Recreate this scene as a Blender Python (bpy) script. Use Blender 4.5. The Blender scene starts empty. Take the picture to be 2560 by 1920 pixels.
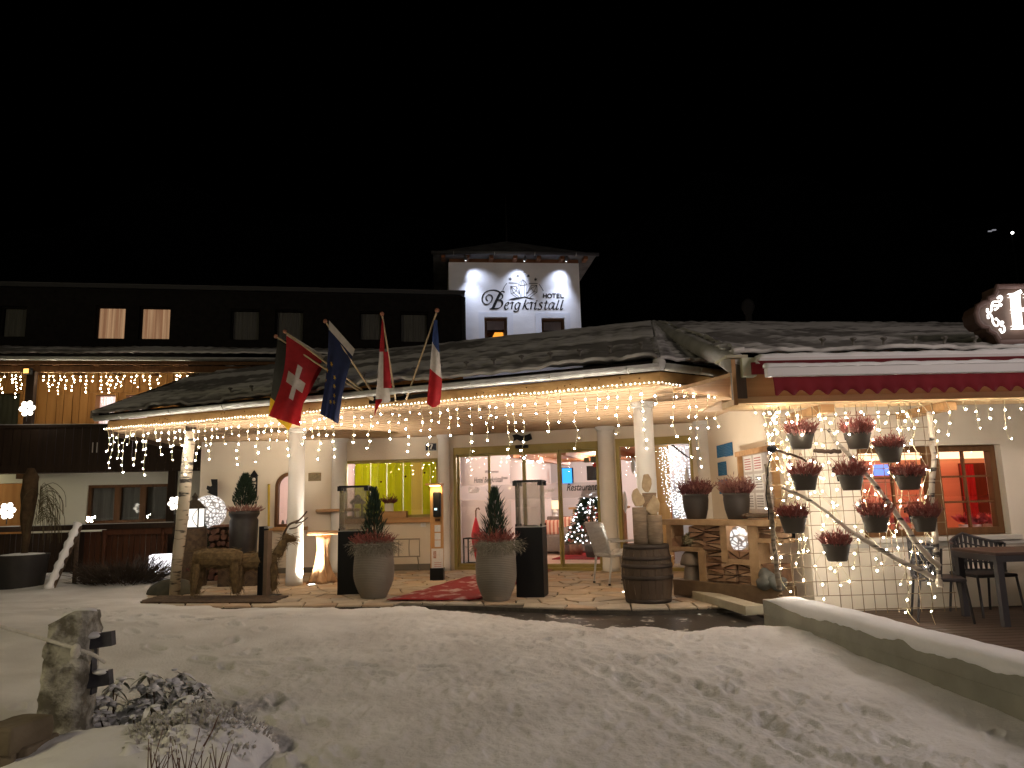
import bpy, bmesh, math, random
import numpy as np
from mathutils import Vector, Matrix

random.seed(7)
rng = np.random.default_rng(7)
SC = bpy.context.scene
COL = SC.collection

# ------------------------------------------------------------------ camera
EYE = Vector((0.0, 0.0, 1.30))
FPX = 1800.0                      # focal length in pixels of the 2560 px wide photograph
PITCH = math.atan(0.160)
ROLL = 0.025
_F = Vector((0, math.cos(PITCH), math.sin(PITCH)))
_U0 = Vector((0, -math.sin(PITCH), math.cos(PITCH)))
_R0 = Vector((1, 0, 0))
_R = _R0 * math.cos(ROLL) - _U0 * math.sin(ROLL)
_U = _R0 * math.sin(ROLL) + _U0 * math.cos(ROLL)
cam = bpy.data.cameras.new('camera')
cam.sensor_width = 36.0
cam.lens = FPX / 2560.0 * 36.0
cam.clip_start = 0.05
cam.clip_end = 2000.0
cam_o = bpy.data.objects.new('camera', cam)
COL.objects.link(cam_o)
cam_o.matrix_world = Matrix(((_R.x, _U.x, -_F.x, EYE.x), (_R.y, _U.y, -_F.y, EYE.y),
                             (_R.z, _U.z, -_F.z, EYE.z), (0, 0, 0, 1)))
SC.camera = cam_o

# ------------------------------------------------------------------ world, sun, exposure
SUN_EL, SUN_AZ = 34.0, 190.0      # faint glow of the town behind the camera, from the left
world = bpy.data.worlds.new('World')
SC.world = world
world.use_nodes = True
wn = world.node_tree
sky = wn.nodes.new('ShaderNodeTexSky')
sky.sky_type = 'NISHITA'
sky.sun_disc = False
sky.sun_elevation = math.radians(-7.0)
sky.sun_rotation = math.radians(SUN_AZ)
bg = wn.nodes['Background']
wn.links.new(sky.outputs[0], bg.inputs[0])
bg.inputs[1].default_value = 0.006

sun = bpy.data.lights.new('sun', 'SUN')
sun.energy = 0.026
sun.angle = math.radians(14)
sun.color = (1.0, 0.90, 0.76)
sun_o = bpy.data.objects.new('sun', sun)
COL.objects.link(sun_o)
_az = math.radians(SUN_AZ)
_sd = Vector((math.sin(_az) * math.cos(math.radians(SUN_EL)), math.cos(_az) * math.cos(math.radians(SUN_EL)),
              math.sin(math.radians(SUN_EL))))
sun_o.rotation_euler = _sd.to_track_quat('Z', 'Y').to_euler()
sun_o.location = _sd * 60

vs = SC.view_settings
vs.view_transform = 'Standard'
vs.look = 'None'
vs.exposure = 1.0
vs.gamma = 1.0
vs.use_curve_mapping = False
SC.cycles.use_denoising = True
SC.cycles.max_bounces = 8
SC.cycles.transparent_max_bounces = 24
SC.cycles.sample_clamp_indirect = 4.0
SC.cycles.use_light_tree = True
SC.cycles.caustics_reflective = False
SC.cycles.caustics_refractive = False

# ------------------------------------------------------------------ helpers: from photograph measurements to metres
def ray(px, py):
    return _F + _R * ((px - 1280.0) / FPX) - _U * ((py - 960.0) / FPX)
def atZ(px, py, z=0.0):
    d = ray(px, py); return EYE + d * ((z - EYE.z) / d.z)
def atY(px, py, y):
    d = ray(px, py); return EYE + d * (y / d.y)
def pxm(y):
    return y / FPX                 # metres per photograph pixel at depth y

class Frame:
    """A vertical wall plane: s along it, d out of it towards the viewer, z up."""
    def __init__(self, a, b):
        self.a = Vector((a[0], a[1], 0)); b = Vector((b[0], b[1], 0))
        self.L = (b - self.a).length
        self.u = (b - self.a).normalized()
        self.n = Vector((self.u.y, -self.u.x, 0))
    def pt(self, s, z, d=0.0):
        v = self.a + self.u * s + self.n * d
        return Vector((v.x, v.y, z))
    def at(self, px, py, d=0.0):
        r = ray(px, py); p0 = self.a + self.n * d
        t = (p0 - EYE).dot(self.n) / r.dot(self.n)
        q = EYE + r * t
        return (q - p0).dot(self.u), q.z
    def xyz(self, px, py, d=0.0):
        s, z = self.at(px, py, d); return self.pt(s, z, d)
    @property
    def ang(self):
        return math.atan2(self.u.y, self.u.x)

# ------------------------------------------------------------------ noise
_tab = rng.random((256, 256))
def vnoise(x, y):
    x = np.asarray(x, float); y = np.asarray(y, float)
    xi = np.floor(x).astype(int); yi = np.floor(y).astype(int)
    fx = x - xi; fy = y - yi
    fx = fx * fx * (3 - 2 * fx); fy = fy * fy * (3 - 2 * fy)
    a = _tab[xi & 255, yi & 255]; b = _tab[(xi + 1) & 255, yi & 255]
    c = _tab[xi & 255, (yi + 1) & 255]; d = _tab[(xi + 1) & 255, (yi + 1) & 255]
    return (a * (1 - fx) + b * fx) * (1 - fy) + (c * (1 - fx) + d * fx) * fy
def fbm(x, y, o=4, g=.5):
    s = 0; a = 1.0; t = 0
    x = np.asarray(x, float); y = np.asarray(y, float)
    for k in range(o):
        s = s + a * (vnoise(x + 17.3 * k, y - 9.1 * k) - .5); t += a; a *= g
        x = x * 2.03; y = y * 2.03
    return s / t
def sstep(a, b, x):
    t = np.clip((x - a) / (b - a), 0, 1); return t * t * (3 - 2 * t)

# ------------------------------------------------------------------ materials
MATS = {}
def _new(name):
    m = bpy.data.materials.new(name); m.use_nodes = True
    MATS[name] = m
    return m, m.node_tree, m.node_tree.nodes['Principled BSDF']
def _obj_coord(nt, scale=(1, 1, 1)):
    tc = nt.nodes.new('ShaderNodeTexCoord')
    mp = nt.nodes.new('ShaderNodeMapping'); mp.inputs['Scale'].default_value = scale
    nt.links.new(tc.outputs['Object'], mp.inputs[0])
    return mp.outputs[0]
def mat(name, c1, c2=None, scale=6.0, rough=.7, metal=0.0, bump=0.0, bscale=None, stretch=(1, 1, 1), detail=5,
        spec=.4, lo=.35, hi=.65, bdist=.02, alpha=1.0, trans=0.0):
    if name in MATS: return MATS[name]
    m, nt, b = _new(name)
    b.inputs['Roughness'].default_value = rough
    b.inputs['Metallic'].default_value = metal
    b.inputs['Specular IOR Level'].default_value = spec
    b.inputs['Base Color'].default_value = (*c1, 1)
    if c2 is not None or bump:
        co = _obj_coord(nt, stretch)
    if c2 is not None:
        n = nt.nodes.new('ShaderNodeTexNoise'); n.inputs['Scale'].default_value = scale
        n.inputs['Detail'].default_value = detail
        nt.links.new(co, n.inputs['Vector'])
        r = nt.nodes.new('ShaderNodeValToRGB')
        r.color_ramp.elements[0].position = lo; r.color_ramp.elements[1].position = hi
        r.color_ramp.elements[0].color = (*c1, 1); r.color_ramp.elements[1].color = (*c2, 1)
        nt.links.new(n.outputs[0], r.inputs[0])
        nt.links.new(r.outputs[0], b.inputs['Base Color'])
    if bump:
        n2 = nt.nodes.new('ShaderNodeTexNoise'); n2.inputs['Scale'].default_value = bscale or scale * 3
        n2.inputs['Detail'].default_value = 6
        nt.links.new(co, n2.inputs['Vector'])
        bp = nt.nodes.new('ShaderNodeBump'); bp.inputs['Strength'].default_value = bump
        bp.inputs['Distance'].default_value = bdist
        nt.links.new(n2.outputs[0], bp.inputs['Height'])
        nt.links.new(bp.outputs[0], b.inputs['Normal'])
    return m
def emit(name, col, strength, sampling='AUTO'):
    if name in MATS: return MATS[name]
    m, nt, b = _new(name)
    b.inputs['Base Color'].default_value = (*[min(1, c) * .5 for c in col], 1)
    b.inputs['Emission Color'].default_value = (*col, 1)
    b.inputs['Emission Strength'].default_value = strength
    return m
def glass(name, tint=(1, 1, 1), refl=1.0, frost=0.0, frost_col=(.8, .8, .8)):
    """window glass: clear pane that mirrors by Fresnel"""
    if name in MATS: return MATS[name]
    m, nt, b = _new(name)
    nt.nodes.remove(b)
    out = nt.nodes['Material Output']
    tr = nt.nodes.new('ShaderNodeBsdfTransparent'); tr.inputs[0].default_value = (*tint, 1)
    gl = nt.nodes.new('ShaderNodeBsdfGlossy'); gl.inputs['Roughness'].default_value = .01
    fr = nt.nodes.new('ShaderNodeFresnel'); fr.inputs[0].default_value = 1.5
    mu = nt.nodes.new('ShaderNodeMath'); mu.operation = 'MULTIPLY'; mu.inputs[1].default_value = 1.8 * refl
    mx = nt.nodes.new('ShaderNodeMixShader')
    nt.links.new(fr.outputs[0], mu.inputs[0]); nt.links.new(mu.outputs[0], mx.inputs[0])
    src = tr.outputs[0]
    if frost:
        df = nt.nodes.new('ShaderNodeBsdfDiffuse'); df.inputs[0].default_value = (*frost_col, 1)
        tl = nt.nodes.new('ShaderNodeBsdfTranslucent'); tl.inputs[0].default_value = (*frost_col, 1)
        a = nt.nodes.new('ShaderNodeAddShader'); nt.links.new(df.outputs[0], a.inputs[0]); nt.links.new(tl.outputs[0], a.inputs[1])
        m2 = nt.nodes.new('ShaderNodeMixShader'); m2.inputs[0].default_value = frost
        nt.links.new(tr.outputs[0], m2.inputs[1]); nt.links.new(a.outputs[0], m2.inputs[2])
        src = m2.outputs[0]
    nt.links.new(src, mx.inputs[1]); nt.links.new(gl.outputs[0], mx.inputs[2])
    nt.links.new(mx.outputs[0], out.inputs[0])
    return m
def patched(name, m_under, m_over_col, scale, lo, hi, base, rough=.8, stretch=(1, 1, 1), bump=.3, base2=None, over_rough=.75):
    """a base colour with patches of another (snow on carpet, on asphalt, on tiles)"""
    m, nt, b = _new(name)
    co = _obj_coord(nt, stretch)
    n = nt.nodes.new('ShaderNodeTexNoise'); n.inputs['Scale'].default_value = scale; n.inputs['Detail'].default_value = 7
    n.inputs['Roughness'].default_value = .6
    nt.links.new(co, n.inputs['Vector'])
    r = nt.nodes.new('ShaderNodeValToRGB')
    r.color_ramp.elements[0].position = lo; r.color_ramp.elements[1].position = hi
    r.color_ramp.elements[0].color = (0, 0, 0, 1); r.color_ramp.elements[1].color = (1, 1, 1, 1)
    nt.links.new(n.outputs[0], r.inputs[0])
    n3 = nt.nodes.new('ShaderNodeTexNoise'); n3.inputs['Scale'].default_value = scale * 5
    nt.links.new(co, n3.inputs['Vector'])
    mb = nt.nodes.new('ShaderNodeMix'); mb.data_type = 'RGBA'
    mb.inputs[6].default_value = (*base, 1); mb.inputs[7].default_value = (*(base2 or base), 1)
    nt.links.new(n3.outputs[0], mb.inputs[0])
    mx = nt.nodes.new('ShaderNodeMix'); mx.data_type = 'RGBA'
    mx.inputs[7].default_value = (*m_over_col, 1)
    nt.links.new(r.outputs[0], mx.inputs[0]); nt.links.new(mb.outputs[2], mx.inputs[6])
    nt.links.new(mx.outputs[2], b.inputs['Base Color'])
    b.inputs['Roughness'].default_value = rough
    bp = nt.nodes.new('ShaderNodeBump'); bp.inputs['Strength'].default_value = bump; bp.inputs['Distance'].default_value = .02
    ad = nt.nodes.new('ShaderNodeMath'); ad.operation = 'MULTIPLY_ADD'; ad.inputs[1].default_value = .4
    nt.links.new(n3.outputs[0], ad.inputs[0]); nt.links.new(r.outputs[0], ad.inputs[2])
    nt.links.new(ad.outputs[0], bp.inputs['Height']); nt.links.new(bp.outputs[0], b.inputs['Normal'])
    return m
def wood(name, c1, c2, axis='x', scale=3.0, rough=.6, knots=True):
    st = {'x': (.35, 5, 5), 'y': (5, .35, 5), 'z': (5, 5, .35)}[axis]
    return mat(name, c1, c2, scale=scale, rough=rough, bump=.25, bscale=scale * 2, stretch=st, lo=.3, hi=.7, bdist=.01, spec=.25)

# ------------------------------------------------------------------ mesh builder
class MB:
    def __init__(self):
        self.v = []; self.f = []; self.mi = []; self.m = 0; self.sm = []; self.smooth = False
    def add(self, vs, fs):
        o = len(self.v)
        self.v.extend([tuple(p) for p in vs])
        self.f.extend([tuple(i + o for i in f) for f in fs])
        self.mi.extend([self.m] * len(fs)); self.sm.extend([self.smooth] * len(fs))
        return self
    def hexa(self, p):             # 4 bottom (ccw from above), 4 top
        return self.add(p, [(3, 2, 1, 0), (4, 5, 6, 7), (0, 1, 5, 4), (1, 2, 6, 5), (2, 3, 7, 6), (3, 0, 4, 7)])
    def box(self, c, s, rz=0.0, M=None):
        hx, hy, hz = s[0] / 2, s[1] / 2, s[2] / 2
        p = [Vector((x, y, z)) for z in (-hz, hz) for x, y in ((-hx, -hy), (hx, -hy), (hx, hy), (-hx, hy))]
        R = M if M is not None else Matrix.Rotation(rz, 3, 'Z')
        c = Vector(c)
        return self.hexa([R @ q + c for q in p])
    def bar(self, a, b, w, t, up=Vector((0, 0, 1))):      # rectangular bar from a to b
        a = Vector(a); b = Vector(b); d = (b - a)
        L = d.length; d = d.normalized()
        s = d.cross(up)
        if s.length < 1e-4: s = d.cross(Vector((1, 0, 0)))
        s.normalize(); q = s.cross(d)
        M = Matrix((d, s, q)).transposed()
        return self.box((a + b) / 2, (L, w, t), M=M)
    def fbox(self, F, s0, s1, z0, z1, d0, d1):            # d0 < d1, d1 nearer the viewer
        return self.hexa([F.pt(s0, z0, d1), F.pt(s1, z0, d1), F.pt(s1, z0, d0), F.pt(s0, z0, d0),
                          F.pt(s0, z1, d1), F.pt(s1, z1, d1), F.pt(s1, z1, d0), F.pt(s0, z1, d0)])
    def tube(self, pts, r, n=8, caps=True, flat=1.0):
        pts = [Vector(p) for p in pts]
        rs = list(r) if hasattr(r, '__len__') else [r] * len(pts)
        V = []; Fc = []
        side = None
        for i, p in enumerate(pts):
            t = (pts[min(i + 1, len(pts) - 1)] - pts[max(i - 1, 0)])
            t = t.normalized() if t.length > 1e-9 else Vector((0, 0, 1))
            if side is None:
                side = t.cross(Vector((0, 0, 1)))
                if side.length < 1e-3: side = t.cross(Vector((0, 1, 0)))
            side = (side - t * side.dot(t)).normalized()
            q = t.cross(side)
            for k in range(n):
                a = 2 * math.pi * k / n
                V.append(p + (side * math.cos(a) + q * math.sin(a) * flat) * rs[i])
        for i in range(len(pts) - 1):
            for k in range(n):
                k2 = (k + 1) % n
                Fc.append((i * n + k, i * n + k2, (i + 1) * n + k2, (i + 1) * n + k))
        if caps:
            Fc.append(tuple(range(n - 1, -1, -1))); o = (len(pts) - 1) * n
            Fc.append(tuple(range(o, o + n)))
        return self.add(V, Fc)
    def cyl(self, a, b, r0, r1=None, n=12):
        return self.tube([a, b], [r0, r0 if r1 is None else r1], n)
    def lathe(self, prof, c=(0, 0, 0), n=24, wob=None):   # prof: (r, z) list
        c = Vector(c); V = []; Fc = []
        for i, (r, z) in enumerate(prof):
            for k in range(n):
                a = 2 * math.pi * k / n
                rr = r * (wob(a, z) if wob else 1)
                V.append(c + Vector((rr * math.cos(a), rr * math.sin(a), z)))
        m = len(prof)
        for i in range(m - 1):
            for k in range(n):
                k2 = (k + 1) % n
                Fc.append((i * n + k, i * n + k2, (i + 1) * n + k2, (i + 1) * n + k))
        if prof[0][0] > 1e-6: Fc.append(tuple(range(n - 1, -1, -1)))
        if prof[-1][0] > 1e-6: Fc.append(tuple(range((m - 1) * n, m * n)))
        return self.add(V, Fc)
    def ball(self, c, r, seg=8, rings=5, sc=(1, 1, 1)):
        c = Vector(c); V = [c + Vector((0, 0, -r * sc[2]))]; Fc = []
        for i in range(1, rings):
            p = -math.pi / 2 + math.pi * i / rings
            for k in range(seg):
                a = 2 * math.pi * k / seg
                V.append(c + Vector((r * sc[0] * math.cos(p) * math.cos(a), r * sc[1] * math.cos(p) * math.sin(a), r * sc[2] * math.sin(p))))
        V.append(c + Vector((0, 0, r * sc[2])))
        for k in range(seg):
            k2 = (k + 1) % seg
            Fc.append((0, 1 + k2, 1 + k))
            for i in range(rings - 2):
                Fc.append((1 + i * seg + k, 1 + i * seg + k2, 1 + (i + 1) * seg + k2, 1 + (i + 1) * seg + k))
            Fc.append((1 + (rings - 2) * seg + k, 1 + (rings - 2) * seg + k2, len(V) - 1))
        return self.add(V, Fc)
    def prism(self, poly, fn, d0, d1):     # poly: 2D points; fn(x, y, d) -> 3D
        n = len(poly)
        V = [fn(x, y, d1) for x, y in poly] + [fn(x, y, d0) for x, y in poly]
        Fc = [tuple(range(n)), tuple(range(2 * n - 1, n - 1, -1))]
        Fc += [(i, i + n, (i + 1) % n + n, (i + 1) % n) for i in range(n)]
        return self.add(V, Fc)
    def blade(self, p, d, L, w, bend=None):                # thin leaf or needle: folded two-triangle strip
        p = Vector(p); d = Vector(d).normalized()
        s = d.cross(Vector((random.uniform(-1, 1), random.uniform(-1, 1), random.uniform(-1, 1))))
        s = s.normalized() * w / 2 if s.length > 1e-5 else Vector((w / 2, 0, 0))
        e = p + d * L
        if bend is not None: e = e + Vector(bend)
        m = p + d * L * .5
        return self.add([p, m - s, e, m + s], [(0, 1, 2), (0, 2, 3)])
    def mesh(self, name):
        me = bpy.data.meshes.new(name)
        me.from_pydata(self.v, [], self.f)
        return me
    def build(self, name, mats, parent=None, local=False, smooth=None, recalc=True):
        me = self.mesh(name)
        if not isinstance(mats, (list, tuple)): mats = [mats]
        for m in mats: me.materials.append(m)
        if len(mats) > 1: me.polygons.foreach_set('material_index', self.mi)
        if smooth is True: me.polygons.foreach_set('use_smooth', [True] * len(self.f))
        elif smooth is None and any(self.sm): me.polygons.foreach_set('use_smooth', self.sm)
        if recalc:
            bm = bmesh.new(); bm.from_mesh(me); bmesh.ops.recalc_face_normals(bm, faces=bm.faces); bm.to_mesh(me); bm.free()
        me.update()
        return link(name, me, parent, local)

def link(name, me, parent=None, local=False):
    o = bpy.data.objects.new(name, me)
    COL.objects.link(o)
    if parent is not None:
        o.parent = parent
        if parent.type == 'EMPTY' and not local:
            o.matrix_parent_inverse = TM[parent.name].inverted()
    return o
TM = {}
def tag(o, label=None, cat=None, group=None, kind=None):
    if label: o['label'] = label
    if cat: o['category'] = cat
    if group: o['group'] = group
    if kind: o['kind'] = kind
    return o
def thing(name, label, cat, loc=(0, 0, 0), rz=0.0, group=None, kind=None):
    o = bpy.data.objects.new(name, None); COL.objects.link(o)
    o.empty_display_size = .2
    o.location = loc; o.rotation_euler = (0, 0, rz)
    TM[o.name] = Matrix.Translation(Vector(loc)) @ Matrix.Rotation(rz, 4, 'Z')
    return tag(o, label, cat, group, kind)
def copy_tree(root, loc, rz, label, group=None, scale=None):
    r = root.copy(); COL.objects.link(r)
    r.location = loc; r.rotation_euler = (0, 0, rz)
    if scale: r.scale = scale
    r['label'] = label
    if group: r['group'] = group
    for ch in list(root.children):
        c = ch.copy(); COL.objects.link(c); c.parent = r
        for g in list(ch.children):
            d = g.copy(); COL.objects.link(d); d.parent = c
    return r
def soften(o, w=.006, seg=2):
    b = o.modifiers.new('bevel', 'BEVEL'); b.width = w; b.segments = seg; b.limit_method = 'ANGLE'; b.angle_limit = math.radians(35)
    return o
def lamp(kind, name, loc, energy, col, radius=.05, parent=None, spot=None, blend=.5, aim=None):
    l = bpy.data.lights.new(name, kind); l.energy = energy; l.color = col
    if kind == 'AREA': l.size = radius
    else: l.shadow_soft_size = radius
    if kind == 'SPOT': l.spot_size = math.radians(spot); l.spot_blend = blend
    o = bpy.data.objects.new(name, l); COL.objects.link(o); o.location = loc
    if aim is not None:
        o.rotation_euler = (Vector(loc) - Vector(aim)).to_track_quat('Z', 'Y').to_euler()
    if parent is not None:
        o.parent = parent
        if parent.type == 'EMPTY': o.matrix_parent_inverse = TM[parent.name].inverted()
    return o
def wall_holes(mb, F, s0, s1, z0, z1, d0, d1, holes):
    ss = sorted({s0, s1, *[h[0] for h in holes], *[h[1] for h in holes]})
    zs = sorted({z0, z1, *[h[2] for h in holes], *[h[3] for h in holes]})
    ss = [s for s in ss if s0 <= s <= s1]; zs = [z for z in zs if z0 <= z <= z1]
    for i in range(len(ss) - 1):
        run = None
        for j in range(len(zs) - 1):
            cs, cz = (ss[i] + ss[i + 1]) / 2, (zs[j] + zs[j + 1]) / 2
            hole = any(h[0] < cs < h[1] and h[2] < cz < h[3] for h in holes)
            if not hole:
                run = zs[j] if run is None else run
            if (hole or j == len(zs) - 2) and run is not None:
                top = zs[j] if hole else zs[j + 1]
                mb.fbox(F, ss[i], ss[i + 1], run, top, d0, d1); run = None
def bez(pts, n=8):
    """Catmull-Rom through points"""
    P = [Vector((*p, 0)) if len(p) == 2 else Vector(p) for p in pts]
    out = []
    for i in range(len(P) - 1):
        p0, p1, p2, p3 = P[max(i - 1, 0)], P[i], P[i + 1], P[min(i + 2, len(P) - 1)]
        for k in range(n):
            t = k / n
            out.append(.5 * ((2 * p1) + (p2 - p0) * t + (2 * p0 - 5 * p1 + 4 * p2 - p3) * t * t + (3 * p1 - p0 - 3 * p2 + p3) * t ** 3))
    out.append(P[-1])
    return out
def pen(mb, pts, fn, wmin, wmax, nib=math.radians(35), d0=0.0, d1=.01, n=6, curve=True):
    """calligraphic stroke in 2D: width follows the stroke's angle to the nib; fn(x, y, d) -> 3D"""
    q = bez(pts, n) if curve and len(pts) > 2 else [Vector((*p, 0)) for p in pts]
    L = []; Rr = []
    for i, p in enumerate(q):
        t = q[min(i + 1, len(q) - 1)] - q[max(i - 1, 0)]
        a = math.atan2(t.y, t.x)
        w = (wmin + (wmax - wmin) * abs(math.sin(a - nib))) / 2
        nx, ny = -math.sin(a) * w, math.cos(a) * w
        L.append((p.x + nx, p.y + ny)); Rr.append((p.x - nx, p.y - ny))
    V = []; Fc = []
    for l, r in zip(L, Rr): V += [fn(*l, d1), fn(*r, d1), fn(*l, d0), fn(*r, d0)]
    for i in range(len(q) - 1):
        a = i * 4; b = a + 4
        Fc += [(a, a + 1, b + 1, b), (a, b, b + 2, a + 2), (a + 1, a + 3, b + 3, b + 1)]
    mb.add(V, Fc)
# ------------------------------------------------------------------ palette
WALL = mat('plaster_cream', (.72, .645, .525), (.78, .70, .58), 1.5, .85, bump=.12, bscale=40)
WALLW = mat('plaster_white', (.74, .73, .70), (.80, .79, .77), 2, .85, bump=.15, bscale=25)
WALLG = mat('plaster_pale', (.62, .60, .52), (.68, .66, .58), 1.2, .9, bump=.1, bscale=30)
TOWERW = mat('tower_render', (.76, .76, .80), (.82, .82, .86), 2.2, .85, bump=.15, bscale=14, stretch=(1, 1, 2.5))
SPRUCE = wood('spruce_planks', (.50, .335, .20), (.62, .44, .28), 'x', 2.2)
SPRUCE2 = wood('spruce_boards_aged', (.36, .20, .09), (.50, .30, .14), 'x', 2.5)
LARCH = wood('larch_light', (.50, .28, .10), (.62, .38, .15), 'z', 2.4)
LARCHX = wood('larch_horizontal', (.46, .26, .10), (.60, .37, .16), 'x', 2.4)
DARKW = wood('dark_stained_wood', (.020, .010, .006), (.035, .018, .010), 'z', 3)
REDW = wood('lit_red_boards', (.060, .021, .010), (.095, .034, .014), 'z', 3)  # lit stretch of the railing, its light put into the colour
BLACKW = mat('charred_cladding', (.010, .009, .009), (.016, .014, .013), 8, .9, spec=.1)
FRAMEW = wood('window_frame_wood', (.09, .04, .015), (.14, .065, .025), 'z', 4)
BLACK = mat('black_metal', (.008, .008, .009), rough=.5, spec=.2)
DGREY = mat('dark_grey_metal', (.05, .05, .055), rough=.5, spec=.5)
STEEL = mat('brushed_steel', (.55, .55, .56), rough=.32, metal=.9)
ZINC = mat('zinc_gutter', (.30, .30, .28), (.38, .38, .36), 9, .45, metal=.55)
BRASS = mat('olive_gold_profile', (.30, .235, .075), (.34, .27, .09), 5, .42, metal=.25)
SNOW = mat('snow_clean', (.80, .81, .84), (.86, .87, .90), 3, .65, bump=.35, bscale=55, spec=.3, bdist=.01)
WIRE = mat('clear_cable', (.62, .54, .34), rough=.35)
BULB = emit('warm_led_bulb', (1.0, .89, .74), 112.0)
BULBB = emit('balcony_led', (1.0, .86, .62), 55.0)
ROPE = emit('rope_led', (1.0, .88, .68), 3.4)
BULBC = emit('cool_led_bulb', (.95, .96, 1.0), 2.6)
GLASS = glass('window_glass')
GLASSD = glass('dim_window_glass', (.75, .76, .76), 1.1)
WHITE = mat('white_paint', (.78, .78, .78), rough=.6)
PAPER = mat('paper_white', (.75, .74, .72), (.68, .67, .66), 30, .8)
INK = mat('dark_lettering', (.02, .018, .016), rough=.6)

# ------------------------------------------------------------------ main plan points
EL = atZ(268, 1073, 2.60)          # left end of the canopy's front edge
EC = atZ(1650, 957, 2.60)          # where the front edge turns
FE = Frame(EL, EC)
W0 = (-5.85, 14.2); W1 = (-3.45, 14.32); W2 = (-1.30, 14.15); W4 = (3.37, 12.64); W5 = (3.37, 8.46)
FA = Frame(W0, W1); FB = Frame(W1, W2); FD = Frame(W2, W4); FS = Frame(W4, W5)
FR = Frame(W5, (9.2, 8.80))        # restaurant wall
FH = Frame((-12.1, 17.0), (-1.28, 18.7))   # main hotel facade
FT = Frame((-1.66, 19.0), (1.95, 19.38))   # tower front
CEIL = 2.57

# ------------------------------------------------------------------ ground
mb = MB()
mb.add([(-220, -120, -.32), (220, -120, -.32), (220, 320, -.32), (-220, 320, -.32)], [(0, 1, 2, 3)])
GROUNDM = mat('old_snow_ground', (.62, .62, .64), (.78, .78, .8), .4, .8, bump=.4, bscale=3)
tag(mb.build('ground', GROUNDM), kind='structure')

_bx = np.array([-14, -8.6, -6.4, -5.7, -5.2, -3.4, -1.65, -.6, .17, 1.0, 2.0, 2.62, 3.4])
_by = np.array([15.2, 15.2, 14.9, 12.0, 10.35, 9.75, 9.5, 9.15, 8.35, 7.85, 7.68, 7.6, 7.6])
def snow_edge(x):
    return np.interp(x, _bx, _by)
PAR_A = Vector((2.56, 7.8, 0)); PAR_B = Vector((3.16, 3.4, 0))   # terrace parapet, driveway side
def par_x(y):
    return PAR_A.x + (PAR_A.y - y) * (PAR_B.x - PAR_A.x) / (PAR_A.y - PAR_B.y)

def snow_base(x, y):
    x = np.asarray(x, float); y = np.asarray(y, float)
    z = .015 - .15 * sstep(8.5, 3.0, y)
    z = z + .05 * fbm(x * .35 + 4, y * .35, 3) * 2
    # swept bank on the left garden, drift along the parapet
    g = sstep(-2.6, -4.6, x + (y - 6) * .30) * (.35 + .65 * sstep(10.5, 8.0, y))
    z = z + g * (.13 + .16 * fbm(x * .8, y * .8 + 7, 3))
    dx = par_x(y) - x
    z = z + sstep(1.1, .05, dx) * sstep(8.3, 7.2, y) * (.015 + .09 * (fbm(x * 2.2, y * 1.6, 3) + .2)) * sstep(-.4, .0, dx)
    return z
NR, NC = 620, 720
dd = np.concatenate([np.linspace(0.6, 2.4, 40)[:-1], np.exp(np.linspace(math.log(2.4), math.log(16.0), NR - 39))])
tt = np.linspace(-1.02, 1.02, NC)
Yg, Tg = np.meshgrid(dd, tt, indexing='ij')
Xg = Yg * Tg
Zg = snow_base(Xg, Yg)
edge = snow_edge(Xg) + .30 * fbm(Xg * 2.4, Yg * 2.4, 4) * 2
cover = sstep(-.02, .45, edge - Yg)
tramp = sstep(2.9, 1.2, np.abs(Xg - (Yg - 9) * .02 - .1) - .16 * (9 - Yg))       # walked-on middle
tramp = np.clip(tramp, .12, 1)
# soft rolling, clods and crust
Zg += .045 * fbm(Xg * 1.3, Yg * 1.3, 4) * (1.2 - .5 * tramp)
Zg += tramp * (.018 * fbm(Xg * 3.4, Yg * 3.0, 4) + .022 * np.abs(fbm(Xg * 10, Yg * 9, 3)) + .018 * fbm(Xg * 15 + Yg * 3, Yg * 4.5 - Xg * 2, 3) - .010)
Zg += .014 * fbm(Xg * 24, Yg * 22, 3) * tramp
Zg += .004 * fbm(Xg * 12, Yg * 12, 3)
# footprints and scuffs
def stamp(cx, cy, ang, L, W, depth):
    r = max(L, W) * 1.7
    i0 = np.searchsorted(dd, cy - r); i1 = np.searchsorted(dd, cy + r)
    if i1 <= i0 or cy <= .7: return
    t0 = (cx - r) / max(cy - r, .5); t1 = (cx + r) / max(cy - r, .5)
    if cx - r > 0: t0 = (cx - r) / (cy + r)
    if cx + r < 0: t1 = (cx + r) / (cy + r)
    j0 = np.searchsorted(tt, t0); j1 = np.searchsorted(tt, t1)
    if j1 <= j0: return
    X = Xg[i0:i1, j0:j1] - cx; Y = Yg[i0:i1, j0:j1] - cy
    c, s = math.cos(ang), math.sin(ang)
    a = (X * c + Y * s) / (L / 2); b = (-X * s + Y * c) / (W / 2)
    q = np.sqrt(a * a + b * b) + .9 * fbm(Xg[i0:i1, j0:j1] * 13, Yg[i0:i1, j0:j1] * 13, 3)
    Zg[i0:i1, j0:j1] += -depth * sstep(1.0, .55, q) + depth * .55 * np.exp(-((q - 1.2) / .22) ** 2)
for k in range(650):
    y = 2.3 + 6.6 * random.random() ** 1.3; x = random.gauss(0.15, 1.2 + .10 * (9 - y))
    stamp(x, y, random.gauss(1.5, .7), random.uniform(.22, .32), random.uniform(.08, .13), random.uniform(.003, .011))
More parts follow.
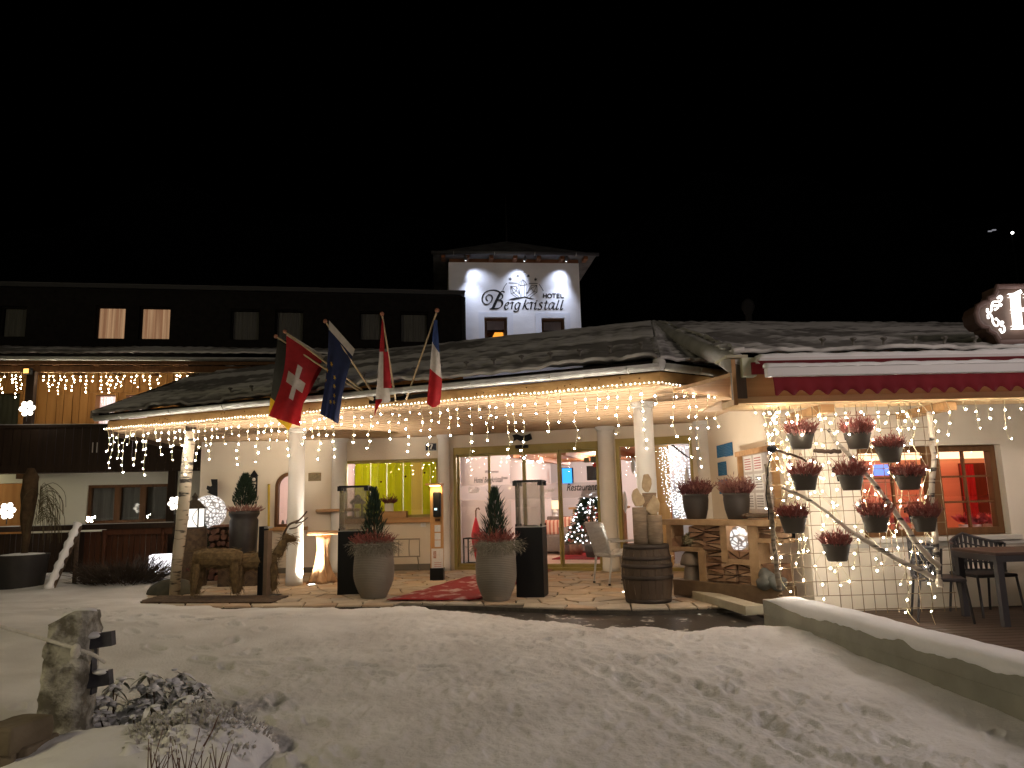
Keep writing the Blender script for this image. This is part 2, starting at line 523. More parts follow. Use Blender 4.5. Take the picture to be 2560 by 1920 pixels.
def walk(pts, n, depth=.03, wid=.13):
    P = bez(pts, 30)
    for i in range(n):
        p = P[int(i * (len(P) - 1) / n)]; q = P[min(int(i * (len(P) - 1) / n) + 3, len(P) - 1)]
        a = math.atan2(q.y - p.y, q.x - p.x); o = (.12 if i % 2 else -.12)
        stamp(p.x - math.sin(a) * o + random.gauss(0, .03), p.y + math.cos(a) * o + random.gauss(0, .03), a + random.gauss(0, .2), .30, wid, depth * random.uniform(.6, 1.2))
walk([(2.9, 2.5), (2.2, 4.0), (1.6, 5.6), (1.0, 7.4)], 14, .024)
walk([(2.2, 2.2), (1.9, 3.8), (1.2, 5.4), (.3, 7.6)], 15, .02)
walk([(2.6, 3.2), (2.15, 4.6), (1.9, 6.0), (1.7, 7.3)], 10, .022)
walk([(.0, 2.2), (-.5, 3.4), (-1.3, 4.6), (-2.3, 6.2), (-3.0, 8.4)], 22, .026)
walk([(-.3, 2.3), (-.9, 3.5), (-1.9, 4.9), (-3.2, 6.3)], 16, .024)
walk([(-4.6, 8.6), (-3.4, 7.2), (-2.0, 6.4), (-.6, 6.0)], 16, .03)
walk([(-5.6, 9.3), (-4.4, 8.6), (-3.2, 8.4), (-2.2, 8.8)], 14, .03)
for (x0, y0, x1, y1, w) in ((2.35, 2.3, .9, 6.4, .20), (1.85, 2.2, .55, 6.2, .18), (-.25, 2.1, -1.6, 4.5, .22), (-.7, 2.6, -2.6, 5.2, .26)):
    for k in range(46):     # rut
        t = k / 45; stamp(x0 + (x1 - x0) * t + random.gauss(0, .02), y0 + (y1 - y0) * t, math.atan2(y1 - y0, x1 - x0), .34, w, .008)
Zg = Zg * 1.0
Zg = np.where(cover < 1, Zg * cover + (-.13) * (1 - cover) + .045 * np.sin(np.clip(cover, 0, 1) * math.pi), Zg)
Zg = np.where(Xg > par_x(Yg) + .1, -.28, Zg)
V = np.stack([Xg, Yg, Zg], -1).reshape(-1, 3)
idx = np.arange(NR * NC).reshape(NR, NC)
NRr = len(dd)
idx = np.arange(NRr * NC).reshape(NRr, NC)
q = np.stack([idx[:-1, :-1], idx[:-1, 1:], idx[1:, 1:], idx[1:, :-1]], -1).reshape(-1, 4)
me = bpy.data.meshes.new('snow_ground')
me.vertices.add(len(V)); me.vertices.foreach_set('co', V.ravel())
me.loops.add(q.size); me.loops.foreach_set('vertex_index', q.ravel().astype(np.int32))
me.polygons.add(len(q)); me.polygons.foreach_set('loop_start', np.arange(0, q.size, 4, dtype=np.int32))
me.update(); me.validate()
me.polygons.foreach_set('use_smooth', [True] * len(q))
SNOWG = mat('trodden_snow', (.62, .615, .61), (.77, .77, .775), 1.7, .7, bump=.7, bscale=48, spec=.25, bdist=.012)
me.materials.append(SNOWG)
tag(link('snow_ground', me), kind='structure')

# wet asphalt strip and the bed under the paving
ASPH = patched('wet_asphalt_snow_bits', None, (.72, .70, .66), 5.5, .60, .66, (.022, .020, .018), .45, bump=.4, base2=(.04, .037, .033))
mb = MB(); mb.add([(-1.4, 6.8, -.075), (3.3, 6.8, -.075), (3.3, 9.9, -.075), (-1.4, 9.9, -.075)], [(0, 1, 2, 3)])
tag(mb.build('driveway_asphalt', ASPH), kind='structure')

# flagstone paving: each slab its own piece
GROUT = mat('dark_grout', (.05, .042, .034), (.08, .07, .055), 12, .95)
def clip(poly, p, n):
    out = []
    for i in range(len(poly)):
        a, b = poly[i], poly[(i + 1) % len(poly)]
        da = (a[0] - p[0]) * n[0] + (a[1] - p[1]) * n[1]; db = (b[0] - p[0]) * n[0] + (b[1] - p[1]) * n[1]
        if da <= 0: out.append(a)
        if (da < 0 < db) or (db < 0 < da):
            t = da / (da - db); out.append((a[0] + (b[0] - a[0]) * t, a[1] + (b[1] - a[1]) * t))
    return out
pav_front = [(-6.6, 10.45), (-3.3, 9.75), (-.75, 9.5), (.6, 8.95), (1.4, 8.75), (3.2, 8.75)]
def pav_y(x): return float(np.interp(x, [p[0] for p in pav_front], [p[1] for p in pav_front]))
mb = MB()
pf = [(x, y, -.022) for x, y in pav_front]
mb.add(pf + [(3.2, 14.3, -.022), (-6.6, 14.6, -.022)], [tuple(range(len(pf) + 2))])
mb.add([(p[0], p[1], -.10) for p in pf] + pf, [(i, i + 1, i + 1 + len(pf), i + len(pf)) for i in range(len(pf) - 1)])
paving = tag(mb.build('pavement', GROUT, recalc=False), kind='structure')
FLAG = [mat('flagstone_%s' % n, c1, c2, 3.5, .75, bump=.35, bscale=22, bdist=.01) for n, c1, c2 in (
    ('tan', (.40, .325, .235), (.50, .41, .30)), ('grey', (.33, .285, .225), (.43, .37, .29)), ('rust', (.38, .27, .18), (.45, .34, .235)))]
seeds = []
sp = .37
for i in range(30):
    for j in range(20):
        x = -6.4 + (i + .5 * (j % 2)) * sp + random.uniform(-.13, .13); y = 8.7 + j * sp * .86 + random.uniform(-.12, .12)
        if y > pav_y(x) - .05 and x < 3.2 and y < 14.35: seeds.append((x, y))
cells = []
for i, s in enumerate(seeds):
    poly = [(s[0] - .6, s[1] - .6), (s[0] + .6, s[1] - .6), (s[0] + .6, s[1] + .6), (s[0] - .6, s[1] + .6)]
    for k, t in enumerate(seeds):
        if k == i: continue
        dx, dy = t[0] - s[0], t[1] - s[1]; d2 = dx * dx + dy * dy
        if d2 > 1.3: continue
        L = math.sqrt(d2)
        poly = clip(poly, ((s[0] + t[0]) / 2 - dx / L * .011, (s[1] + t[1]) / 2 - dy / L * .011), (dx / L, dy / L))
        if len(poly) < 3: break
    if len(poly) < 3: continue
    for (xa, ya), (xb, yb) in zip(pav_front[:-1], pav_front[1:]):
        if xa - .8 < s[0] < xb + .8:
            nx, ny = (yb - ya), -(xb - xa); L = math.hypot(nx, ny)
            poly = clip(poly, (xa, ya), (nx / L, ny / L))
            if len(poly) < 3: break
    if len(poly) >= 3: cells.append((s, poly))
cells.sort(key=lambda c: c[0][1] + abs(c[0][0]) * .3)
far = MB()
for k, (s, poly) in enumerate(cells):
    h = random.uniform(-.004, .004)
    tx, ty = random.uniform(-.012, .012), random.uniform(-.012, .012)
    fn = lambda x, y, d: (x, y, d + (h + (x - s[0]) * tx + (y - s[1]) * ty if d > -.01 else 0))
    c = sum((Vector((*p, 0)) for p in poly), Vector()) / len(poly)
    rim = [(p[0], p[1]) for p in poly]; inn = [(c.x + (p[0] - c.x) * .95, c.y + (p[1] - c.y) * .95) for p in poly]
    m_ = far if k >= 290 else MB()
    m_.m = random.choice((0, 0, 1, 1, 2)) if k >= 290 else 0
    n = len(poly)
    m_.add([fn(*p, -.03) for p in rim] + [fn(*p, -.008) for p in rim] + [fn(*p, 0) for p in inn],
           [(i, (i + 1) % n, n + (i + 1) % n, n + i) for i in range(n)] + [(n + i, n + (i + 1) % n, 2 * n + (i + 1) % n, 2 * n + i) for i in range(n)] + [tuple(range(2 * n, 3 * n))])
    if k < 290: m_.build('flagstone', random.choice((FLAG[0], FLAG[0], FLAG[1], FLAG[1], FLAG[2])), paving, recalc=False)
if far.f: tag(far.build('far_flagstones', FLAG, paving, recalc=False), kind='stuff')

# terrace deck of the restaurant
mb = MB()
mb.hexa([(3.42, 3.5, -.25), (9.5, 3.5, -.25), (9.5, 9.0, -.25), (2.70, 9.0, -.25), (3.42, 3.5, -.07), (9.5, 3.5, -.07), (9.5, 9.0, -.07), (2.70, 9.0, -.07)])
DECKM = wood('dark_deck', (.055, .036, .026), (.085, .056, .040), 'x', 2)
deck = tag(mb.build('terrace_deck_base', DECKM), kind='structure')
for k in range(38):
    y = 3.55 + k * .132
    xl = float(par_x(y)) + .24; mb = MB(); mb.box(((xl + 9.4) / 2, y, -.056), (9.4 - xl, .122, .022)); mb.build('deck_plank', DECKM, deck)

# red carpet with trodden snow
CARP = patched('red_carpet_snowy', None, (.62, .50, .48), 3.2, .52, .70, (.28, .013, .015), .95, stretch=(1.2, 1, 1), bump=.5, base2=(.22, .010, .010))
cA, cB = atZ(966, 1501, .012), atZ(1196, 1500, .012)
cD, cC = atZ(1185, 1438, .012), atZ(1395, 1419, .012)
mb = MB(); n = 24; vs_ = []; fs_ = []
for i in range(n + 1):
    for j in range(9):
        a = cA.lerp(cB, j / 8); b = cD.lerp(cC, j / 8); p = a.lerp(b, i / n)
        vs_.append((p.x, p.y, .014 + .004 * math.sin(i * 1.3 + j) + .003 * random.random()))
for i in range(n):
    for j in range(8):
        a = i * 9 + j; fs_.append((a, a + 1, a + 10, a + 9))
mb.add(vs_, fs_)
cp = mb.build('carpet', CARP, smooth=True)
tag(cp, 'red entrance carpet with trodden snow leading to the glass doors', 'carpet')
so = cp.modifiers.new('thick', 'SOLIDIFY'); so.thickness = .008

# dark hills behind, hardly visible
HILL = mat('night_forest_hill', (.004, .005, .006), (.008, .009, .010), .05, .95, spec=.0)
mb = MB(); n = 60; vs_ = []; fs_ = []
for i in range(n + 1):
    x = -260 + i * 520 / n
    h = 84 + 30 * vnoise(i * .18, 3.3) + 12 * vnoise(i * .5, 9.1)
    vs_ += [(x, 150, -1), (x, 190, h * .6), (x, 240, h)]
for i in range(n):
    a = i * 3; fs_ += [(a, a + 3, a + 4, a + 1), (a + 1, a + 4, a + 5, a + 2)]
mb.add(vs_, fs_); tag(mb.build('hill', HILL, smooth=True), kind='structure')
# ================================================================== entrance pavilion
pav = thing('entrance_pavilion', 'single-storey hotel entrance with cream walls, round columns and wide snow-covered canopy roof', 'building', (0, 13, 0))

# --- walls
AW0, AZ0 = FA.at(686, 1318); AW1, AZ1 = FA.at(760, 1180)
arch_c = (AW0 + AW1) / 2; arch_r = (AW1 - AW0) / 2
AZS = FA.at(724, 1216)[1]
mb = MB()
wall_holes(mb, FA, -.0, FA.L + .02, -.05, CEIL - .01, -.3, 0, [(AW0, AW1, AZ0, AZS + arch_r)])
# spandrels of the arch
for sgn in (-1, 1):
    poly = [(arch_c + sgn * arch_r, AZS), (arch_c + sgn * arch_r, AZS + arch_r), (arch_c, AZS + arch_r)]
    poly += [(arch_c + sgn * arch_r * math.sin(a), AZS + arch_r * math.cos(a)) for a in np.linspace(0, math.pi / 2, 9)[1:-1]]
    mb.prism(poly, lambda x, y, d: FA.pt(x, y, d), -.3, -.001)
mb.fbox(FA, -.3, .0, -.05, CEIL - .01, -6, 0)                # return wall on the left
mb.build('wall', WALL, pav)
# arched window
aw = MB()
fr_o = [(arch_c - arch_r, AZ0)] + [(arch_c - arch_r * math.cos(a), AZS + arch_r * math.sin(a)) for a in np.linspace(0, math.pi, 19)] + [(arch_c + arch_r, AZ0)]
def inner(p, t=.055):
    x, y = p
    if y <= AZS + 1e-6: return (x + (t if x < arch_c else -t), y + (t if abs(y - AZ0) < 1e-6 else 0))
    k = (arch_r - t) / arch_r; return (arch_c + (x - arch_c) * k, AZS + (y - AZS) * k)
for a, b in zip(fr_o, fr_o[1:] + fr_o[:1]):
    ia, ib = inner(a), inner(b)
    aw.add([FA.pt(*a, .02), FA.pt(*b, .02), FA.pt(*ib, .02), FA.pt(*ia, .02), FA.pt(*a, -.12), FA.pt(*b, -.12), FA.pt(*ib, -.12), FA.pt(*ia, -.12)],
           [(0, 1, 2, 3), (7, 6, 5, 4), (0, 4, 5, 1), (3, 2, 6, 7)])
w = aw.build('arched_window', FRAMEW, pav)
mb = MB(); poly = [inner(p, .05) for p in fr_o]; mb.add([FA.pt(*p, -.07) for p in poly], [tuple(range(len(poly)))])
mb.build('pane', GLASS, w)
mb = MB(); mb.fbox(FA, AW0 - .1, AW1 + .1, AZ0 - .07, AZ0, -.1, .10); soften(mb.build('window_sill', SPRUCE2, w))
mb = MB()
for s, h in ((.1, .13), (.2, .18), (.34, .12), (.5, .09)): mb.lathe([(.025, 0), (.03, h * .6), (.012, h)], FA.pt(AW0 + s, AZ0 + .0, -.22), 8)
mb.build('sill_bottle', DGREY, w)
# room behind the arched window
mb = MB(); mb.fbox(FA, .2, FA.L - .1, -.02, CEIL - .02, -2.4, -2.3); mb.build('interior_wall', mat('pink_white_wall', (.78, .66, .68), rough=.9), pav)
LILAC = (1.0, .80, .78)
lamp('POINT', 'room_light', FA.pt(1.6, 2.2, -1.3), 20, LILAC, .15, pav)

# --- facet with the lime window
LW0, LZ1 = FB.at(856, 1152); LW1 = FB.at(1094, 1150)[0]; LZ0 = FB.at(1000, 1294)[1]
mb = MB()
wall_holes(mb, FB, -.02, FB.L + .1, -.05, CEIL - .01, -.3, 0, [(LW0, LW1, LZ0, LZ1)])
mb.build('wall', WALL, pav)
win = MB()
for s0, s1, z0, z1 in ((LW0, LW0 + .05, LZ0, LZ1), (LW1 - .05, LW1, LZ0, LZ1), (LW0 + .05, LW1 - .05, LZ1 - .06, LZ1), (LW0 + .05, LW1 - .05, LZ0, LZ0 + .05)):
    win.fbox(FB, s0, s1, z0, z1, -.20, -.10)
lw = win.build('lime_window', BRASS, pav)
mb = MB(); mb.add([FB.pt(LW0, LZ0, -.14), FB.pt(LW1, LZ0, -.14), FB.pt(LW1, LZ1, -.14), FB.pt(LW0, LZ1, -.14)], [(0, 1, 2, 3)]); mb.build('pane', GLASS, lw)
mb = MB(); mb.fbox(FB, LW0 - .05, LW1 + .05, LZ0 - .10, LZ0, -.14, .08); soften(mb.build('window_sill', SPRUCE2, lw))
LIME = mat('lime_slat', (.55, .56, .035), (.62, .62, .06), 3, .6, stretch=(6, 6, .4))
LIMEY = mat('pale_yellow_slat', (.72, .62, .26), rough=.6)
def translucent(m, w=.45):
    nt = m.node_tree; b = nt.nodes['Principled BSDF']
    tl = nt.nodes.new('ShaderNodeBsdfTranslucent'); mx = nt.nodes.new('ShaderNodeMixShader'); mx.inputs[0].default_value = w
    src = b.inputs['Base Color']
    if src.links: nt.links.new(src.links[0].from_socket, tl.inputs[0])
    else: tl.inputs[0].default_value = src.default_value
    nt.links.new(b.outputs[0], mx.inputs[1]); nt.links.new(tl.outputs[0], mx.inputs[2]); nt.links.new(mx.outputs[0], nt.nodes['Material Output'].inputs[0])
translucent(LIME, .6); translucent(LIMEY, .6)
sl = FB.at(877, 1200)[0]; k = 0
while sl < LW1 - .03:
    wdt = .165 if k not in (7,) else .22
    mb = MB(); mb.fbox(FB, sl, min(sl + wdt - .008, LW1), LZ0, LZ1, -.285 + .02 * (k % 2), -.27 + .02 * (k % 2)); mb.build('slat', LIMEY if k == 7 else LIME, lw)
    if k in (3, 6, 8):
        mb = MB(); zz = FB.at(900, 1205 - 4 * (k - 3))[1]; mb.ball(FB.pt(sl + .05, zz, -.235), .022, 10, 6); mb.build('slat_knob', FRAMEW, lw)
    sl += wdt; k += 1
mb = MB(); mb.fbox(FB, .0, FB.L, .0, CEIL - .02, -1.7, -1.6); mb.build('interior_wall', WHITE, pav)
lamp('POINT', 'room_light', FB.pt(.5, 1.9, -.9), 17, (1, .9, .72), .15, pav)
lamp('POINT', 'room_light', FB.pt(1.65, 1.9, -.9), 17, (1, .9, .72), .15, pav)
# skirting of dark stone
mb = MB(); mb.fbox(FB, .0, FB.L, 0, .12, 0, .015); mb.fbox(FA, 0, FA.L, 0, .10, 0, .015); mb.build('skirting', mat('stone_skirting', (.16, .14, .11), rough=.8), pav)

# --- door wall
DS0 = FD.at(1136, 1300)[0]; DS1 = FD.at(1505, 1300)[0]; DZ = FD.at(1140, 1120)[1]
GS0 = FD.at(1545, 1250)[0]; GS1 = FD.at(1735, 1200)[0]; GZ = DZ + .02
mb = MB()
wall_holes(mb, FD, -.1, FD.L + .02, -.05, CEIL - .01, -.28, 0, [(DS0, DS1, -.05, DZ), (GS0, GS1, -.05, GZ)])
mb.build('wall', WALL, pav)
door = MB()
def bars(mb, F, rects, d0, d1):
    for r in rects: mb.fbox(F, *r, d0, d1)
fw = .055
bars(door, FD, [(DS0, DS0 + fw, 0, DZ), (DS1 - fw, DS1, 0, DZ), (DS0 + fw, DS1 - fw, DZ - .13, DZ), (DS0 + fw, DS1 - fw, .0, .05)], -.16, .02)
d_o = door.build('entrance_door', BRASS, pav)
cuts = [DS0 + fw, FD.at(1222, 1300)[0], FD.at(1312, 1300)[0], FD.at(1401, 1300)[0], DS1 - fw]
for k in range(4):
    a, b = cuts[k], cuts[k + 1]
    off = -.10 if k in (0, 3) else -.055
    m_ = MB(); t = .035 if k in (1, 2) else .028
    bars(m_, FD, [(a, a + t, .05, DZ - .13), (b - t, b, .05, DZ - .13), (a + t, b - t, DZ - .18, DZ - .13), (a + t, b - t, .05, .11)], off - .02, off + .02)
    leaf = m_.build('door_leaf', BRASS, d_o)
    m_ = MB(); m_.add([FD.pt(a + t, .11, off), FD.pt(b - t, .11, off), FD.pt(b - t, DZ - .18, off), FD.pt(a + t, DZ - .18, off)], [(0, 1, 2, 3)])
    m_.build('pane', GLASS, d_o)
    zb0, zb1 = FD.at(1250, 1249)[1], FD.at(1250, 1212)[1]
    m_ = MB(); m_.add([FD.pt(a + t, zb0, off + .004), FD.pt(b - t, zb0, off + .004), FD.pt(b - t, zb1, off + .004), FD.pt(a + t, zb1, off + .004)], [(0, 1, 2, 3)])
    m_.build('frosted_band', glass('frosted_glass', frost=.42, frost_col=(.62, .58, .60), refl=.6), d_o)
mb = MB(); s0, z0 = FD.at(1291, 1122); s1, z1 = FD.at(1322, 1112); mb.fbox(FD, s0, s1, z0, z1, .02, .09); soften(mb.build('door_sensor', BLACK, d_o), .015)
# lettering on the glass
def text_on(F, s, z, d, body, size, m, parent, name='lettering', shear=.3, width=None, res=3):
    cu = bpy.data.curves.new(name, 'FONT'); cu.body = body; cu.size = size; cu.shear = shear; cu.extrude = .002; cu.offset = size * .012; cu.resolution_u = res
    o = bpy.data.objects.new('tmp', cu); COL.objects.link(o)
    bpy.context.view_layer.update()
    me = bpy.data.meshes.new_from_object(o.evaluated_get(bpy.context.evaluated_depsgraph_get()))
    bpy.data.objects.remove(o)
    xs = [v.co.x for v in me.vertices]; k = (width / (max(xs) - min(xs))) if width else 1
    for v in me.vertices:
        x, y, zz = v.co; v.co = F.pt(s + x * k, z + y, d + zz)
    me.materials.append(m); me.update()
    return link(name, me, parent)
GREYT = mat('grey_lettering', (.16, .15, .15), rough=.7)
s, z = FD.at(1183, 1207); w_ = FD.at(1256, 1205)[0] - s
text_on(FD, s, z, -.03, 'Hotel Bergkristall', .15, GREYT, d_o, width=w_)
s2 = FD.at(1257, 1205)[0]; text_on(FD, s2, z + .02, -.03, '****', .10, GREYT, d_o, shear=0, width=FD.at(1268, 1205)[0] - s2)
s, z = FD.at(1210, 1183); text_on(FD, s, z, -.03, 'Willkommen', .08, GREYT, d_o, width=FD.at(1244, 1183)[0] - s)
s, z = FD.at(1165, 1232); text_on(FD, s, z, -.09, 'Café', .15, WHITE, d_o, width=FD.at(1193, 1230)[0] - s)
s, z = FD.at(1413, 1227); text_on(FD, s, z, -.09, 'Restaurant', .19, INK, d_o, width=FD.at(1490, 1227)[0] - s)
s, z = FD.at(1352, 1231); text_on(FD, s, z, -.05, 'Bergkristall', .11, WHITE, d_o, width=FD.at(1384, 1231)[0] - s)
for (xa, ya, xb, yb) in ((1457, 1156, 1470, 1143), (1474, 1156, 1494, 1140)):
    s0, z0 = FD.at(xa, ya); s1, z1 = FD.at(xb, yb); mb = MB(); mb.fbox(FD, s0, s1, z0, z1, -.095, -.09); mb.build('glass_sticker', mat('olive_sticker', (.10, .12, .09), (.2, .2, .14), 40, .8), d_o)
s, z = FD.at(1484, 1162); mb = MB(); mb.lathe([(.04, 0), (.04, .004)], (0, 0, 0), 14); mb.v = [tuple(FD.pt(s + x, z + y, -.092 + q)) for x, y, q in mb.v]; mb.build('glass_sticker', mat('red_sticker', (.45, .03, .03), rough=.6), d_o)

# second glazed front, towards the corner
g = MB()
bars(g, FD, [(GS0, GS0 + .06, 0, GZ), (GS1 - .05, GS1, 0, GZ), (GS0 + .06, GS1 - .05, GZ - .14, GZ), (GS0 + .06, GS1 - .05, 0, .06)], -.16, .015)
g_o = g.build('corner_window', BRASS, pav)
mb = MB(); mb.add([FD.pt(GS0, .03, -.08), FD.pt(GS1, .03, -.08), FD.pt(GS1, GZ - .1, -.08), FD.pt(GS0, GZ - .1, -.08)], [(0, 1, 2, 3)]); mb.build('pane', GLASS, g_o)

# --- side wall towards the restaurant, turned to the driveway
mb = MB(); wall_holes(mb, FS, 0, FS.L + .0, -.05, CEIL + .02, -.3, 0, []); mb.build('wall', WALL, pav)

# --- round columns
def column(px, y, r, h, capx=True):
    p = px
    mb = MB(); mb.smooth = True
    mb.lathe([(r * 1.02, 0), (r * 1.02, .10), (r, .105), (r * .985, h * .5), (r * .97, h - .1), (r * .97, h - .075)], p, 28)
    o = mb.build('column', WALLW, pav)
    mb = MB(); mb.lathe([(r * .97, h - .075), (r * 1.12, h - .07), (r * 1.14, h - .04), (r * 1.07, h - .035), (r * 1.2, h - .03), (r * 1.2, h)], p, 28); mb.build('capital', WALLW, o)
    return o
COLL = atZ(735, 1463, 0); COLL.z = 0
COLR = atZ(1606, 1010, 2.55); COLR.z = 0
column(COLL, 0, .135, CEIL)
column(COLR, 0, .135, CEIL)
COLM = FD.pt(-.02, 0, .14)
column(COLM, 0, .115, CEIL)
for F, s in ((FB, .0), (FD, FD.at(1521, 1250)[0]), (FD, FD.L - .02)):
    column(F.pt(s, 0, .02), 0, .15, CEIL)

# --- canopy soffit: spruce planks parallel to the front edge
poly = [(EL.x + .05, EL.y + .02), (EC.x, EC.y), (3.5, 9.3), (3.5, 13.2), (-7.5, 18.0)]
n_back = -FE.n
def strip_interval(t):
    o = FE.a + n_back * t; lo, hi = -50.0, 50.0
    m = len(poly)
    for i in range(m):
        a, b = poly[i], poly[(i + 1) % m]
        ex, ey = b[0] - a[0], b[1] - a[1]
        nx, ny = ey, -ex               # outward for ccw polygon
        den = FE.u.x * nx + FE.u.y * ny; num = (a[0] - o.x) * nx + (a[1] - o.y) * ny
        if abs(den) < 1e-9: continue
        if den > 0: hi = min(hi, num / den)
        else: lo = max(lo, num / den)
    return lo, hi
soff = MB(); soff.fbox(FE, 0, .1, CEIL + .03, CEIL + .05, -.1, 0)
t = .02; pw = .135; k = 0
soffit = None
while t < 9.2:
    a0, b0 = strip_interval(t); a1, b1 = strip_interval(t + pw)
    if b0 > a0 + .05 and b1 > a1 + .05:
        z0, z1 = CEIL + (.004 if k % 2 else 0), CEIL + .03
        m_ = MB(); e = .005
        P = [FE.pt(a0, 0, -t - e), FE.pt(b0, 0, -t - e), FE.pt(b1, 0, -t - pw + e), FE.pt(a1, 0, -t - pw + e)]
        m_.hexa([(p.x, p.y, z0) for p in P] + [(p.x, p.y, z1) for p in P])
        m_.build('soffit_plank', SPRUCE, pav)
    t += pw; k += 1
# backing above the planks
mb = MB(); mb.add([(x, y, CEIL + .034) for x, y in poly], [tuple(range(len(poly)))]); mb.build('soffit_backing', DARKW, pav)

# --- fascia boards with knots, gutter
mb = MB(); mb.fbox(FE, -.0, FE.L, 2.585, 2.735, -.045, 0.0); soften(mb.build('fascia_board', LARCHX, pav), .008)
F2 = Frame(EC, (2.72, 8.98)); FL = Frame((-7.45, 18.0), EL)
mb = MB(); mb.fbox(F2, .0, F2.L, 2.585, 2.735, -.045, 0.0); mb.build('fascia_board', LARCHX, pav)
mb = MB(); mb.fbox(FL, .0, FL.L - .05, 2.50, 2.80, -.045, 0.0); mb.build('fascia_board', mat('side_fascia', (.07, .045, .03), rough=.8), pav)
for k in range(40):
    s = random.uniform(.2, FE.L - .2); mb = MB(); mb.ball(FE.pt(s, random.uniform(2.62, 2.71), -.002), .013, 8, 4, (1, .4, .8)); mb.build('knot', FRAMEW, pav)
def gutter(F, s0, s1, z, d, cat_parent):
    mb = MB(); mb.smooth = True
    pts = []
    nseg = 10
    V = []; Fc = []
    L = [s0, s1]
    for s in L:
        for k in range(nseg + 1):
            a = math.pi + math.pi * k / nseg
            V.append(F.pt(s, z + .062 * math.sin(a), d + .062 * math.cos(a)))
        V.append(F.pt(s, z + .012, d + .068))
    m = nseg + 2
    for k in range(m - 1): Fc.append((k, k + 1, m + k + 1, m + k))
    mb.add(V, Fc)
    o = mb.build('gutter', ZINC, cat_parent, recalc=False)
    so = o.modifiers.new('t', 'SOLIDIFY'); so.thickness = .006
    s = s0 + .6
    while s < s1 - .2:
        mb = MB(); mb.tube([F.pt(s, z + .066 * math.sin(a), d + .066 * math.cos(a)) for a in np.linspace(math.pi, 2 * math.pi, 9)], .011, 6); mb.build('gutter_bracket', ZINC, o)
        s += random.uniform(.95, 1.15)
    return o
gutter(FE, -.18, FE.L + .03, 2.80, .075, pav)
gutter(F2, -.02, F2.L, 2.80, .07, pav)

# --- snowy tiled roof surfaces
def snowroof(name, A, B, C, D, nu, nv, parent, tile=(.30, .36), snow=(.0, .055), seed=0.0, edge_lump=.0, m=None, bias=.55):
    """bilinear patch A-B (eave) D-C (ridge) with a tile relief under patchy snow"""
    A, B, C, D = [np.array(p, float) for p in (A, B, C, D)]
    u = np.linspace(0, 1, nu)[None, :, None]; v = np.linspace(0, 1, nv)[:, None, None]
    P = (A * (1 - u) + B * u) * (1 - v) + (D * (1 - u) + C * u) * v
    Lu = np.linalg.norm(B - A); Lv = np.linalg.norm((D + C - A - B) / 2)
    su = (u * Lu)[:, :, 0] + 0 * v[:, :, 0]; sv = (v * Lv)[:, :, 0] + 0 * u[:, :, 0]
    row = sv / tile[1]; fr = row - np.floor(row)
    rel = .030 * (1 - fr) + .016 * np.abs(np.sin(su / tile[0] * math.pi))
    thick = fbm(su * .55 + seed, sv * 1.3, 4) * 2
    sn = np.clip(bias + thick * 1.0, 0, 1)
    fine = fbm(su * 5 + seed, sv * 7, 3)
    z = rel * 1.25 * (1 - .38 * sn) + snow[1] * sn + .022 * fine
    if edge_lump:
        z += edge_lump * np.exp(-((sv) / .14) ** 2) * sstep(-.05, .18, fbm(su * 2.2 + seed, su * 0, 3))
    nrm = np.cross(B - A, (D + C - A - B) / 2); nrm /= np.linalg.norm(nrm)
    if nrm[2] < 0: nrm = -nrm
    V = P + z[:, :, None] * nrm
    cover = np.clip(sstep(.30, .80, sn + fine * .9 - .12 * (fr > .86)), 0, 1)
    ids = np.arange(nu * nv).reshape(nv, nu)
    q = np.stack([ids[:-1, :-1], ids[:-1, 1:], ids[1:, 1:], ids[1:, :-1]], -1).reshape(-1, 4)
    me = bpy.data.meshes.new(name); me.from_pydata(V.reshape(-1, 3).tolist(), [], q.tolist())
    at = me.attributes.new('snow', 'FLOAT', 'POINT'); at.data.foreach_set('value', cover.ravel())
    me.polygons.foreach_set('use_smooth', [True] * len(q))
    me.materials.append(m or ROOFM); me.update()
    o = link(name, me, parent)
    s_ = o.modifiers.new('t', 'SOLIDIFY'); s_.thickness = .04
    return o, nrm
ROOFM, nt, b = _new('snowy_roof_tiles')
at_ = nt.nodes.new('ShaderNodeAttribute'); at_.attribute_name = 'snow'
mx_ = nt.nodes.new('ShaderNodeMix'); mx_.data_type = 'RGBA'
mx_.inputs[6].default_value = (.17, .165, .158, 1); mx_.inputs[7].default_value = (.62, .615, .61, 1)
nt.links.new(at_.outputs['Fac'], mx_.inputs[0]); nt.links.new(mx_.outputs[2], b.inputs['Base Color'])
b.inputs['Roughness'].default_value = .8
EZ = 2.835
ra = FE.pt(-.22, EZ, .10); rb = FE.pt(FE.L + .02, EZ, .10)
RD = Vector((2.82, 14.1, 4.70)); RL = Vector((-7.44, 17.85, 4.72))
rm, nA = snowroof('roof', ra, rb, RD, RL, 420, 150, pav, edge_lump=.05)
rc = Vector((2.74, 9.02, EZ))
rm2, _ = snowroof('roof', rb, rc, Vector((2.9, 14.1, 4.70)), RD, 60, 120, pav, seed=5, edge_lump=.04, bias=.85)
RSN = mat('roof_ridge_snow', (.40, .395, .39), (.54, .535, .53), 2.5, .85, bump=.5, bscale=14)
def ridge(a, b, r, name='hip_cap', par=None, n=60):
    a = Vector(a); b = Vector(b); P = [a.lerp(b, i / n) + Vector((.02 * float(fbm(i * .3, 1.7, 2)), 0, -r * .55 + .03 * float(fbm(i * .22, 4.4, 3)))) for i in range(n + 1)]
    mb = MB(); mb.smooth = True; mb.tube(P, [r * (1 + .5 * float(fbm(i * .25, 8.1, 3))) for i in range(n + 1)], 12); return mb.build(name, RSN, par or pav)
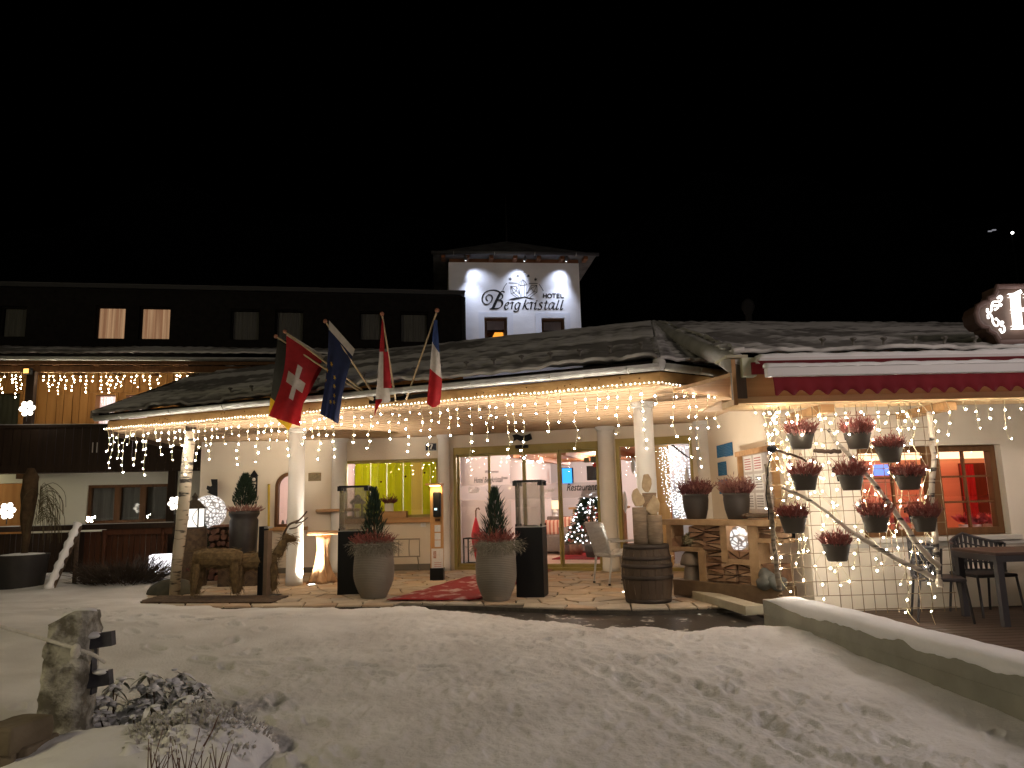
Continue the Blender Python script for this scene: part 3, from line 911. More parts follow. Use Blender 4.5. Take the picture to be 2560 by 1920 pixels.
ridge(rb + Vector((0, 0, .01)), RD + Vector((0, 0, .02)), .075)
ridge(RL + Vector((0, 0, .03)), RD + Vector((0, 0, .04)), .09, 'ridge_cap')
# snow guards along the roof
def guard(P, u, n, name='snow_guard', par=pav):
    mb = MB(); up = Vector(n)
    mb.tube([P, P + up * .05 + u * .0, P + up * .085 + Vector((0, -.03, .0))], [.014, .016, .022], 6)
    mb.ball(P + up * .08, .028, 6, 4, (1.5, 1, .7)); mb.build(name, mat('snow_guard_metal', (.20, .19, .18), rough=.6), par)
nA = Vector(nA)
for k in range(17):
    s = FE.L * (.28 + .70 * k / 16); v = .11 + .004 * k
    base = ra.lerp(rb, s / FE.L).lerp(RL.lerp(RD, s / FE.L), v)
    guard(base + nA * .05, FE.u, nA)
# thin edge board under the tiles (dark line above the gutter)
mb = MB(); mb.fbox(FE, -.2, FE.L, 2.765, 2.868, -.02, .02); mb.fbox(F2, 0, F2.L, 2.765, 2.868, -.02, .02); mb.build('drip_board', BLACKW, pav)
# verge board of the left gable
mb = MB(); a = ra + Vector((-.05, 0, -.05)); c = RL + Vector((-.05, 0, -.05))
mb.hexa([a, a + Vector((.05, .01, 0)), c + Vector((.05, .01, 0)), c, a + Vector((0, 0, .12)), a + Vector((.05, .01, .12)), c + Vector((.05, .01, .12)), c + Vector((0, 0, .12))]); mb.build('verge_board', mat('verge', (.10, .09, .075), rough=.8), pav)

# --- in-ground uplights beside the columns
UPC = (1.0, .88, .72)
UPW = emit('uplight_lens', (1.0, .95, .85), 5)
def uplight(p, e, label, spot=118, aim=None):
    e *= 2.3
    t_ = thing('ground_spotlight', label, 'spotlight', (p[0], p[1], 0), group='in-ground spotlights at the entrance')
    mb = MB(); mb.lathe([(.085, -.01), (.085, .012), (.06, .014)], (0, 0, 0), 18); mb.build('rim', STEEL, t_, local=True)
    mb = MB(); mb.lathe([(.0, .0145), (.055, .0145)], (0, 0, 0), 16); mb.build('lens', UPW, t_, local=True, recalc=False)
    lamp('SPOT', 'uplight_beam', (p[0], p[1], .03), e, UPC, .04, t_, spot=spot, blend=.8, aim=aim or (p[0] + .02, p[1] + .02, 2.5))
pp = atZ(779, 1463, 0); uplight(pp, 120, 'lit in-ground spotlight between the left front column and the stump stool', aim=(COLL.x + .1, COLL.y + .1, 2.0))
pp = atZ(1097, 1421, 0); uplight(pp, 170, 'lit in-ground spotlight at the foot of the wooden charging post', aim=(COLM.x + .0, COLM.y - .1, 2.2))
pp = atZ(1516, 1427, 0); uplight(pp, 140, 'lit in-ground spotlight behind the pale wicker chair by the glass doors')
pp = atZ(1566, 1482, 0); uplight(pp, 110, 'bright in-ground spotlight at the left foot of the barrel', aim=(COLR.x - .1, COLR.y + .2, 2.4))
pp = FD.pt(-.55, 0, .6); 

# ================================================================== lobby seen through the glass
LOBF = mat('lobby_floor_tiles', (.62, .46, .34), (.70, .54, .42), 1.5, .3)
mb = MB(); mb.fbox(FD, -.1, 6.2, -.05, -.012, -9, -.29); lob = tag(mb.build('lobby_floor', LOBF), kind='structure')
mb = MB()
mb.fbox(FD, -1.0, 6.2, 0, 2.56, -9.1, -9)             # back
PINKW = mat('lobby_wall', (.76, .68, .66), rough=.9)
tag(mb.build('lobby_wall_back', PINKW), kind='structure')
sV = FD.at(1279, 1250, -1.9)[0]
mb = MB(); mb.fbox(FD, -1.6, sV, 0, 2.5, -1.95, -1.85); mb.fbox(FD, -.75, -.65, 0, 2.5, -1.85, -.3); mb.fbox(FD, sV - .08, sV, 0, 2.5, -5.2, -1.95); tag(mb.build('lobby_wall_left', PINKW), kind='structure')
mb = MB(); mb.fbox(FD, 5.05, 5.15, 0, 2.5, -3.4, -.3); mb.fbox(FD, GS1 - .55, 5.05, 0, 2.5, -1.5, -1.4); tag(mb.build('lobby_wall_right', mat('cool_white_wall', (.50, .52, .60), rough=.9)), kind='structure')
# beams
for k, s in enumerate((1.0, 2.1, 3.2, 4.3, 5.4)):
    mb = MB(); mb.fbox(FD, s, s + .16, 2.36, 2.55, -8.9, -.4); tag(mb.build('beam', wood('reddish_beam', (.30, .12, .05), (.42, .19, .09), 'y', 2)), kind='structure')
mb = MB(); mb.fbox(FD, sV, 4.8, 2.2, 2.36, -5.0, -4.8); tag(mb.build('beam', MATS['reddish_beam']), kind='structure')
for k in range(9):
    mb = MB(); mb.fbox(FD, -.2, 5.0, 2.27, 2.30, -1.9 - .5 * k, -1.42 - .5 * k); tag(mb.build('ceiling_plank', wood('warm_ceiling', (.36, .17, .08), (.46, .24, .12), 'x', 1.5)), kind='structure')
for s in (.9, 1.9, 2.9, 3.9):
    mb = MB(); mb.fbox(FD, s, s + .14, 2.16, 2.27, -5.9, -1.4); tag(mb.build('beam', MATS['reddish_beam']), kind='structure')
# carpet in the lobby
mb = MB(); mb.fbox(FD, 1.4, 4.0, -.010, .004, -4.6, -2.4); tag(mb.build('lobby_rug', mat('red_rug', (.34, .025, .03), (.28, .02, .02), 20, .95)), 'red rug on the lobby floor seen through the doors', 'rug')
# chandelier
cp_ = FD.xyz(1337, 1150, -3.0)
ch = thing('ceiling_lamp', 'ceiling lamp with glowing globes in the lobby behind the doors', 'lamp', cp_)
mb = MB(); mb.cyl((0, 0, .02), (0, 0, .35), .012, n=8); mb.bar((-.12, 0, .02), (.12, 0, .02), .02, .02); mb.build('stem', DGREY, ch, local=True)
GLOBE = emit('lamp_globe', (1, .88, .7), 3)
for dx in (-.11, .11):
    mb = MB(); mb.smooth = True; mb.ball((dx, 0, .0), .075, 14, 8); mb.build('globe', GLOBE, ch, local=True)
LOBL = (1.0, .82, .70)
lamp('POINT', 'lobby_light', FD.pt(2.3, 2.0, -3.2), 72, LOBL, .12, ch)
lamp('POINT', 'lobby_light', FD.pt(1.8, 2.15, -6.6), 88, (1, .86, .80), .15, ch)
lamp('POINT', 'lobby_light', FD.pt(.75, 2.2, -1.0), 15, (1, .85, .82), .12, ch)
# TV screens
mb = MB(); a = FD.xyz(1408, 1200, -5.5); 
tv = thing('wall_screen', 'bright blue wall screen hanging in the lobby', 'screen', a)
mb = MB(); mb.box((.12, 0, .1), (.34, .04, .44), rz=.5); mb.build('casing', BLACK, tv, local=True)
mb = MB(); mb.box((.105, -.028, .1), (.30, .006, .40), rz=.5); mb.build('display', emit('blue_display', (.03, .33, 1.0), 0.9), tv, local=True)
a = FD.xyz(1472, 1193, -3.0)
tv = thing('lobby_monitor', 'black monitor hanging in front of the white lobby wall', 'monitor', a)
mb = MB(); mb.box((.15, 0, .09), (.38, .05, .32)); mb.build('casing', BLACK, tv, local=True)
mb = MB(); mb.box((.15, -.03, .09), (.34, .006, .27)); mb.build('display', mat('dark_display', (.02, .022, .025), rough=.25), tv, local=True)
# sofa
sp_ = FD.pt(FD.at(1356, 1350, -4.4)[0], 0, -4.4)
sf = thing('sofa', 'grey sofa with red-striped cushions in the lobby', 'sofa', sp_, FD.ang)
GREYF = mat('grey_fabric', (.16, .13, .11), (.2, .17, .14), 30, .95)
mb = MB(); mb.box((.7, 0, .22), (1.5, .85, .40)); soften(mb.build('seat', GREYF, sf, local=True), .05, 3)
mb = MB(); mb.box((.7, .42, .60), (1.5, .22, .50)); soften(mb.build('backrest', GREYF, sf, local=True), .06, 3)
for x in (-.12, 1.52):
    mb = MB(); mb.box((x, 0, .35), (.2, .9, .62)); soften(mb.build('armrest', GREYF, sf, local=True), .05, 3)
STRIPE, nt, b = _new('red_striped_fabric')
w_ = nt.nodes.new('ShaderNodeTexWave'); w_.inputs['Scale'].default_value = 3.2
nt.links.new(_obj_coord(nt), w_.inputs['Vector']); r_ = nt.nodes.new('ShaderNodeValToRGB'); r_.color_ramp.elements[0].color = (.5, .14, .08, 1); r_.color_ramp.elements[1].color = (.72, .52, .38, 1)
r_.color_ramp.elements[0].position = .35; r_.color_ramp.elements[1].position = .45
nt.links.new(w_.outputs[0], r_.inputs[0]); nt.links.new(r_.outputs[0], b.inputs['Base Color'])
for x, z, h in ((.25, .58, .38), (.75, .62, .44), (1.2, .62, .44)):
    mb = MB(); mb.box((x, .12, z), (.6, .2, h)); soften(mb.build('cushion', STRIPE, sf, local=True), .08, 3)
# table lamp
a = FD.xyz(1388, 1290, -5.4)
tl_ = thing('table_lamp', 'small lit table lamp with drum shade beside the sofa', 'lamp', a)
mb = MB(); mb.lathe([(.10, 0), (.05, .06), (.07, .12), (.02, .2)], (0, 0, -.02), 14); mb.build('base', WHITE, tl_, local=True)
mb = MB(); mb.lathe([(.14, .2), (.13, .42)], (0, 0, -.02), 18); mb.build('lamp_shade', emit('lit_shade', (1, .72, .42), .8), tl_, local=True)
mb = MB(); mb.lathe([(.3, -.9), (.3, -.04), (.25, -.02)], (0, 0, 0), 14); tag(mb.build('side_table', GREYF), 'dark round side table carrying the lobby lamp', 'table').location = a
# log stools
for px, h, lab in ((1437, .55, 'birch log stool standing beside the lobby Christmas tree'), (1415, .62, 'dark wicker stool standing in front of the lobby sofa')):
    p = FD.xyz(px, 1357, -3.6); p.z = 0
    mb = MB(); mb.lathe([(.17, 0), (.165, h * .5), (.17, h), (.0, h)], p, 16, wob=lambda a, z: 1 + .05 * math.sin(5 * a + z * 4))
    tag(mb.build('log_stool', mat('stool_bark', (.22, .12, .07), (.42, .28, .18), 9, .9) if px > 1420 else GREYF, smooth=True), lab, 'stool')
# Christmas tree
p = FD.xyz(1484, 1374, -2.9); p.z = 0
xt = thing('christmas_tree', 'decorated Christmas tree with white lights and red baubles behind the glass', 'tree', p)
mb = MB(); mb.lathe([(.16, 0), (.2, .26), (.0, .26)], (0, 0, 0), 16); mb.build('pot', mat('tree_pot', (.05, .05, .045), rough=.8), xt, local=True)
mb = MB(); mb.cyl((0, 0, .2), (0, 0, 1.5), .035, .012, 8); mb.build('trunk', FRAMEW, xt, local=True)
FIR = mat('fir_green', (.010, .028, .014), (.022, .050, .022), 14, .8)
def conifer(mb, h0, h1, r0, n, L, w, droop=-.2, cone=1.0):
    for k in range(n):
        t = random.random() ** .8; z = h0 + (h1 - h0) * t; r = r0 * (1 - t) ** cone * random.uniform(.35, 1.05)
        a = random.uniform(0, 6.283); d = Vector((math.cos(a), math.sin(a), random.uniform(droop - .3, droop + .6)))
        mb.blade((r * math.cos(a), r * math.sin(a), z), d, L * random.uniform(.6, 1.3), w)
mb = MB(); conifer(mb, .3, 1.55, .58, 4200, .13, .024, -.25, .8); mb.build('crown', FIR, xt, local=True, recalc=False)
LB = MB(); RB = MB()
for k in range(210):
    t = random.random() ** .9; z = .34 + 1.15 * t; r = .63 * (1 - t) ** .8 + .02; a = random.uniform(0, 6.283)
    LB.ball((r * math.cos(a), r * math.sin(a), z), .017, 6, 4)
tag(LB.build('tree_lights', BULBC, xt, local=True), kind='stuff')
for k in range(26):
    t = random.random() ** .9; z = .36 + 1.1 * t; r = .61 * (1 - t) ** .8 + .02; a = random.uniform(0, 6.283)
    mb = MB(); mb.smooth = True; mb.ball((r * math.cos(a), r * math.sin(a), z), .035, 8, 6); mb.build('bauble', mat('red_bauble', (.45, .02, .02), rough=.2, spec=.7), xt, local=True)
# umbrella stand
p = FD.xyz(1160, 1412, -.9); p.z = 0
us = thing('umbrella_stand', 'black frame stand holding a red umbrella behind the left door pane', 'stand', p, FD.ang)
mb = MB()
for x in (0, .42):
    for y in (0, .25): mb.box((x, y, .27), (.025, .025, .54))
for z in (.03, .53):
    mb.box((.21, 0, z), (.44, .025, .025)); mb.box((.21, .25, z), (.44, .025, .025)); mb.box((0, .125, z), (.025, .25, .025)); mb.box((.42, .125, z), (.025, .25, .025))
mb.build('frame', BLACK, us, local=True)
um = thing('umbrella', 'folded red umbrella with curved wooden handle leaning in the black stand', 'umbrella', p + Vector((.25, 0, .1)))
mb = MB(); mb.lathe([(.02, .0), (.09, .35), (.10, .5), (.05, .72), (.012, .85)], (0, .1, 0), 12, wob=lambda a, z: 1 + .2 * math.sin(6 * a)); mb.build('canopy', mat('red_cloth', (.5, .02, .03), rough=.8), um, local=True)
mb = MB(); mb.tube([(0, .1, .85), (0, .1, .98), (.02, .1, 1.03), (.06, .1, 1.04), (.08, .1, 1.0)], .014, 8); mb.build('handle', FRAMEW, um, local=True)
# shelf unit and timber counter in the lobby depth
mb = MB(); a = FD.pt(1.35, 0, -5.6)
st_ = thing('reception_counter', 'wooden reception counter at the back of the lobby', 'counter', a, FD.ang)
mb = MB(); mb.box((.5, 0, .5), (1.3, .5, 1.0)); mb.build('front', SPRUCE2, st_, local=True)
mb = MB(); mb.box((.5, 0, 1.03), (1.5, .62, .05)); mb.build('counter_top', LARCHX, st_, local=True)
mb = MB(); a = FD.xyz(1300, 1300, -4.5); hs0, hs1 = FD.at(1279, 1300, -4.6)[0], FD.at(1297, 1300, -4.6)[0]; mb.fbox(FD, hs0, hs1, .0, 1.45, -4.9, -4.6)
sh = mb.build('bookshelf', wood('shelf_wood', (.24, .10, .05), (.32, .15, .08), 'z', 3)); tag(sh, 'reddish wooden shelf against the lobby side wall', 'shelf')
for k in range(4):
    mb = MB(); mb.fbox(FD, hs0 + .03, hs1 - .03, .15 + k * .36, .42 + k * .36, -4.6, -4.585); mb.build('shelf_bay', mat('shelf_dark', (.06, .03, .02), rough=.9), sh)

# LED curtain, wood panel and branch in the corner window
lc = thing('light_curtain', 'dense curtain of white fairy lights hanging behind the corner window', 'lights', FD.pt(GS1 - .6, 0, -.5))
mb = MB(); wv = MB()
for k in range(26):
    s = FD.at(1652 + 74 * random.random(), 1200, -.55)[0]; z = GZ - .15; top = z; d = -.55 + random.uniform(-.06, .06)
    zend = random.uniform(.75, 1.1); z -= random.uniform(0, .06)
    pts = []
    while z > zend:
        s += random.gauss(0, .010) + .004; pts.append(FD.pt(s, z, d)); mb.ball(FD.pt(s + random.gauss(0, .012), z, d), .008, 6, 4); z -= .055 * random.uniform(.7, 1.4)
    wv.tube(pts, .002, 4)
tag(mb.build('bulbs', BULBC, lc), kind='stuff'); wv.build('wires', WIRE, lc)
mb = MB(); mb.fbox(FD, FD.at(1625, 1200, -1.0)[0], FD.at(1672, 1200, -1.0)[0], 0, 2.3, -1.05, -1.0); tag(mb.build('timber_panel', LARCH), 'tall pale timber panel behind the light curtain', 'panel')
mb = MB(); mb.tube(bez([FD.xyz(1632, 1112, -.4), FD.xyz(1672, 1109, -.4), FD.xyz(1700, 1128, -.4), FD.xyz(1722, 1144, -.4), FD.xyz(1738, 1147, -.4)], 5), [.018] * 14 + [.01] * 7, 7); tag(mb.build('hanging_branch', mat('dark_bark', (.03, .02, .015), rough=.95)), 'dark crooked branch hanging in the corner window', 'branch')
for px, py, L in ((1562, 1255, .42), (1583, 1165, .32), (1718, 1200, .5)):
    p = FD.xyz(px, py, -.45)
    mb = MB(); mb.lathe([(.0, -L / 2), (.035, -L * .3), (.05, 0), (.03, L * .35), (.0, L / 2)], p, 10); o = mb.build('feather_ornament', WHITE, smooth=True)
    tag(o, {1562: 'white feather ornament hanging low behind the left part of the corner window', 1583: 'small white feather ornament near the top of the corner window', 1718: 'white feather ornament under the dark branch at the right of the corner window'}[px], 'ornament')
mb = MB(); mb.fbox(FD, GS0 + .1, GS0 + .9, 0, 2.4, -2.6, -2.5); tag(mb.build('lobby_wall_wood', wood('orange_wood', (.42, .17, .06), (.52, .24, .09), 'z', 2)), kind='structure')
lamp('POINT', 'lobby_light', FD.pt(GS0 + .6, 2.1, -1.1), 14, (1, .70, .48), .12, ch)
lamp('POINT', 'lobby_light', FD.pt(GS1 - .35, 2.2, -.9), 2.6, (.80, .92, 1), .12, ch)
# ================================================================== main hotel, left and behind
hot = thing('main_hotel', 'long dark hotel building with black attic, wooden balcony and pale ground floor', 'building', (-9, 17, 0))
ATZ1 = FH.at(200, 722)[1]; ATZ0 = 4.75
attw = []
for (x0, x1, y0, y1, lit) in ((-6, 68, 765, 842, 0), (233, 315, 764, 847, 1), (344, 427, 766, 848, 1), (574, 650, 772, 850, 0), (686, 760, 774, 852, 0), (898, 955, 778, 850, 0), (1000, 1070, 780, 855, 0)):
    a = FH.at(x0, y1); c = FH.at(x1, y0); attw.append((a[0], c[0], a[1], c[1], lit))
mb = MB(); wall_holes(mb, FH, -9, FH.L, ATZ0, ATZ1, -.3, 0, [w[:4] for w in attw]); mb.build('attic_wall', BLACKW, hot)
CURT_D = mat('unlit_curtain', (.24, .235, .22), (.32, .31, .29), 8, .9, stretch=(9, 9, .3))
def curtain(F, s0, s1, z0, z1, d, m, name, par, amp=.02, n=40):
    mb = MB(); V = []; Fc = []
    ph = random.uniform(0, 6)
    for i in range(n + 1):
        s = s0 + (s1 - s0) * i / n; dd_ = d + amp * (math.sin(i * 1.25 + ph) + .5 * math.sin(i * .55 + ph * 2))
        V += [F.pt(s, z0, dd_), F.pt(s, z1, dd_)]
    Fc = [(2 * i, 2 * i + 2, 2 * i + 3, 2 * i + 1) for i in range(n)]
    mb.add(V, Fc); return mb.build(name, m, par, smooth=True, recalc=False)
# a lit curtain: cloth whose own emission, streaked like folds, stands in for room light
CURTM, nt, b = _new('emissive_curtain')
w_ = nt.nodes.new('ShaderNodeTexNoise'); w_.inputs['Scale'].default_value = 2.2; w_.inputs['Detail'].default_value = 3
nt.links.new(_obj_coord(nt, (6, 6, .12)), w_.inputs['Vector'])
r_ = nt.nodes.new('ShaderNodeValToRGB'); r_.color_ramp.elements[0].position = .38; r_.color_ramp.elements[1].position = .66
r_.color_ramp.elements[0].color = (.42, .20, .10, 1); r_.color_ramp.elements[1].color = (.86, .52, .28, 1)
nt.links.new(w_.outputs[0], r_.inputs[0]); nt.links.new(r_.outputs[0], b.inputs['Emission Color']); b.inputs['Emission Strength'].default_value = .30
b.inputs['Base Color'].default_value = (.4, .3, .25, 1)
for (s0, s1, z0, z1, lit) in attw:
    f = MB(); t = .035
    bars(f, FH, [(s0, s0 + t, z0, z1), (s1 - t, s1, z0, z1), (s0 + t, s1 - t, z0, z0 + t), (s0 + t, s1 - t, z1 - t, z1)], -.2, -.1)
    wo = f.build('attic_window', BLACKW, hot)
    curtain(FH, s0 + .01, s1 - .01, z0 + .01, z1 - .01, -.24, CURTM if lit else CURT_D, 'curtain', wo)
    mb = MB(); mb.add([FH.pt(s0, z0, -.15), FH.pt(s1, z0, -.15), FH.pt(s1, z1, -.15), FH.pt(s0, z1, -.15)], [(0, 1, 2, 3)]); mb.build('pane', GLASSD, wo)
# attic roof edge and metal corner
mb = MB(); mb.fbox(FH, -9, FH.L + .06, ATZ1, ATZ1 + .09, -8, .14); mb.build('attic_roof', mat('dark_sheet', (.03, .03, .032), rough=.6), hot)
mb = MB(); mb.fbox(FH, -9, FH.L + .08, ATZ1 + .09, ATZ1 + .11, -.3, .15); mb.build('attic_roof_edge', mat('snow_dusted_edge', (.07, .07, .072), rough=.9), hot)
s, z = FH.at(1158, 745); mb = MB(); mb.fbox(FH, s - .05, s + .05, 4.9, z, .0, .10); mb.build('downpipe', BLACK, hot)
# skirt roof over the balcony: tile edge, gutter, rafters
FK = Frame(FH.pt(-9, 0, 1.55), FH.pt(FH.L, 0, 1.55))
kz = FK.at(200, 884)[1]
snowroof('skirt_roof', FK.pt(0, kz, 0), FK.pt(FK.L, kz, 0), FH.pt(FH.L, kz + .45, 0), FH.pt(-9, kz + .45, 0), 420, 40, hot, tile=(.26, .36), snow=(0, .04), seed=11)
gutter(FK, 0, FK.L, kz - .10, .05, hot)
mb = MB(); mb.fbox(FK, 0, FK.L, kz - .24, kz - .13, -.08, -.02); mb.build('fascia_board', FRAMEW, hot)
zb = FK.at(200, 926)[1]
mb = MB(); mb.fbox(FK, 0, FK.L, zb + .0, zb + .14, -.35, -.20); mb.build('purlin', FRAMEW, hot)
for k in range(22):
    s = .4 + k * .85; mb = MB(); mb.fbox(FK, s, s + .12, zb + .14, zb + .28, -1.5, -.1); mb.build('rafter', FRAMEW, hot)
# upper floor wall in warm wood boards
UZ0, UZ1 = 2.3, 4.78
w1a = FH.at(236, 1060); w1b = FH.at(290, 988); w2a = FH.at(312, 1060)[0]; w2b = FH.at(372, 988)[0]; w0b = FH.at(52, 984)
uph = [(w1a[0], w1b[0], UZ0 + .2, w1b[1]), (w2a, w2b, UZ0 + .2, w1b[1]), (FH.at(-60, 1000)[0], w0b[0], UZ0 + .2, w0b[1])]
BALW = wood('balcony_wall_wood', (.34, .15, .035), (.46, .22, .06), 'z', 2)
s = -8.9; 
base_ = MB(); wall_holes(base_, FH, -9, FH.L, UZ0, UZ1, -.3, -.03, uph); base_.build('upper_wall', BALW, hot)
while s < 6.2:
    wd = random.uniform(.15, .22); zc = UZ0
    hs = [h for h in uph if h[0] < s + wd and h[1] > s]
    mb = MB()
    if hs: mb.fbox(FH, s, s + wd - .012, hs[0][3] + .07, UZ1, -.03, .0)
    else: mb.fbox(FH, s, s + wd - .012, UZ0, UZ1, -.03, random.uniform(-.006, .004))
    mb.build('board', BALW, hot); s += wd
CURTW, nt, b = _new('emissive_net_curtain')  # window glow and fold streaks put into this cloth's emission too
w_ = nt.nodes.new('ShaderNodeTexNoise'); w_.inputs['Scale'].default_value = 1.7; nt.links.new(_obj_coord(nt, (6, 6, .1)), w_.inputs['Vector'])
r_ = nt.nodes.new('ShaderNodeValToRGB'); r_.color_ramp.elements[0].position = .4; r_.color_ramp.elements[1].position = .6
r_.color_ramp.elements[0].color = (.62, .42, .40, 1); r_.color_ramp.elements[1].color = (1.0, .78, .74, 1)
nt.links.new(w_.outputs[0], r_.inputs[0]); nt.links.new(r_.outputs[0], b.inputs['Emission Color']); b.inputs['Emission Strength'].default_value = .42
for k, (s0, s1, z0, z1) in enumerate(uph):
    f = MB(); t = .06
    bars(f, FH, [(s0 - t, s0, z0, z1 + t), (s1, s1 + t, z0, z1 + t), (s0, s1, z1, z1 + t)], -.12, .03)
    wo = f.build('balcony_door', BALW, hot)
    curtain(FH, s0, s1, z0, z1, -.24, CURTW if k < 2 else mat('dull_green_curtain', (.12, .12, .08), rough=.9), 'curtain', wo)
    mb = MB(); mb.add([FH.pt(s0, z0, -.1), FH.pt(s1, z0, -.1), FH.pt(s1, z1, -.1), FH.pt(s0, z1, -.1)], [(0, 1, 2, 3)]); mb.build('pane', GLASS, wo)
# balcony parapet of dark boards
bz1 = FK.at(120, 1062)[1]; bz0 = FK.at(120, 1176)[1]
mb = MB(); mb.fbox(FK, 0, 16.2, bz0, bz0 + .12, -1.5, .0); mb.build('balcony_floor', DARKW, hot)
mb = MB(); mb.fbox(FK, 0, 16.2, bz1 - .06, bz1, -.1, .05); mb.build('balcony_rail', DARKW, hot)
mb = MB(); mb.fbox(FK, 0, 16.2, bz1, bz1 + .012, -.09, .04); mb.build('rail_snow', mat('thin_snow', (.5, .5, .5), rough=.9), hot)
s = 0.0
while s < 16.1:
    mb = MB(); mb.fbox(FK, s, s + .165, bz0 - .05, bz1 - .06, -.035 + random.uniform(-.004, .004), -.005); mb.build('balcony_board', DARKW, hot); s += .175
mb = MB(); 
for px in (232, 243):
    s, z = FK.at(px, 1120); mb.fbox(FK, s - .008, s + .008, z - .1, z + .12, .0, .02)
mb.build('balcony_latch', mat('pale_metal', (.6, .55, .5), rough=.5), hot)
for px in (68, 437):       # posts
    s = FK.at(px, 1000)[0]; mb = MB(); mb.fbox(FK, s - .08, s + .08, bz1 if px == 68 else 0, zb if px == 68 else bz0, -.22, -.06); mb.build('post', DARKW, hot)
s = FK.at(446, 1200)[0]; 
# ground floor wall and window
gwA = FH.at(213, 1310); gwB = FH.at(424, 1209)
mb = MB(); wall_holes(mb, FH, -9, FH.L, -.05, UZ0, -.3, 0, [(gwA[0], gwB[0], gwA[1], gwB[1]), (FH.at(-60, 1200)[0], FH.at(84, 1200)[0], 0, FH.at(40, 1208)[1])]); mb.build('ground_floor_wall', WALLG, hot)
f = MB(); t = .07; a0, z0 = gwA; a1, z1 = gwB
c1, c2 = a0 + (a1 - a0) * .36, a0 + (a1 - a0) * .67
bars(f, FH, [(a0, a0 + t, z0, z1), (a1 - t, a1, z0, z1), (a0 + t, a1 - t, z1 - t, z1), (a0 + t, a1 - t, z0, z0 + t), (c1 - t, c1 + t, z0 + t, z1 - t), (c2 - t, c2 + t, z0 + t, z1 - t)], -.18, -.06)
gw = f.build('ground_floor_window', FRAMEW, hot)
curtain(FH, a0, a1, z0, z1, -.27, CURT_D, 'curtain', gw, .03)
mb = MB(); mb.add([FH.pt(a0, z0, -.12), FH.pt(a1, z0, -.12), FH.pt(a1, z1, -.12), FH.pt(a0, z1, -.12)], [(0, 1, 2, 3)]); mb.build('pane', GLASSD, gw)
gd0, gd1 = FH.at(-60, 1200)[0], FH.at(84, 1200)[0]
mb = MB(); mb.fbox(FH, gd0, gd1, 0, FH.at(40, 1208)[1], -.22, -.14); gdo = mb.build('porch_door', wood('porch_door_wood', (.30, .13, .04), (.38, .18, .06), 'z', 2), hot)
mb = MB(); mb.fbox(FH, FH.at(50, 1200)[0], gd1 + .05, FH.at(40, 1198)[1], FH.at(40, 1180)[1], -.1, .2); mb.build('lintel', FRAMEW, gdo)
# porch lamp on the wall, outside the picture to the left
pl_ = thing('porch_lamp', 'round porch lamp under the balcony near the left edge', 'lamp', FH.pt(-1.2, 1.95, .12))
mb = MB(); mb.smooth = True; mb.ball((0, 0, 0), .09, 14, 8); mb.build('globe', emit('porch_globe', (1, .86, .55), 3), pl_, local=True)
mb = MB(); mb.cyl((0, .1, 0), (0, .0, 0), .05, n=12); mb.build('base', BLACK, pl_, local=True)
lamp('POINT', 'porch_light', FH.pt(-1.2, 1.95, .45), 34, (1.0, .88, .52), .1, pl_)
# terrace railing in front of the ground floor
FW = Frame(atY(-200, 1420, 14.1), atY(455, 1420, 14.6))
rz1 = FW.at(200, 1312)[1]; rz0 = FW.at(200, 1432)[1]
rail = thing('terrace_railing', 'red-brown board railing with turned end posts in front of the ground floor', 'railing', (FW.a.x, FW.a.y, 0))
mb = MB(); mb.fbox(FW, 0, FW.at(448, 1320)[0], rz1 - .10, rz1, -.12, .10); mb.build('top_rail', DARKW, rail)
mb = MB(); mb.fbox(FW, 0, FW.at(430, 1320)[0], rz1 + .001, rz1 + .012, -.1, .08); mb.build('rail_snow', MATS['thin_snow'], rail)
sp0, sp1 = FW.at(268, 1340)[0], FW.at(432, 1340)[0]
mb = MB(); mb.fbox(FW, sp0, sp1, rz1 - .22, rz1 - .10, -.02, .05); mb.build('apron_rail', REDW, rail)
s = .0
while s < sp1 - .1:
    mb = MB(); mb.fbox(FW, s, s + .092, rz0 + .02, rz1 - .14, -.05, -.02 + random.uniform(-.004, .004)); mb.build('board', REDW if s > FW.at(200, 1340)[0] else DARKW, rail); s += .105  # redder boards paint the lit stretch, dark ones the unlit left part
for px in (262, 408):
    s = FW.at(px, 1350)[0]; p = FW.pt(s, 0, .02)
    mb = MB(); mb.smooth = True
    hz = rz1 - rz0; mb.lathe([(.05, .0), (.05, .12 * hz), (.025, .18 * hz), (.06, .32 * hz), (.03, .48 * hz), (.055, .55 * hz), (.028, .62 * hz), (.05, .74 * hz), (.05, .88 * hz)], (p.x, p.y, rz0), 12); mb.build('turned_post', REDW, rail)

# ================================================================== sign tower
tow = thing('sign_tower', 'square white tower with hip roof carrying the floodlit hotel lettering', 'tower', FT.pt(FT.L / 2, 0, -1.8))
TZ1 = FT.at(1290, 657)[1]
tw1 = (*FT.at(1212, 850), *FT.at(1268, 793)); tw2 = (*FT.at(1355, 850), *FT.at(1411, 795))
th = [(tw1[0], tw1[2], tw1[1] - .6, tw1[3]), (tw2[0], tw2[2], tw2[1] - .6, tw2[3])]
mb = MB(); wall_holes(mb, FT, 0, FT.L, 3.2, TZ1, -.3, 0, th)
mb.fbox(FT, 0, .3, 3.2, TZ1, -3.8, -.3); mb.fbox(FT, FT.L - .3, FT.L, 3.2, TZ1, -3.8, -.3); mb.fbox(FT, .3, FT.L - .3, 3.2, TZ1, -3.8, -3.5)
mb.build('wall', TOWERW, tow)
TWF = wood('tower_window_wood', (.06, .03, .015), (.09, .045, .02), 'z', 4)
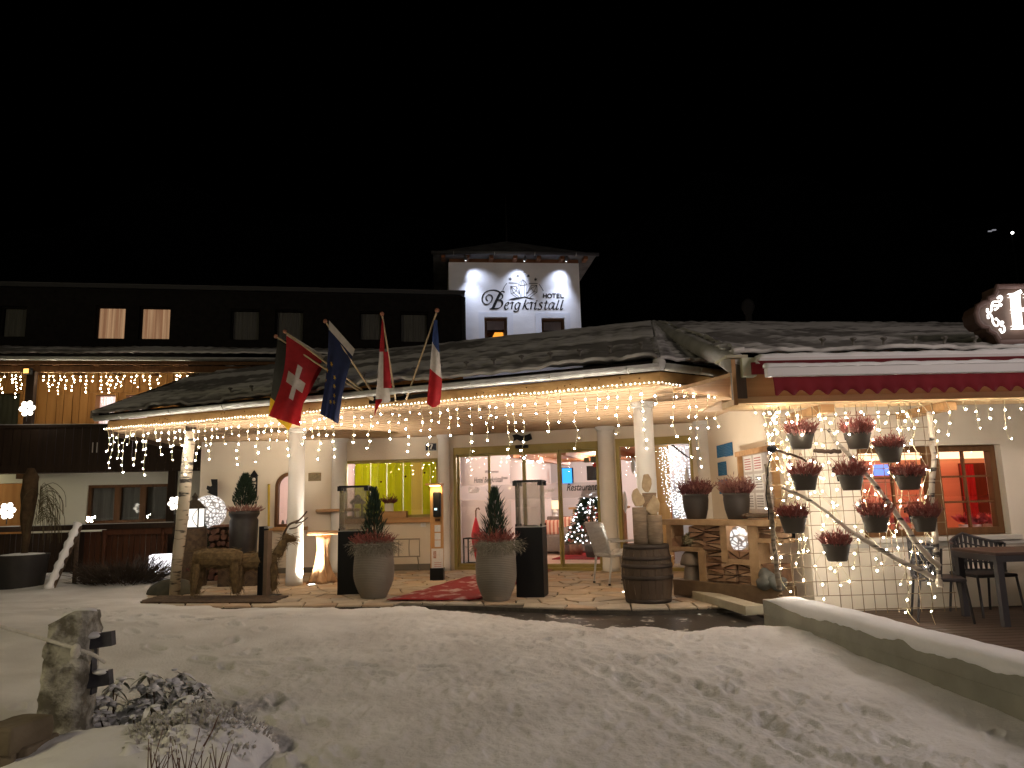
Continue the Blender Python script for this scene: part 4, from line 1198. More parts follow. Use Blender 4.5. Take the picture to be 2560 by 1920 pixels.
for k, (s0, s1, z0, z1) in enumerate(th):
    f = MB(); t = .07; bars(f, FT, [(s0, s0 + t, z0, z1), (s1 - t, s1, z0, z1), (s0 + t, s1 - t, z1 - t, z1)], -.2, -.10)
    wo = f.build('window', TWF, tow)
    mb = MB(); mb.add([FT.pt(s0, z0, -.14), FT.pt(s1, z0, -.14), FT.pt(s1, z1, -.14), FT.pt(s0, z1, -.14)], [(0, 1, 2, 3)]); mb.build('pane', GLASSD, wo)
    mb = MB(); mb.fbox(FT, s0, s1, z0, z1, -1.6, -1.5); mb.build('room_back', mat('dim_room', (.08, .06, .055), rough=.9), wo)
    mb = MB()
    for q in range(3): mb.bar(FT.pt(s0, z1 - .3 - .3 * q, -1.0), FT.pt(s1, z1 - .15 - .32 * q, -1.0), .1, .08)
    mb.build('room_beam', TWF, wo)
    if k == 0:
        a, z_ = FT.at(1232, 845, -.6); b_, z2 = FT.at(1259, 831, -.6)
        mb = MB(); mb.add([FT.pt(a - .02, z_, -.6), FT.pt(b_, z_, -.6), FT.pt(b_ - .02, z2, -.6), FT.pt(a + .06, z2, -.6)], [(0, 1, 2, 3)])
        mb.build('stained_glass_lamp', emit('orange_glass', (1.0, .36, .04), .9), wo)
    mb = MB(); mb.fbox(FT, s0 - .16, s0 - .0, z0, z1 + .14, .001, .014); mb.fbox(FT, s1 + .0, s1 + .16, z0, z1 + .14, .001, .014); mb.fbox(FT, s0, s1, z1, z1 + .14, .001, .014)
    mb.build('window_surround', mat('bluish_white_band', (.72, .74, .82), rough=.8), wo)
# roof
ov = .42; ez = TZ1 + .14
A = FT.pt(-ov, ez, ov); B = FT.pt(FT.L + ov, ez, ov); Cc = FT.pt(FT.L + ov, ez, -3.8 - ov); Dd = FT.pt(-ov, ez, -3.8 - ov)
ap = FT.pt(FT.L / 2, ez + 1.12, -1.9)
apx = FT.xyz(1262, 603, -1.9); ap.z = apx.z
mb = MB(); mb.add([A, B, Cc, Dd, ap], [(0, 1, 4), (1, 2, 4), (2, 3, 4), (3, 0, 4), (3, 2, 1, 0)])
mb.hexa([A - Vector((0, 0, .05)), B - Vector((0, 0, .05)), Cc - Vector((0, 0, .05)), Dd - Vector((0, 0, .05)), A, B, Cc, Dd])
ro = mb.build('roof', mat('dark_roof_dusted', (.055, .055, .057), (.12, .12, .12), 3, .85, bump=.4, bscale=14), tow)
mb = MB(); mb.lathe([(.03, 0), (.02, .5), (.006, 1.5)], ap, 8); mb.build('finial', BLACKW, ro)
gutter(Frame(FT.pt(-ov, 0, ov), FT.pt(FT.L + ov, 0, ov)), -.05, FT.L + 2 * ov + .05, ez - .02, .06, tow).data.materials[0] = DGREY
ORW = wood('orange_eave_wood', (.13, .055, .025), (.20, .085, .04), 'x', 2)
mb = MB(); mb.fbox(FT, .02, FT.L - .02, TZ1, ez - .05, -.02, .03); mb.build('eave_board', ORW, tow)
for k in range(7):
    s = -.2 + k * (FT.L + .28) / 6; mb = MB(); mb.fbox(FT, s, s + .11, TZ1 + .005, ez - .052, .031, ov - .06); mb.build('rafter_end', ORW, tow)
# spotlights
TSP = (.72, .80, 1.0)
for px in (1166, 1313, 1418):
    s, z = FT.at(px, 652, .36)
    p = FT.pt(s, TZ1 + .02, .36)
    mb = MB(); mb.cyl(p, p + Vector((0, 0, .08)), .02, n=8); mb.tube([p + Vector((0, 0, .03)), p + Vector((-.02, .06, -.05))], [.035, .05], 10)
    sp_o = mb.build('spotlight', DGREY, tow)
    lp = {1166: 1198, 1313: 1290, 1418: 1396}[px]
    aim = FT.xyz(lp, 708, 0)
    mb = MB(); mb.ball(p + Vector((-.02, .05, -.06)), .028, 8, 5); mb.build('spotlight_lens', emit('cool_lens', (.9, .95, 1), 1.2), sp_o)
    lamp('SPOT', 'tower_spot', p + Vector((-.02, -.02, -.10)), 24, TSP, .05, tow, spot=72, blend=1.0, aim=aim)
    lamp('SPOT', 'tower_spill', p + Vector((-.02, -.02, -.10)), 75, TSP, .05, tow, spot=66, blend=1.0, aim=FT.xyz(lp, 850, .12))
# lettering and emblem: traced in strokes, raised 2 cm off the wall
def Zq(x, y): return FT.at(1180 + x / 8.508, 620 + y / 8.508)
def tw_fn(x, y, d):
    s, z = Zq(x, y); return FT.pt(s, z, d)
LET = mat('black_sign_letter', (.012, .012, .014), rough=.5)
def glyph(strokes, name, parent=tow, m=LET, nib=math.radians(-35), n=7):
    mb = MB()
    for pts, w0, w1 in strokes: pen(mb, pts, tw_fn, w0 * (1.4 if w1 < 27 and w0 != w1 else 1), w1 * (1.35 if w1 < 27 and w0 != w1 else 1), nib, .002, .007, n)
    return mb.build(name, m, parent, recalc=True)
glyph([([(335, 1125), (302, 1095), (300, 1040), (345, 1000), (405, 1010), (430, 1065), (405, 1140), (340, 1195), (265, 1190), (220, 1130), (222, 1040), (270, 955), (350, 910), (450, 897), (540, 915), (600, 955), (648, 1010), (640, 1065), (600, 1098), (545, 1108)], 14, 34),
       ([(545, 1108), (615, 1120), (645, 1175), (620, 1245), (545, 1288), (440, 1292), (372, 1300)], 14, 46),
       ([(610, 945), (560, 1040), (505, 1150), (455, 1260), (425, 1295)], 52, 60),
       ([(598, 950), (640, 922), (682, 935), (672, 952)], 14, 20)], 'letter_b')
def S(x0, y0, pts): return [(x0 + x, y0 + y) for x, y in pts]
glyph([(S(690, 1160, [(10, 75), (75, 45), (92, 12), (70, 0), (32, 25), (8, 75), (8, 125), (40, 148), (85, 112)]), 9, 26)], 'letter_e')
glyph([([(815, 1185), (840, 1158), (862, 1165), (850, 1230), (838, 1305)], 9, 26), ([(850, 1225), (868, 1180), (895, 1160)], 9, 20)], 'letter_r')
glyph([([(1010, 1185), (985, 1160), (940, 1190), (915, 1250), (930, 1300), (965, 1290), (1005, 1235)], 9, 24), ([(1030, 1165), (1010, 1230), (990, 1310), (950, 1355), (900, 1350), (890, 1330)], 10, 24)], 'letter_g')
glyph([([(1150, 1098), (1120, 1180), (1090, 1270), (1075, 1308)], 12, 26), ([(1100, 1250), (1150, 1200), (1190, 1165), (1200, 1180)], 8, 18), ([(1130, 1225), (1150, 1280), (1185, 1305), (1210, 1285)], 9, 24)], 'letter_k')
glyph([([(1225, 1185), (1250, 1158), (1272, 1165), (1260, 1230), (1245, 1305)], 9, 26), ([(1258, 1225), (1280, 1180), (1310, 1160)], 9, 20)], 'letter_r')
glyph([([(1325, 1190), (1355, 1160), (1345, 1230), (1330, 1290), (1350, 1303), (1385, 1280)], 10, 26), ([(1372, 1112), (1385, 1135)], 24, 28)], 'letter_i')
glyph([([(1500, 1180), (1475, 1160), (1440, 1180), (1450, 1215), (1480, 1250), (1465, 1295), (1420, 1305), (1402, 1285)], 9, 26)], 'letter_s')
glyph([([(1590, 1120), (1570, 1200), (1550, 1285), (1575, 1305), (1610, 1280)], 10, 26), ([(1535, 1172), (1625, 1168)], 8, 12)], 'letter_t')
glyph([([(1735, 1180), (1705, 1160), (1660, 1190), (1635, 1250), (1650, 1300), (1690, 1285), (1725, 1230)], 9, 24), ([(1755, 1165), (1735, 1240), (1725, 1295), (1745, 1305), (1775, 1280)], 10, 26)], 'letter_a')
glyph([([(1850, 1105), (1820, 1200), (1795, 1285), (1812, 1306), (1845, 1280)], 11, 26)], 'letter_l')
glyph([([(1940, 1105), (1910, 1200), (1885, 1290), (1902, 1310), (1935, 1285)], 11, 26)], 'letter_l')
# HOTEL
def block(strokes, name): return glyph([(p, 22, 22) for p in strokes], name, n=5)
block([[(1520, 970), (1517, 1065)], [(1582, 972), (1580, 1065)], [(1518, 1018), (1582, 1018)]], 'letter_h')
block([[(1650, 975), (1612, 1000), (1612, 1040), (1650, 1062), (1690, 1040), (1690, 1000), (1650, 975)]], 'letter_o')
block([[(1705, 978), (1785, 978)], [(1745, 978), (1743, 1065)]], 'letter_t')
block([[(1808, 975), (1806, 1065)], [(1806, 980), (1866, 980)], [(1806, 1020), (1860, 1020)], [(1806, 1060), (1868, 1060)]], 'letter_e')
block([[(1890, 975), (1890, 1065)], [(1890, 1060), (1952, 1060)]], 'letter_l')
# emblem: crystals, ground stroke, arc and stars
def lines(name, segs, w=8): return glyph([(sg, w, w) for sg in segs], name, n=4)
lines('crystal', [[(1080, 665), (990, 765)], [(990, 765), (1030, 1045)], [(1080, 665), (1170, 770)], [(1170, 770), (1155, 1030)], [(1080, 665), (1035, 795)], [(1035, 795), (1050, 1045)], [(1080, 665), (1120, 795)], [(1120, 795), (1120, 1030)], [(990, 770), (1035, 797)], [(1035, 797), (1120, 797)], [(1120, 797), (1170, 770)]], 7)
lines('crystal', [[(822, 815), (950, 822)], [(950, 822), (1025, 985)], [(822, 815), (830, 970)], [(830, 970), (945, 1050)], [(822, 815), (885, 955)], [(885, 955), (830, 970)], [(885, 955), (945, 915)], [(945, 915), (822, 815)], [(945, 915), (1020, 985)], [(885, 955), (1000, 1045)], [(945, 915), (950, 822)]], 8)
lines('crystal', [[(1380, 793), (1255, 795)], [(1255, 795), (1165, 960)], [(1380, 793), (1385, 940)], [(1385, 940), (1225, 1055)], [(1380, 793), (1318, 930)], [(1318, 930), (1385, 940)], [(1318, 930), (1255, 862)], [(1255, 862), (1380, 793)], [(1255, 862), (1160, 985)], [(1318, 930), (1170, 1035)], [(1255, 862), (1255, 795)]], 9)
mb = MB(); mb.prism([(775, 1106), (850, 1072), (940, 1052), (1050, 1048), (1120, 1030), (1200, 1055), (1330, 1085), (1270, 1092), (1180, 1075), (1110, 1052), (1040, 1078), (960, 1092), (890, 1110)], tw_fn, .002, .007); mb.build('emblem_ground', LET, tow)
lines('emblem_arc', [[(655, 895), (690, 820), (740, 755)], [(780, 745), (975, 748)], [(1210, 753), (1395, 757)], [(1425, 770), (1475, 840), (1517, 915)]], 12)
for k, (x, y) in enumerate(((814, 660), (975, 593), (1193, 594), (1352, 670))):
    poly = []
    for q in range(12):
        r = 44 if q % 2 == 0 else 19; a = math.pi * q / 6 + .0
        poly.append((x + r * math.sin(a), y - r * math.cos(a)))
    mb = MB(); mb.prism(poly, tw_fn, .002, .007); mb.build('star', LET if k > 1 else mat('grey_star', (.10, .10, .10), rough=.4), tow)

# ================================================================== restaurant wing (right)
res = thing('restaurant_wing', 'cream restaurant wing with brown window and low snowy roof beside the terrace', 'building', FR.pt(2.5, 0))
RZB = FR.at(2200, 1000, .55)[1]
ra0 = FR.at(2163, 1345); rb0 = FR.at(2500, 1110)
mb = MB(); wall_holes(mb, FR, .0, FR.L, -.05, 2.8, -.3, 0, [(ra0[0], rb0[0], ra0[1], rb0[1])]); mb.build('wall', WALL, res)
f = MB(); t = .07; cm0, cm1 = FR.at(2336, 1230)[0], FR.at(2372, 1230)[0]
bars(f, FR, [(ra0[0], ra0[0] + t, ra0[1], rb0[1]), (rb0[0] - t, rb0[0], ra0[1], rb0[1]), (ra0[0] + t, rb0[0] - t, rb0[1] - t, rb0[1]), (ra0[0] + t, rb0[0] - t, ra0[1], ra0[1] + .08), (cm0, cm1, ra0[1] + .08, rb0[1] - t)], -.20, -.10)
rw = f.build('window', wood('chestnut_frame', (.12, .055, .02), (.17, .08, .03), 'z', 3), res)
m_ = MB()
for (s0, s1) in ((ra0[0] + t, cm0), (cm1, rb0[0] - t)):
    zA, zB = ra0[1] + .08, rb0[1] - t
    for k in (1, 2): m_.fbox(FR, s0, s1, zA + (zB - zA) * k / 3 - .011, zA + (zB - zA) * k / 3 + .011, -.17, -.13)
    m_.fbox(FR, (s0 + s1) / 2 - .011, (s0 + s1) / 2 + .011, zA, zB, -.172, -.128)
    for i in range(2):
        for j in range(3):
            mb = MB(); p0 = s0 + (s1 - s0) * i / 2; p1 = s0 + (s1 - s0) * (i + 1) / 2; q0 = zA + (zB - zA) * j / 3; q1 = zA + (zB - zA) * (j + 1) / 3
            mb.add([FR.pt(p0, q0, -.15), FR.pt(p1, q0, -.15), FR.pt(p1, q1, -.15), FR.pt(p0, q1, -.15)], [(0, 1, 2, 3)]); mb.build('pane', GLASS, rw)
m_.build('glazing_bar', MATS['chestnut_frame'], rw)
mb = MB(); mb.fbox(FR, ra0[0] - .06, rb0[0] + .08, ra0[1] - .06, ra0[1], -.2, .07); soften(mb.build('window_sill', mat('stone_sill', (.55, .52, .46), rough=.8), rw), .008)
mb = MB(); mb.fbox(FR, ra0[0] - .2, rb0[0] + .3, ra0[1] - .11, ra0[1] - .065, .0, .03); mb.build('sill_band', MATS['stone_sill'], rw)
# room inside: red-lit parlour
PARL = wood('parlour_wood', (.50, .23, .14), (.60, .31, .19), 'x', 1.5)
mb = MB(); mb.fbox(FR, .4, 5.2, 0, 2.4, -2.7, -2.6); mb.fbox(FR, .3, .4, 0, 2.4, -2.6, -.3); mb.fbox(FR, 5.2, 5.3, 0, 2.4, -2.6, -.3); mb.fbox(FR, .3, 5.3, 2.4, 2.45, -2.7, -.3)
tag(mb.build('parlour_wall', PARL), kind='structure')
mb = MB(); mb.fbox(FR, .3, 5.3, -.02, -.004, -2.7, -.3); tag(mb.build('parlour_floor', PARL), kind='structure')
pl2 = thing('parlour_lamp', 'long warm ceiling light glowing inside the restaurant window', 'lamp', FR.pt(2.7, 2.2, -2.0))
mb = MB(); mb.fbox(FR, 1.0, 4.6, FR.at(2420, 1142, -2.45)[1] - .02, FR.at(2420, 1118, -2.45)[1], -2.58, -2.5); mb.build('light_strip', emit('parlour_strip', (1.0, .66, .36), 1.2), pl2)
lamp('POINT', 'parlour_light', FR.pt(1.8, 2.1, -1.4), 17, (1.0, .44, .30), .12, pl2)
lamp('POINT', 'parlour_light', FR.pt(3.3, 2.1, -1.4), 17, (1.0, .44, .30), .12, pl2)
# red curtain, framed door, table things
CURR = mat('red_curtain', (.42, .02, .02), (.3, .012, .015), 6, .9, stretch=(10, 10, .2))
s, z = FR.at(2432, 1200, -2.4); cu = curtain(FR, s - .09, s + .12, .7, FR.at(2432, 1160, -2.4)[1], -2.5, CURR, 'red_curtain', None, .02, 24); tag(cu, 'red curtain hanging in the parlour behind the restaurant window', 'curtain')
mb = MB(); s0 = FR.at(2405, 1160, -2.5)[0]; mb.fbox(FR, s0, s0 + .5, .6, FR.at(2405, 1158, -2.5)[1], -2.598, -2.56); tag(mb.build('parlour_cupboard', wood('dark_red_wood', (.10, .025, .012), (.15, .04, .018), 'z', 3)), 'dark red cupboard on the parlour back wall', 'cupboard')
sc0 = FR.xyz(2207, 1175, -2.3)
mb = MB(); mb.box((0, 0, 0), (.26, .05, .16)); o = mb.build('parlour_screen', emit('bluish_screen', (.12, .25, .9), .9)); o.location = sc0; tag(o, 'small blue screen glowing in the parlour behind the hanging pots', 'screen')
# poinsettias on the sill
for k, px in enumerate((2410, 2440, 2470, 2246, 2290)):
    p = FR.xyz(px, 1312, -.42); p.z = ra0[1] + .02
    t_ = thing('poinsettia', ['pink flower pot at the left inside the right sash of the restaurant window', 'pink flower pot in the middle of the right sash of the restaurant window', 'pink flower pot at the right inside the right sash of the restaurant window', 'pink flower pot at the left inside the left sash of the restaurant window', 'pink flower pot at the right inside the left sash of the restaurant window'][k], 'flower', p, group='flowers on the restaurant window sill')
    mb = MB(); mb.lathe([(.045, -.02), (.06, .08), (.0, .08)], (0, 0, 0), 12); mb.build('pot', WHITE, t_, local=True)
    mb = MB()
    for q in range(60):
        a = random.uniform(0, 6.28); e = random.uniform(-.1, 1.2); mb.blade((0, 0, .11), (math.cos(a), math.sin(a), e), random.uniform(.08, .17), .05)
    mb.build('petals', mat('pink_petal', (.55, .10, .14), (.7, .22, .24), 20, .7), t_, local=True, recalc=False)
# fascia corner, beam, roof
FQ = Frame((2.27, 7.25), (9.0, 7.5))            # front edge of the wing's roof
bzA = FQ.at(2200, 1001)[1]; bzB = FQ.at(2200, 984)[1]
mb = MB(); mb.fbox(FQ, .03, FQ.L, bzA, bzB, -.55, -.02); soften(mb.build('eave_beam', wood('pale_beam', (.55, .36, .17), (.68, .48, .26), 'x', 2), res), .008)
zF = FQ.at(1900, 943)[1]
mb = MB(); mb.fbox(FQ, .13, FQ.L, bzB, FQ.at(1900, 905)[1], -.10, -.05); mb.build('fascia_board', LARCHX, res)
mb = MB(); mb.fbox(FQ, .0, .12, bzB - .02, FQ.at(1838, 897)[1], -.12, .0); mb.build('corner_post', wood('grey_weathered', (.10, .085, .065), (.17, .145, .11), 'z', 3), res)
mb = MB(); a = FQ.at(1852, 944); c = FQ.at(1884, 896); mb.fbox(FQ, a[0], c[0], a[1], c[1], -.04, .06); soften(mb.build('flashing_box', mat('pale_sheet', (.52, .55, .42), rough=.55), res), .01)
mb = MB(); a = FQ.at(1812, 905); mb.fbox(FQ, a[0], a[0] + .22, FQ.at(1840, 897)[1], FQ.at(1840, 890)[1], -.3, .06); mb.build('flashing_cap', mat('pale_sheet2', (.40, .38, .28), rough=.6), res)
for px in (2075, 2390):       # rafter tails under the beam
    s, z = FQ.at(px, 1010); mb = MB(); mb.fbox(FQ, s, s + .14, bzA - .09, bzA - .004, -1.1, -.2); mb.build('rafter_tail', SPRUCE2, res)
# soffit of the wing
mb = MB()
for k in range(6):
    d0 = -.56 - k * .1
for k in range(9):
    m2 = MB(); m2.fbox(FQ, .02, FQ.L, bzB + .01, bzB + .03, -.60 - k * .10, -.505 - k * .10); m2.build('soffit_plank', SPRUCE, res)
# soffit triangle joining the canopy
mb = MB(); P3 = [(2.30, 7.3), (3.4, 7.9), (3.4, 9.4), (2.75, 9.0), (1.9, 8.4)]
mb.add([(x, y, 2.50) for x, y in P3] + [(x, y, 2.54) for x, y in P3], [tuple(range(5)), tuple(range(9, 4, -1))] + [(i, (i + 1) % 5, 5 + (i + 1) % 5, 5 + i) for i in range(5)]); mb.build('soffit_link', SPRUCE2, res)
E0 = FQ.pt(-.02, FQ.at(1850, 893)[1], .05); E1 = FQ.pt(FQ.L, FQ.at(2560, 884)[1], .05)
snowroof('roof', E0, E1, Vector((9.6, 14.6, 4.62)), Vector((2.88, 14.1, 4.70)), 300, 150, res, seed=9, edge_lump=.02, bias=.62)
ridge(E0 + Vector((.03, .05, .0)), Vector((2.9, 14.1, 4.72)), .11, 'verge_snow', res)
ridge(rc + Vector((.02, 0, -.02)), Vector((2.9, 14.1, 4.70)), .12, 'valley_snow', res)
ridge(Vector((2.9, 14.1, 4.72)), Vector((9.6, 14.6, 4.64)), .09, 'ridge_cap', res)
nR = Vector((0, -.25, .97))
for k in range(13):
    base = E0.lerp(E1, .16 + .05 * k).lerp(Vector((2.88, 14.1, 4.7)).lerp(Vector((9.6, 14.6, 4.62)), .16 + .05 * k), .06)
    guard(base + nR * .05, FQ.u, nR, par=res)
# left verge where the wing projects in front of the canopy
mb = MB(); g0 = E0; g1 = rc
mb.hexa([g0 + Vector((-.02, 0, -.5)), g0 + Vector((.02, 0, -.5)), g1 + Vector((.04, 0, -.25)), g1 + Vector((.0, 0, -.25)), g0 + Vector((-.02, 0, -.03)), g0 + Vector((.02, 0, -.03)), g1 + Vector((.04, 0, -.03)), g1 + Vector((0, 0, -.03))]); mb.build('verge_board', SPRUCE2, res)
snowroof('roof', g0 + Vector((0, 0, 0)), E0 + Vector((.12, 0, 0)), Vector((2.95, 14.1, 4.7)), rc + Vector((.0, 0, .0)), 8, 60, res, seed=3, bias=.85)
# vent pipe on the ridge
p = atY(1873, 805, 15.5)
mb = MB(); mb.smooth = True; mb.lathe([(.07, -.6), (.07, .18), (.1, .2), (.1, .24), (.13, .28), (.145, .36), (.12, .46), (.05, .52), (0, .53)], p, 18)
tag(mb.build('roof_vent', mat('vent_metal', (.022, .022, .022), rough=.9, spec=.1)), 'dark round-headed vent pipe standing on the roof ridge', 'vent')

# ================================================================== awning
aw_ = thing('awning', 'half-closed dark red awning with scalloped valance under a snow-covered cassette', 'awning', FQ.pt(.4, 2.4, .3))
aS0 = FQ.at(1918, 930, .5)[0]
WBAR = mat('white_awning_bar', (.66, .66, .68), rough=.5)
mb = MB(); z0 = FQ.at(1918, 941, .5)[1]; z1 = FQ.at(1918, 917, .5)[1]
mb.fbox(FQ, aS0, FQ.L, z0, z1, .42, .50); soften(mb.build('front_bar', WBAR, aw_), .012)
def snow_strip(F, s0, s1, z, d0, d1, h, name, par, n=200, seed=0.):
    V = []; Fc = []
    for i in range(n + 1):
        s = s0 + (s1 - s0) * i / n; hh = h * (1 + .35 * float(fbm(i * .21 + seed, seed, 3)) * 2); e = .018 * float(fbm(i * .37 + seed, 3.3 + seed, 3)) * 2
        prof = [(d0, 0), (d0, hh * .7), (d0 + (d1 - d0) * .25, hh), (d0 + (d1 - d0) * .75, hh * .95), (d1 + e, hh * .55), (d1 + e * .6, -.004 + min(0, e))]
        V += [F.pt(s, z + q, d) for d, q in prof]
    m = 6
    for i in range(n):
        for k in range(m - 1): Fc.append((i * m + k, (i + 1) * m + k, (i + 1) * m + k + 1, i * m + k + 1))
    Fc += [tuple(range(m)), tuple(range((n + 1) * m - 1, n * m - 1, -1))]
    mb = MB(); mb.add(V, Fc); o = mb.build(name, SNOW, par, smooth=True); return o
snow_strip(FQ, aS0, FQ.L, z1 + .002, .40, .505, .035, 'bar_snow', aw_, seed=2)
mb = MB(); z2 = FQ.at(1905, 905, .2)[1]; aS1 = FQ.at(1898, 900, .2)[0]
mb.fbox(FQ, aS1, FQ.L, z2, z2 + .04, -.02, .22); mb.build('cassette', WBAR, aw_)
snow_strip(FQ, aS1 + .02, FQ.L, z2 + .042, -.02, .22, .055, 'cassette_snow', aw_, seed=7)
mb = MB(); a = FQ.at(1882, 935, .1); c = FQ.at(1915, 905, .1); mb.fbox(FQ, a[0], c[0], a[1], c[1], .065, .10); mb.build('end_cloth', mat('dark_red_canvas', (.17, .010, .018), (.21, .013, .022), 3, .85), aw_)
# cloth between cassette and bar
mb = MB(); mb.add([FQ.pt(aS0 + .02, z2 + .01, .22), FQ.pt(FQ.L, z2 + .01, .22), FQ.pt(FQ.L, z1 - .005, .42), FQ.pt(aS0 + .02, z1 - .005, .42)], [(0, 1, 2, 3)]); mb.build('canvas', MATS['dark_red_canvas'], aw_)
# scalloped valance
mb = MB(); vs_ = []; fs_ = []; n = 330; vS0 = FQ.at(1933, 960, .46)[0]; zt = z0 - .002; per = FQ.at(2102, 985, .46)[0] - FQ.at(2060, 985, .46)[0]
zl = FQ.at(1970, 980, .46)[1]; zh = FQ.at(1970, 985, .46)[1]
for i in range(n + 1):
    s = vS0 + (FQ.L - vS0) * i / n; zz = (zl + zh) / 2 + .027 * math.cos((s - vS0) / per * 2 * math.pi + 2.3)
    dd_ = .46 + .012 * math.sin(s / per * 2 * math.pi) + .006 * math.sin(s * 9)
    vs_ += [FQ.pt(s, zt, .46), FQ.pt(s, (zt + zz) / 2, dd_), FQ.pt(s, zz, dd_ + .004)]
for i in range(n): fs_ += [(i * 3, i * 3 + 3, i * 3 + 4, i * 3 + 1), (i * 3 + 1, i * 3 + 4, i * 3 + 5, i * 3 + 2)]
mb.add(vs_, fs_); o = mb.build('valance', MATS['dark_red_canvas'], aw_, smooth=True, recalc=False); so = o.modifiers.new('t', 'SOLIDIFY'); so.thickness = .004

# ================================================================== illuminated roof sign
SG = Frame((4.55, 7.55), (9.0, 7.72))
def sgp(x, y):   # from zoomed crop measurements
    return SG.at(2380 + x / 4.878, 540 + y / 4.878)
sg = thing('roof_sign', 'brown curved-edge roof sign with glowing white letter and scrollwork', 'sign', SG.pt(1, 2.8))
sgx = SG.at(3300, 800)[0]
zt_, zb_ = sgp(520, 870)[1], sgp(600, 1545)[1]
outl = [(530, 865), (532, 930), (505, 985), (440, 1010), (430, 1055), (380, 1060), (310, 1110), (285, 1190), (310, 1290), (370, 1350), (430, 1360), (445, 1400), (520, 1440), (560, 1510), (560, 1545)]
left = [sgp(*p) for p in outl]
poly = left + [(sgx, zb_), (sgx, zt_)]
SGB = mat('brown_sign_panel', (.075, .042, .030), (.10, .058, .042), 3, .6)
mb = MB(); mb.prism(poly, lambda x, y, d: SG.pt(x, y, d), -.22, 0); mb.build('panel', SGB, sg)
pts = [SG.pt(x, y, .012) for x, y in left] ; pts = [SG.pt(sgx, zt_, .012)] + pts + [SG.pt(sgx, zb_, .012)]
mb = MB(); mb.tube(pts, .028, 8); mb.build('moulding', mat('sign_moulding', (.17, .11, .10), rough=.5), sg)
SGL = emit('sign_white', (1.0, .97, .92), 1.5)
def sg_fn(x, y, d):
    s, z = sgp(x, y); return SG.pt(s, z, d)
mb = MB()
for pts, w0, w1 in (([(735, 960), (745, 1100), (760, 1250), (770, 1380)], 84, 92), ([(650, 985), (720, 975), (800, 935)], 40, 48), ([(690, 1370), (770, 1372), (850, 1368)], 34, 38), ([(685, 1175), (760, 1165), (880, 1145), (1010, 1120)], 38, 38),
                    ([(1020, 940), (1030, 1100), (1045, 1250), (1055, 1380)], 84, 92), ([(840, 985), (920, 975), (1090, 935)], 40, 48), ([(880, 1372), (1050, 1372), (1140, 1368)], 34, 38)):
    pen(mb, pts, sg_fn, w0, w1, 0, .02, .06, 6)
mb.build('letter_h', SGL, sg)
def scroll(pts, name='scroll'):
    mb = MB(); q = bez(pts, 6); mb.tube([sg_fn(p.x, p.y, .035) for p in q], [.0095] * len(q), 7)
    for p in (pts[0], pts[-1]): mb.ball(sg_fn(*p, .035), .0135, 8, 6)
    mb.build(name, SGL, sg)
scroll([(535, 1010), (560, 985), (580, 1010), (560, 1050), (520, 1055), (475, 1060), (455, 1110), (455, 1160), (425, 1190), (400, 1175), (405, 1150)])
scroll([(490, 1105), (520, 1100), (530, 1130), (500, 1150)])
scroll([(415, 1250), (410, 1215), (435, 1205), (460, 1240), (475, 1310), (510, 1350), (540, 1330), (540, 1290), (510, 1265)])
scroll([(560, 1395), (580, 1430), (610, 1410), (605, 1360), (580, 1345)])
for (x, y) in ((560, 1095), (580, 1310)):
    mb = MB(); mb.ball(sg_fn(x, y, .035), .02, 10, 6); mb.build('scroll_dot', SGL, sg)
mb = MB()
for x in (.7, 2.2, 3.6): mb.fbox(SG, x, x + .06, zb_ - .4, zb_, -.16, -.1)
mb.build('support', DGREY, sg)

# far light on the mountainside
p = atY(2531, 582, 175)
fl = thing('mountain_light', 'distant white light high on the dark slope at the right', 'lamp', p)
mb = MB(); mb.ball((0, 0, 0), .34, 8, 6); mb.build('lamp_head', emit('far_white', (1, .98, .95), 3), fl, local=True)
mb = MB(); mb.cyl((0, .4, 0), (0, .6, -14), .2, .25, 8); mb.bar((0, .3, .1), (0, .5, .1), .2, .2); mb.build('mast', BLACK, fl, local=True)
for px, py in ((2475, 578), (2485, 575)):
    p = atY(px, py, 178); mb = MB(); mb.box((0, 0, 0), (.9, .4, .22)); o = mb.build('mountain_window', emit('far_dim', (.9, .9, 1), .12)); o.location = p; tag(o, 'dim far window glint left of the mountain light', 'window', 'far window glints on the slope')
# ================================================================== icicle light strings
def icicles(t_, path, spacing, lens, bulb=.0165, step=.105, m=BULB, wire=True, sway=.02, top_wire=True, nb=6):
    """path: list of 3D points along the carrier; hanging strands with bulbs"""
    P = [Vector(p) for p in path]
    seg = [0.0]
    for a, b in zip(P, P[1:]): seg.append(seg[-1] + (b - a).length)
    def at_len(l):
        for i in range(len(P) - 1):
            if l <= seg[i + 1]: return P[i].lerp(P[i + 1], (l - seg[i]) / max(1e-6, seg[i + 1] - seg[i]))
        return P[-1]
    l = spacing * .4; k = 0
    while l < seg[-1]:
        top = at_len(l); L = lens[k % len(lens)] * random.uniform(.8, 1.2)
        pts = [top]; z = 0.0; x = y = 0.0
        nb_ = max(1, int(round(L / step)))
        B = MB(); B.smooth = True
        for i in range(nb_):
            x += random.gauss(0, sway); y += random.gauss(0, sway * .6); z -= step * random.uniform(.8, 1.2); x *= .7; y *= .7
            p = top + Vector((x, y, z)); pts.append(p)
            o = Vector((random.gauss(0, .014), random.gauss(0, .008), 0))
            B.ball(p + o, bulb * random.choice((.62, .8, .95, 1.0, 1.1, 1.25)), nb, 4)
        W = MB(); W.tube(bez(pts, 3), .0032, 4)
        so_ = W.build('strand', WIRE, t_)
        tag(B.build('bulbs', m, so_), kind='stuff')
        l += spacing * random.uniform(.75, 1.25); k += 1
    if top_wire:
        W = MB(); W.tube([p + Vector((0, 0, .004)) for p in P], .004, 5); W.build('carrier_wire', WIRE, t_)
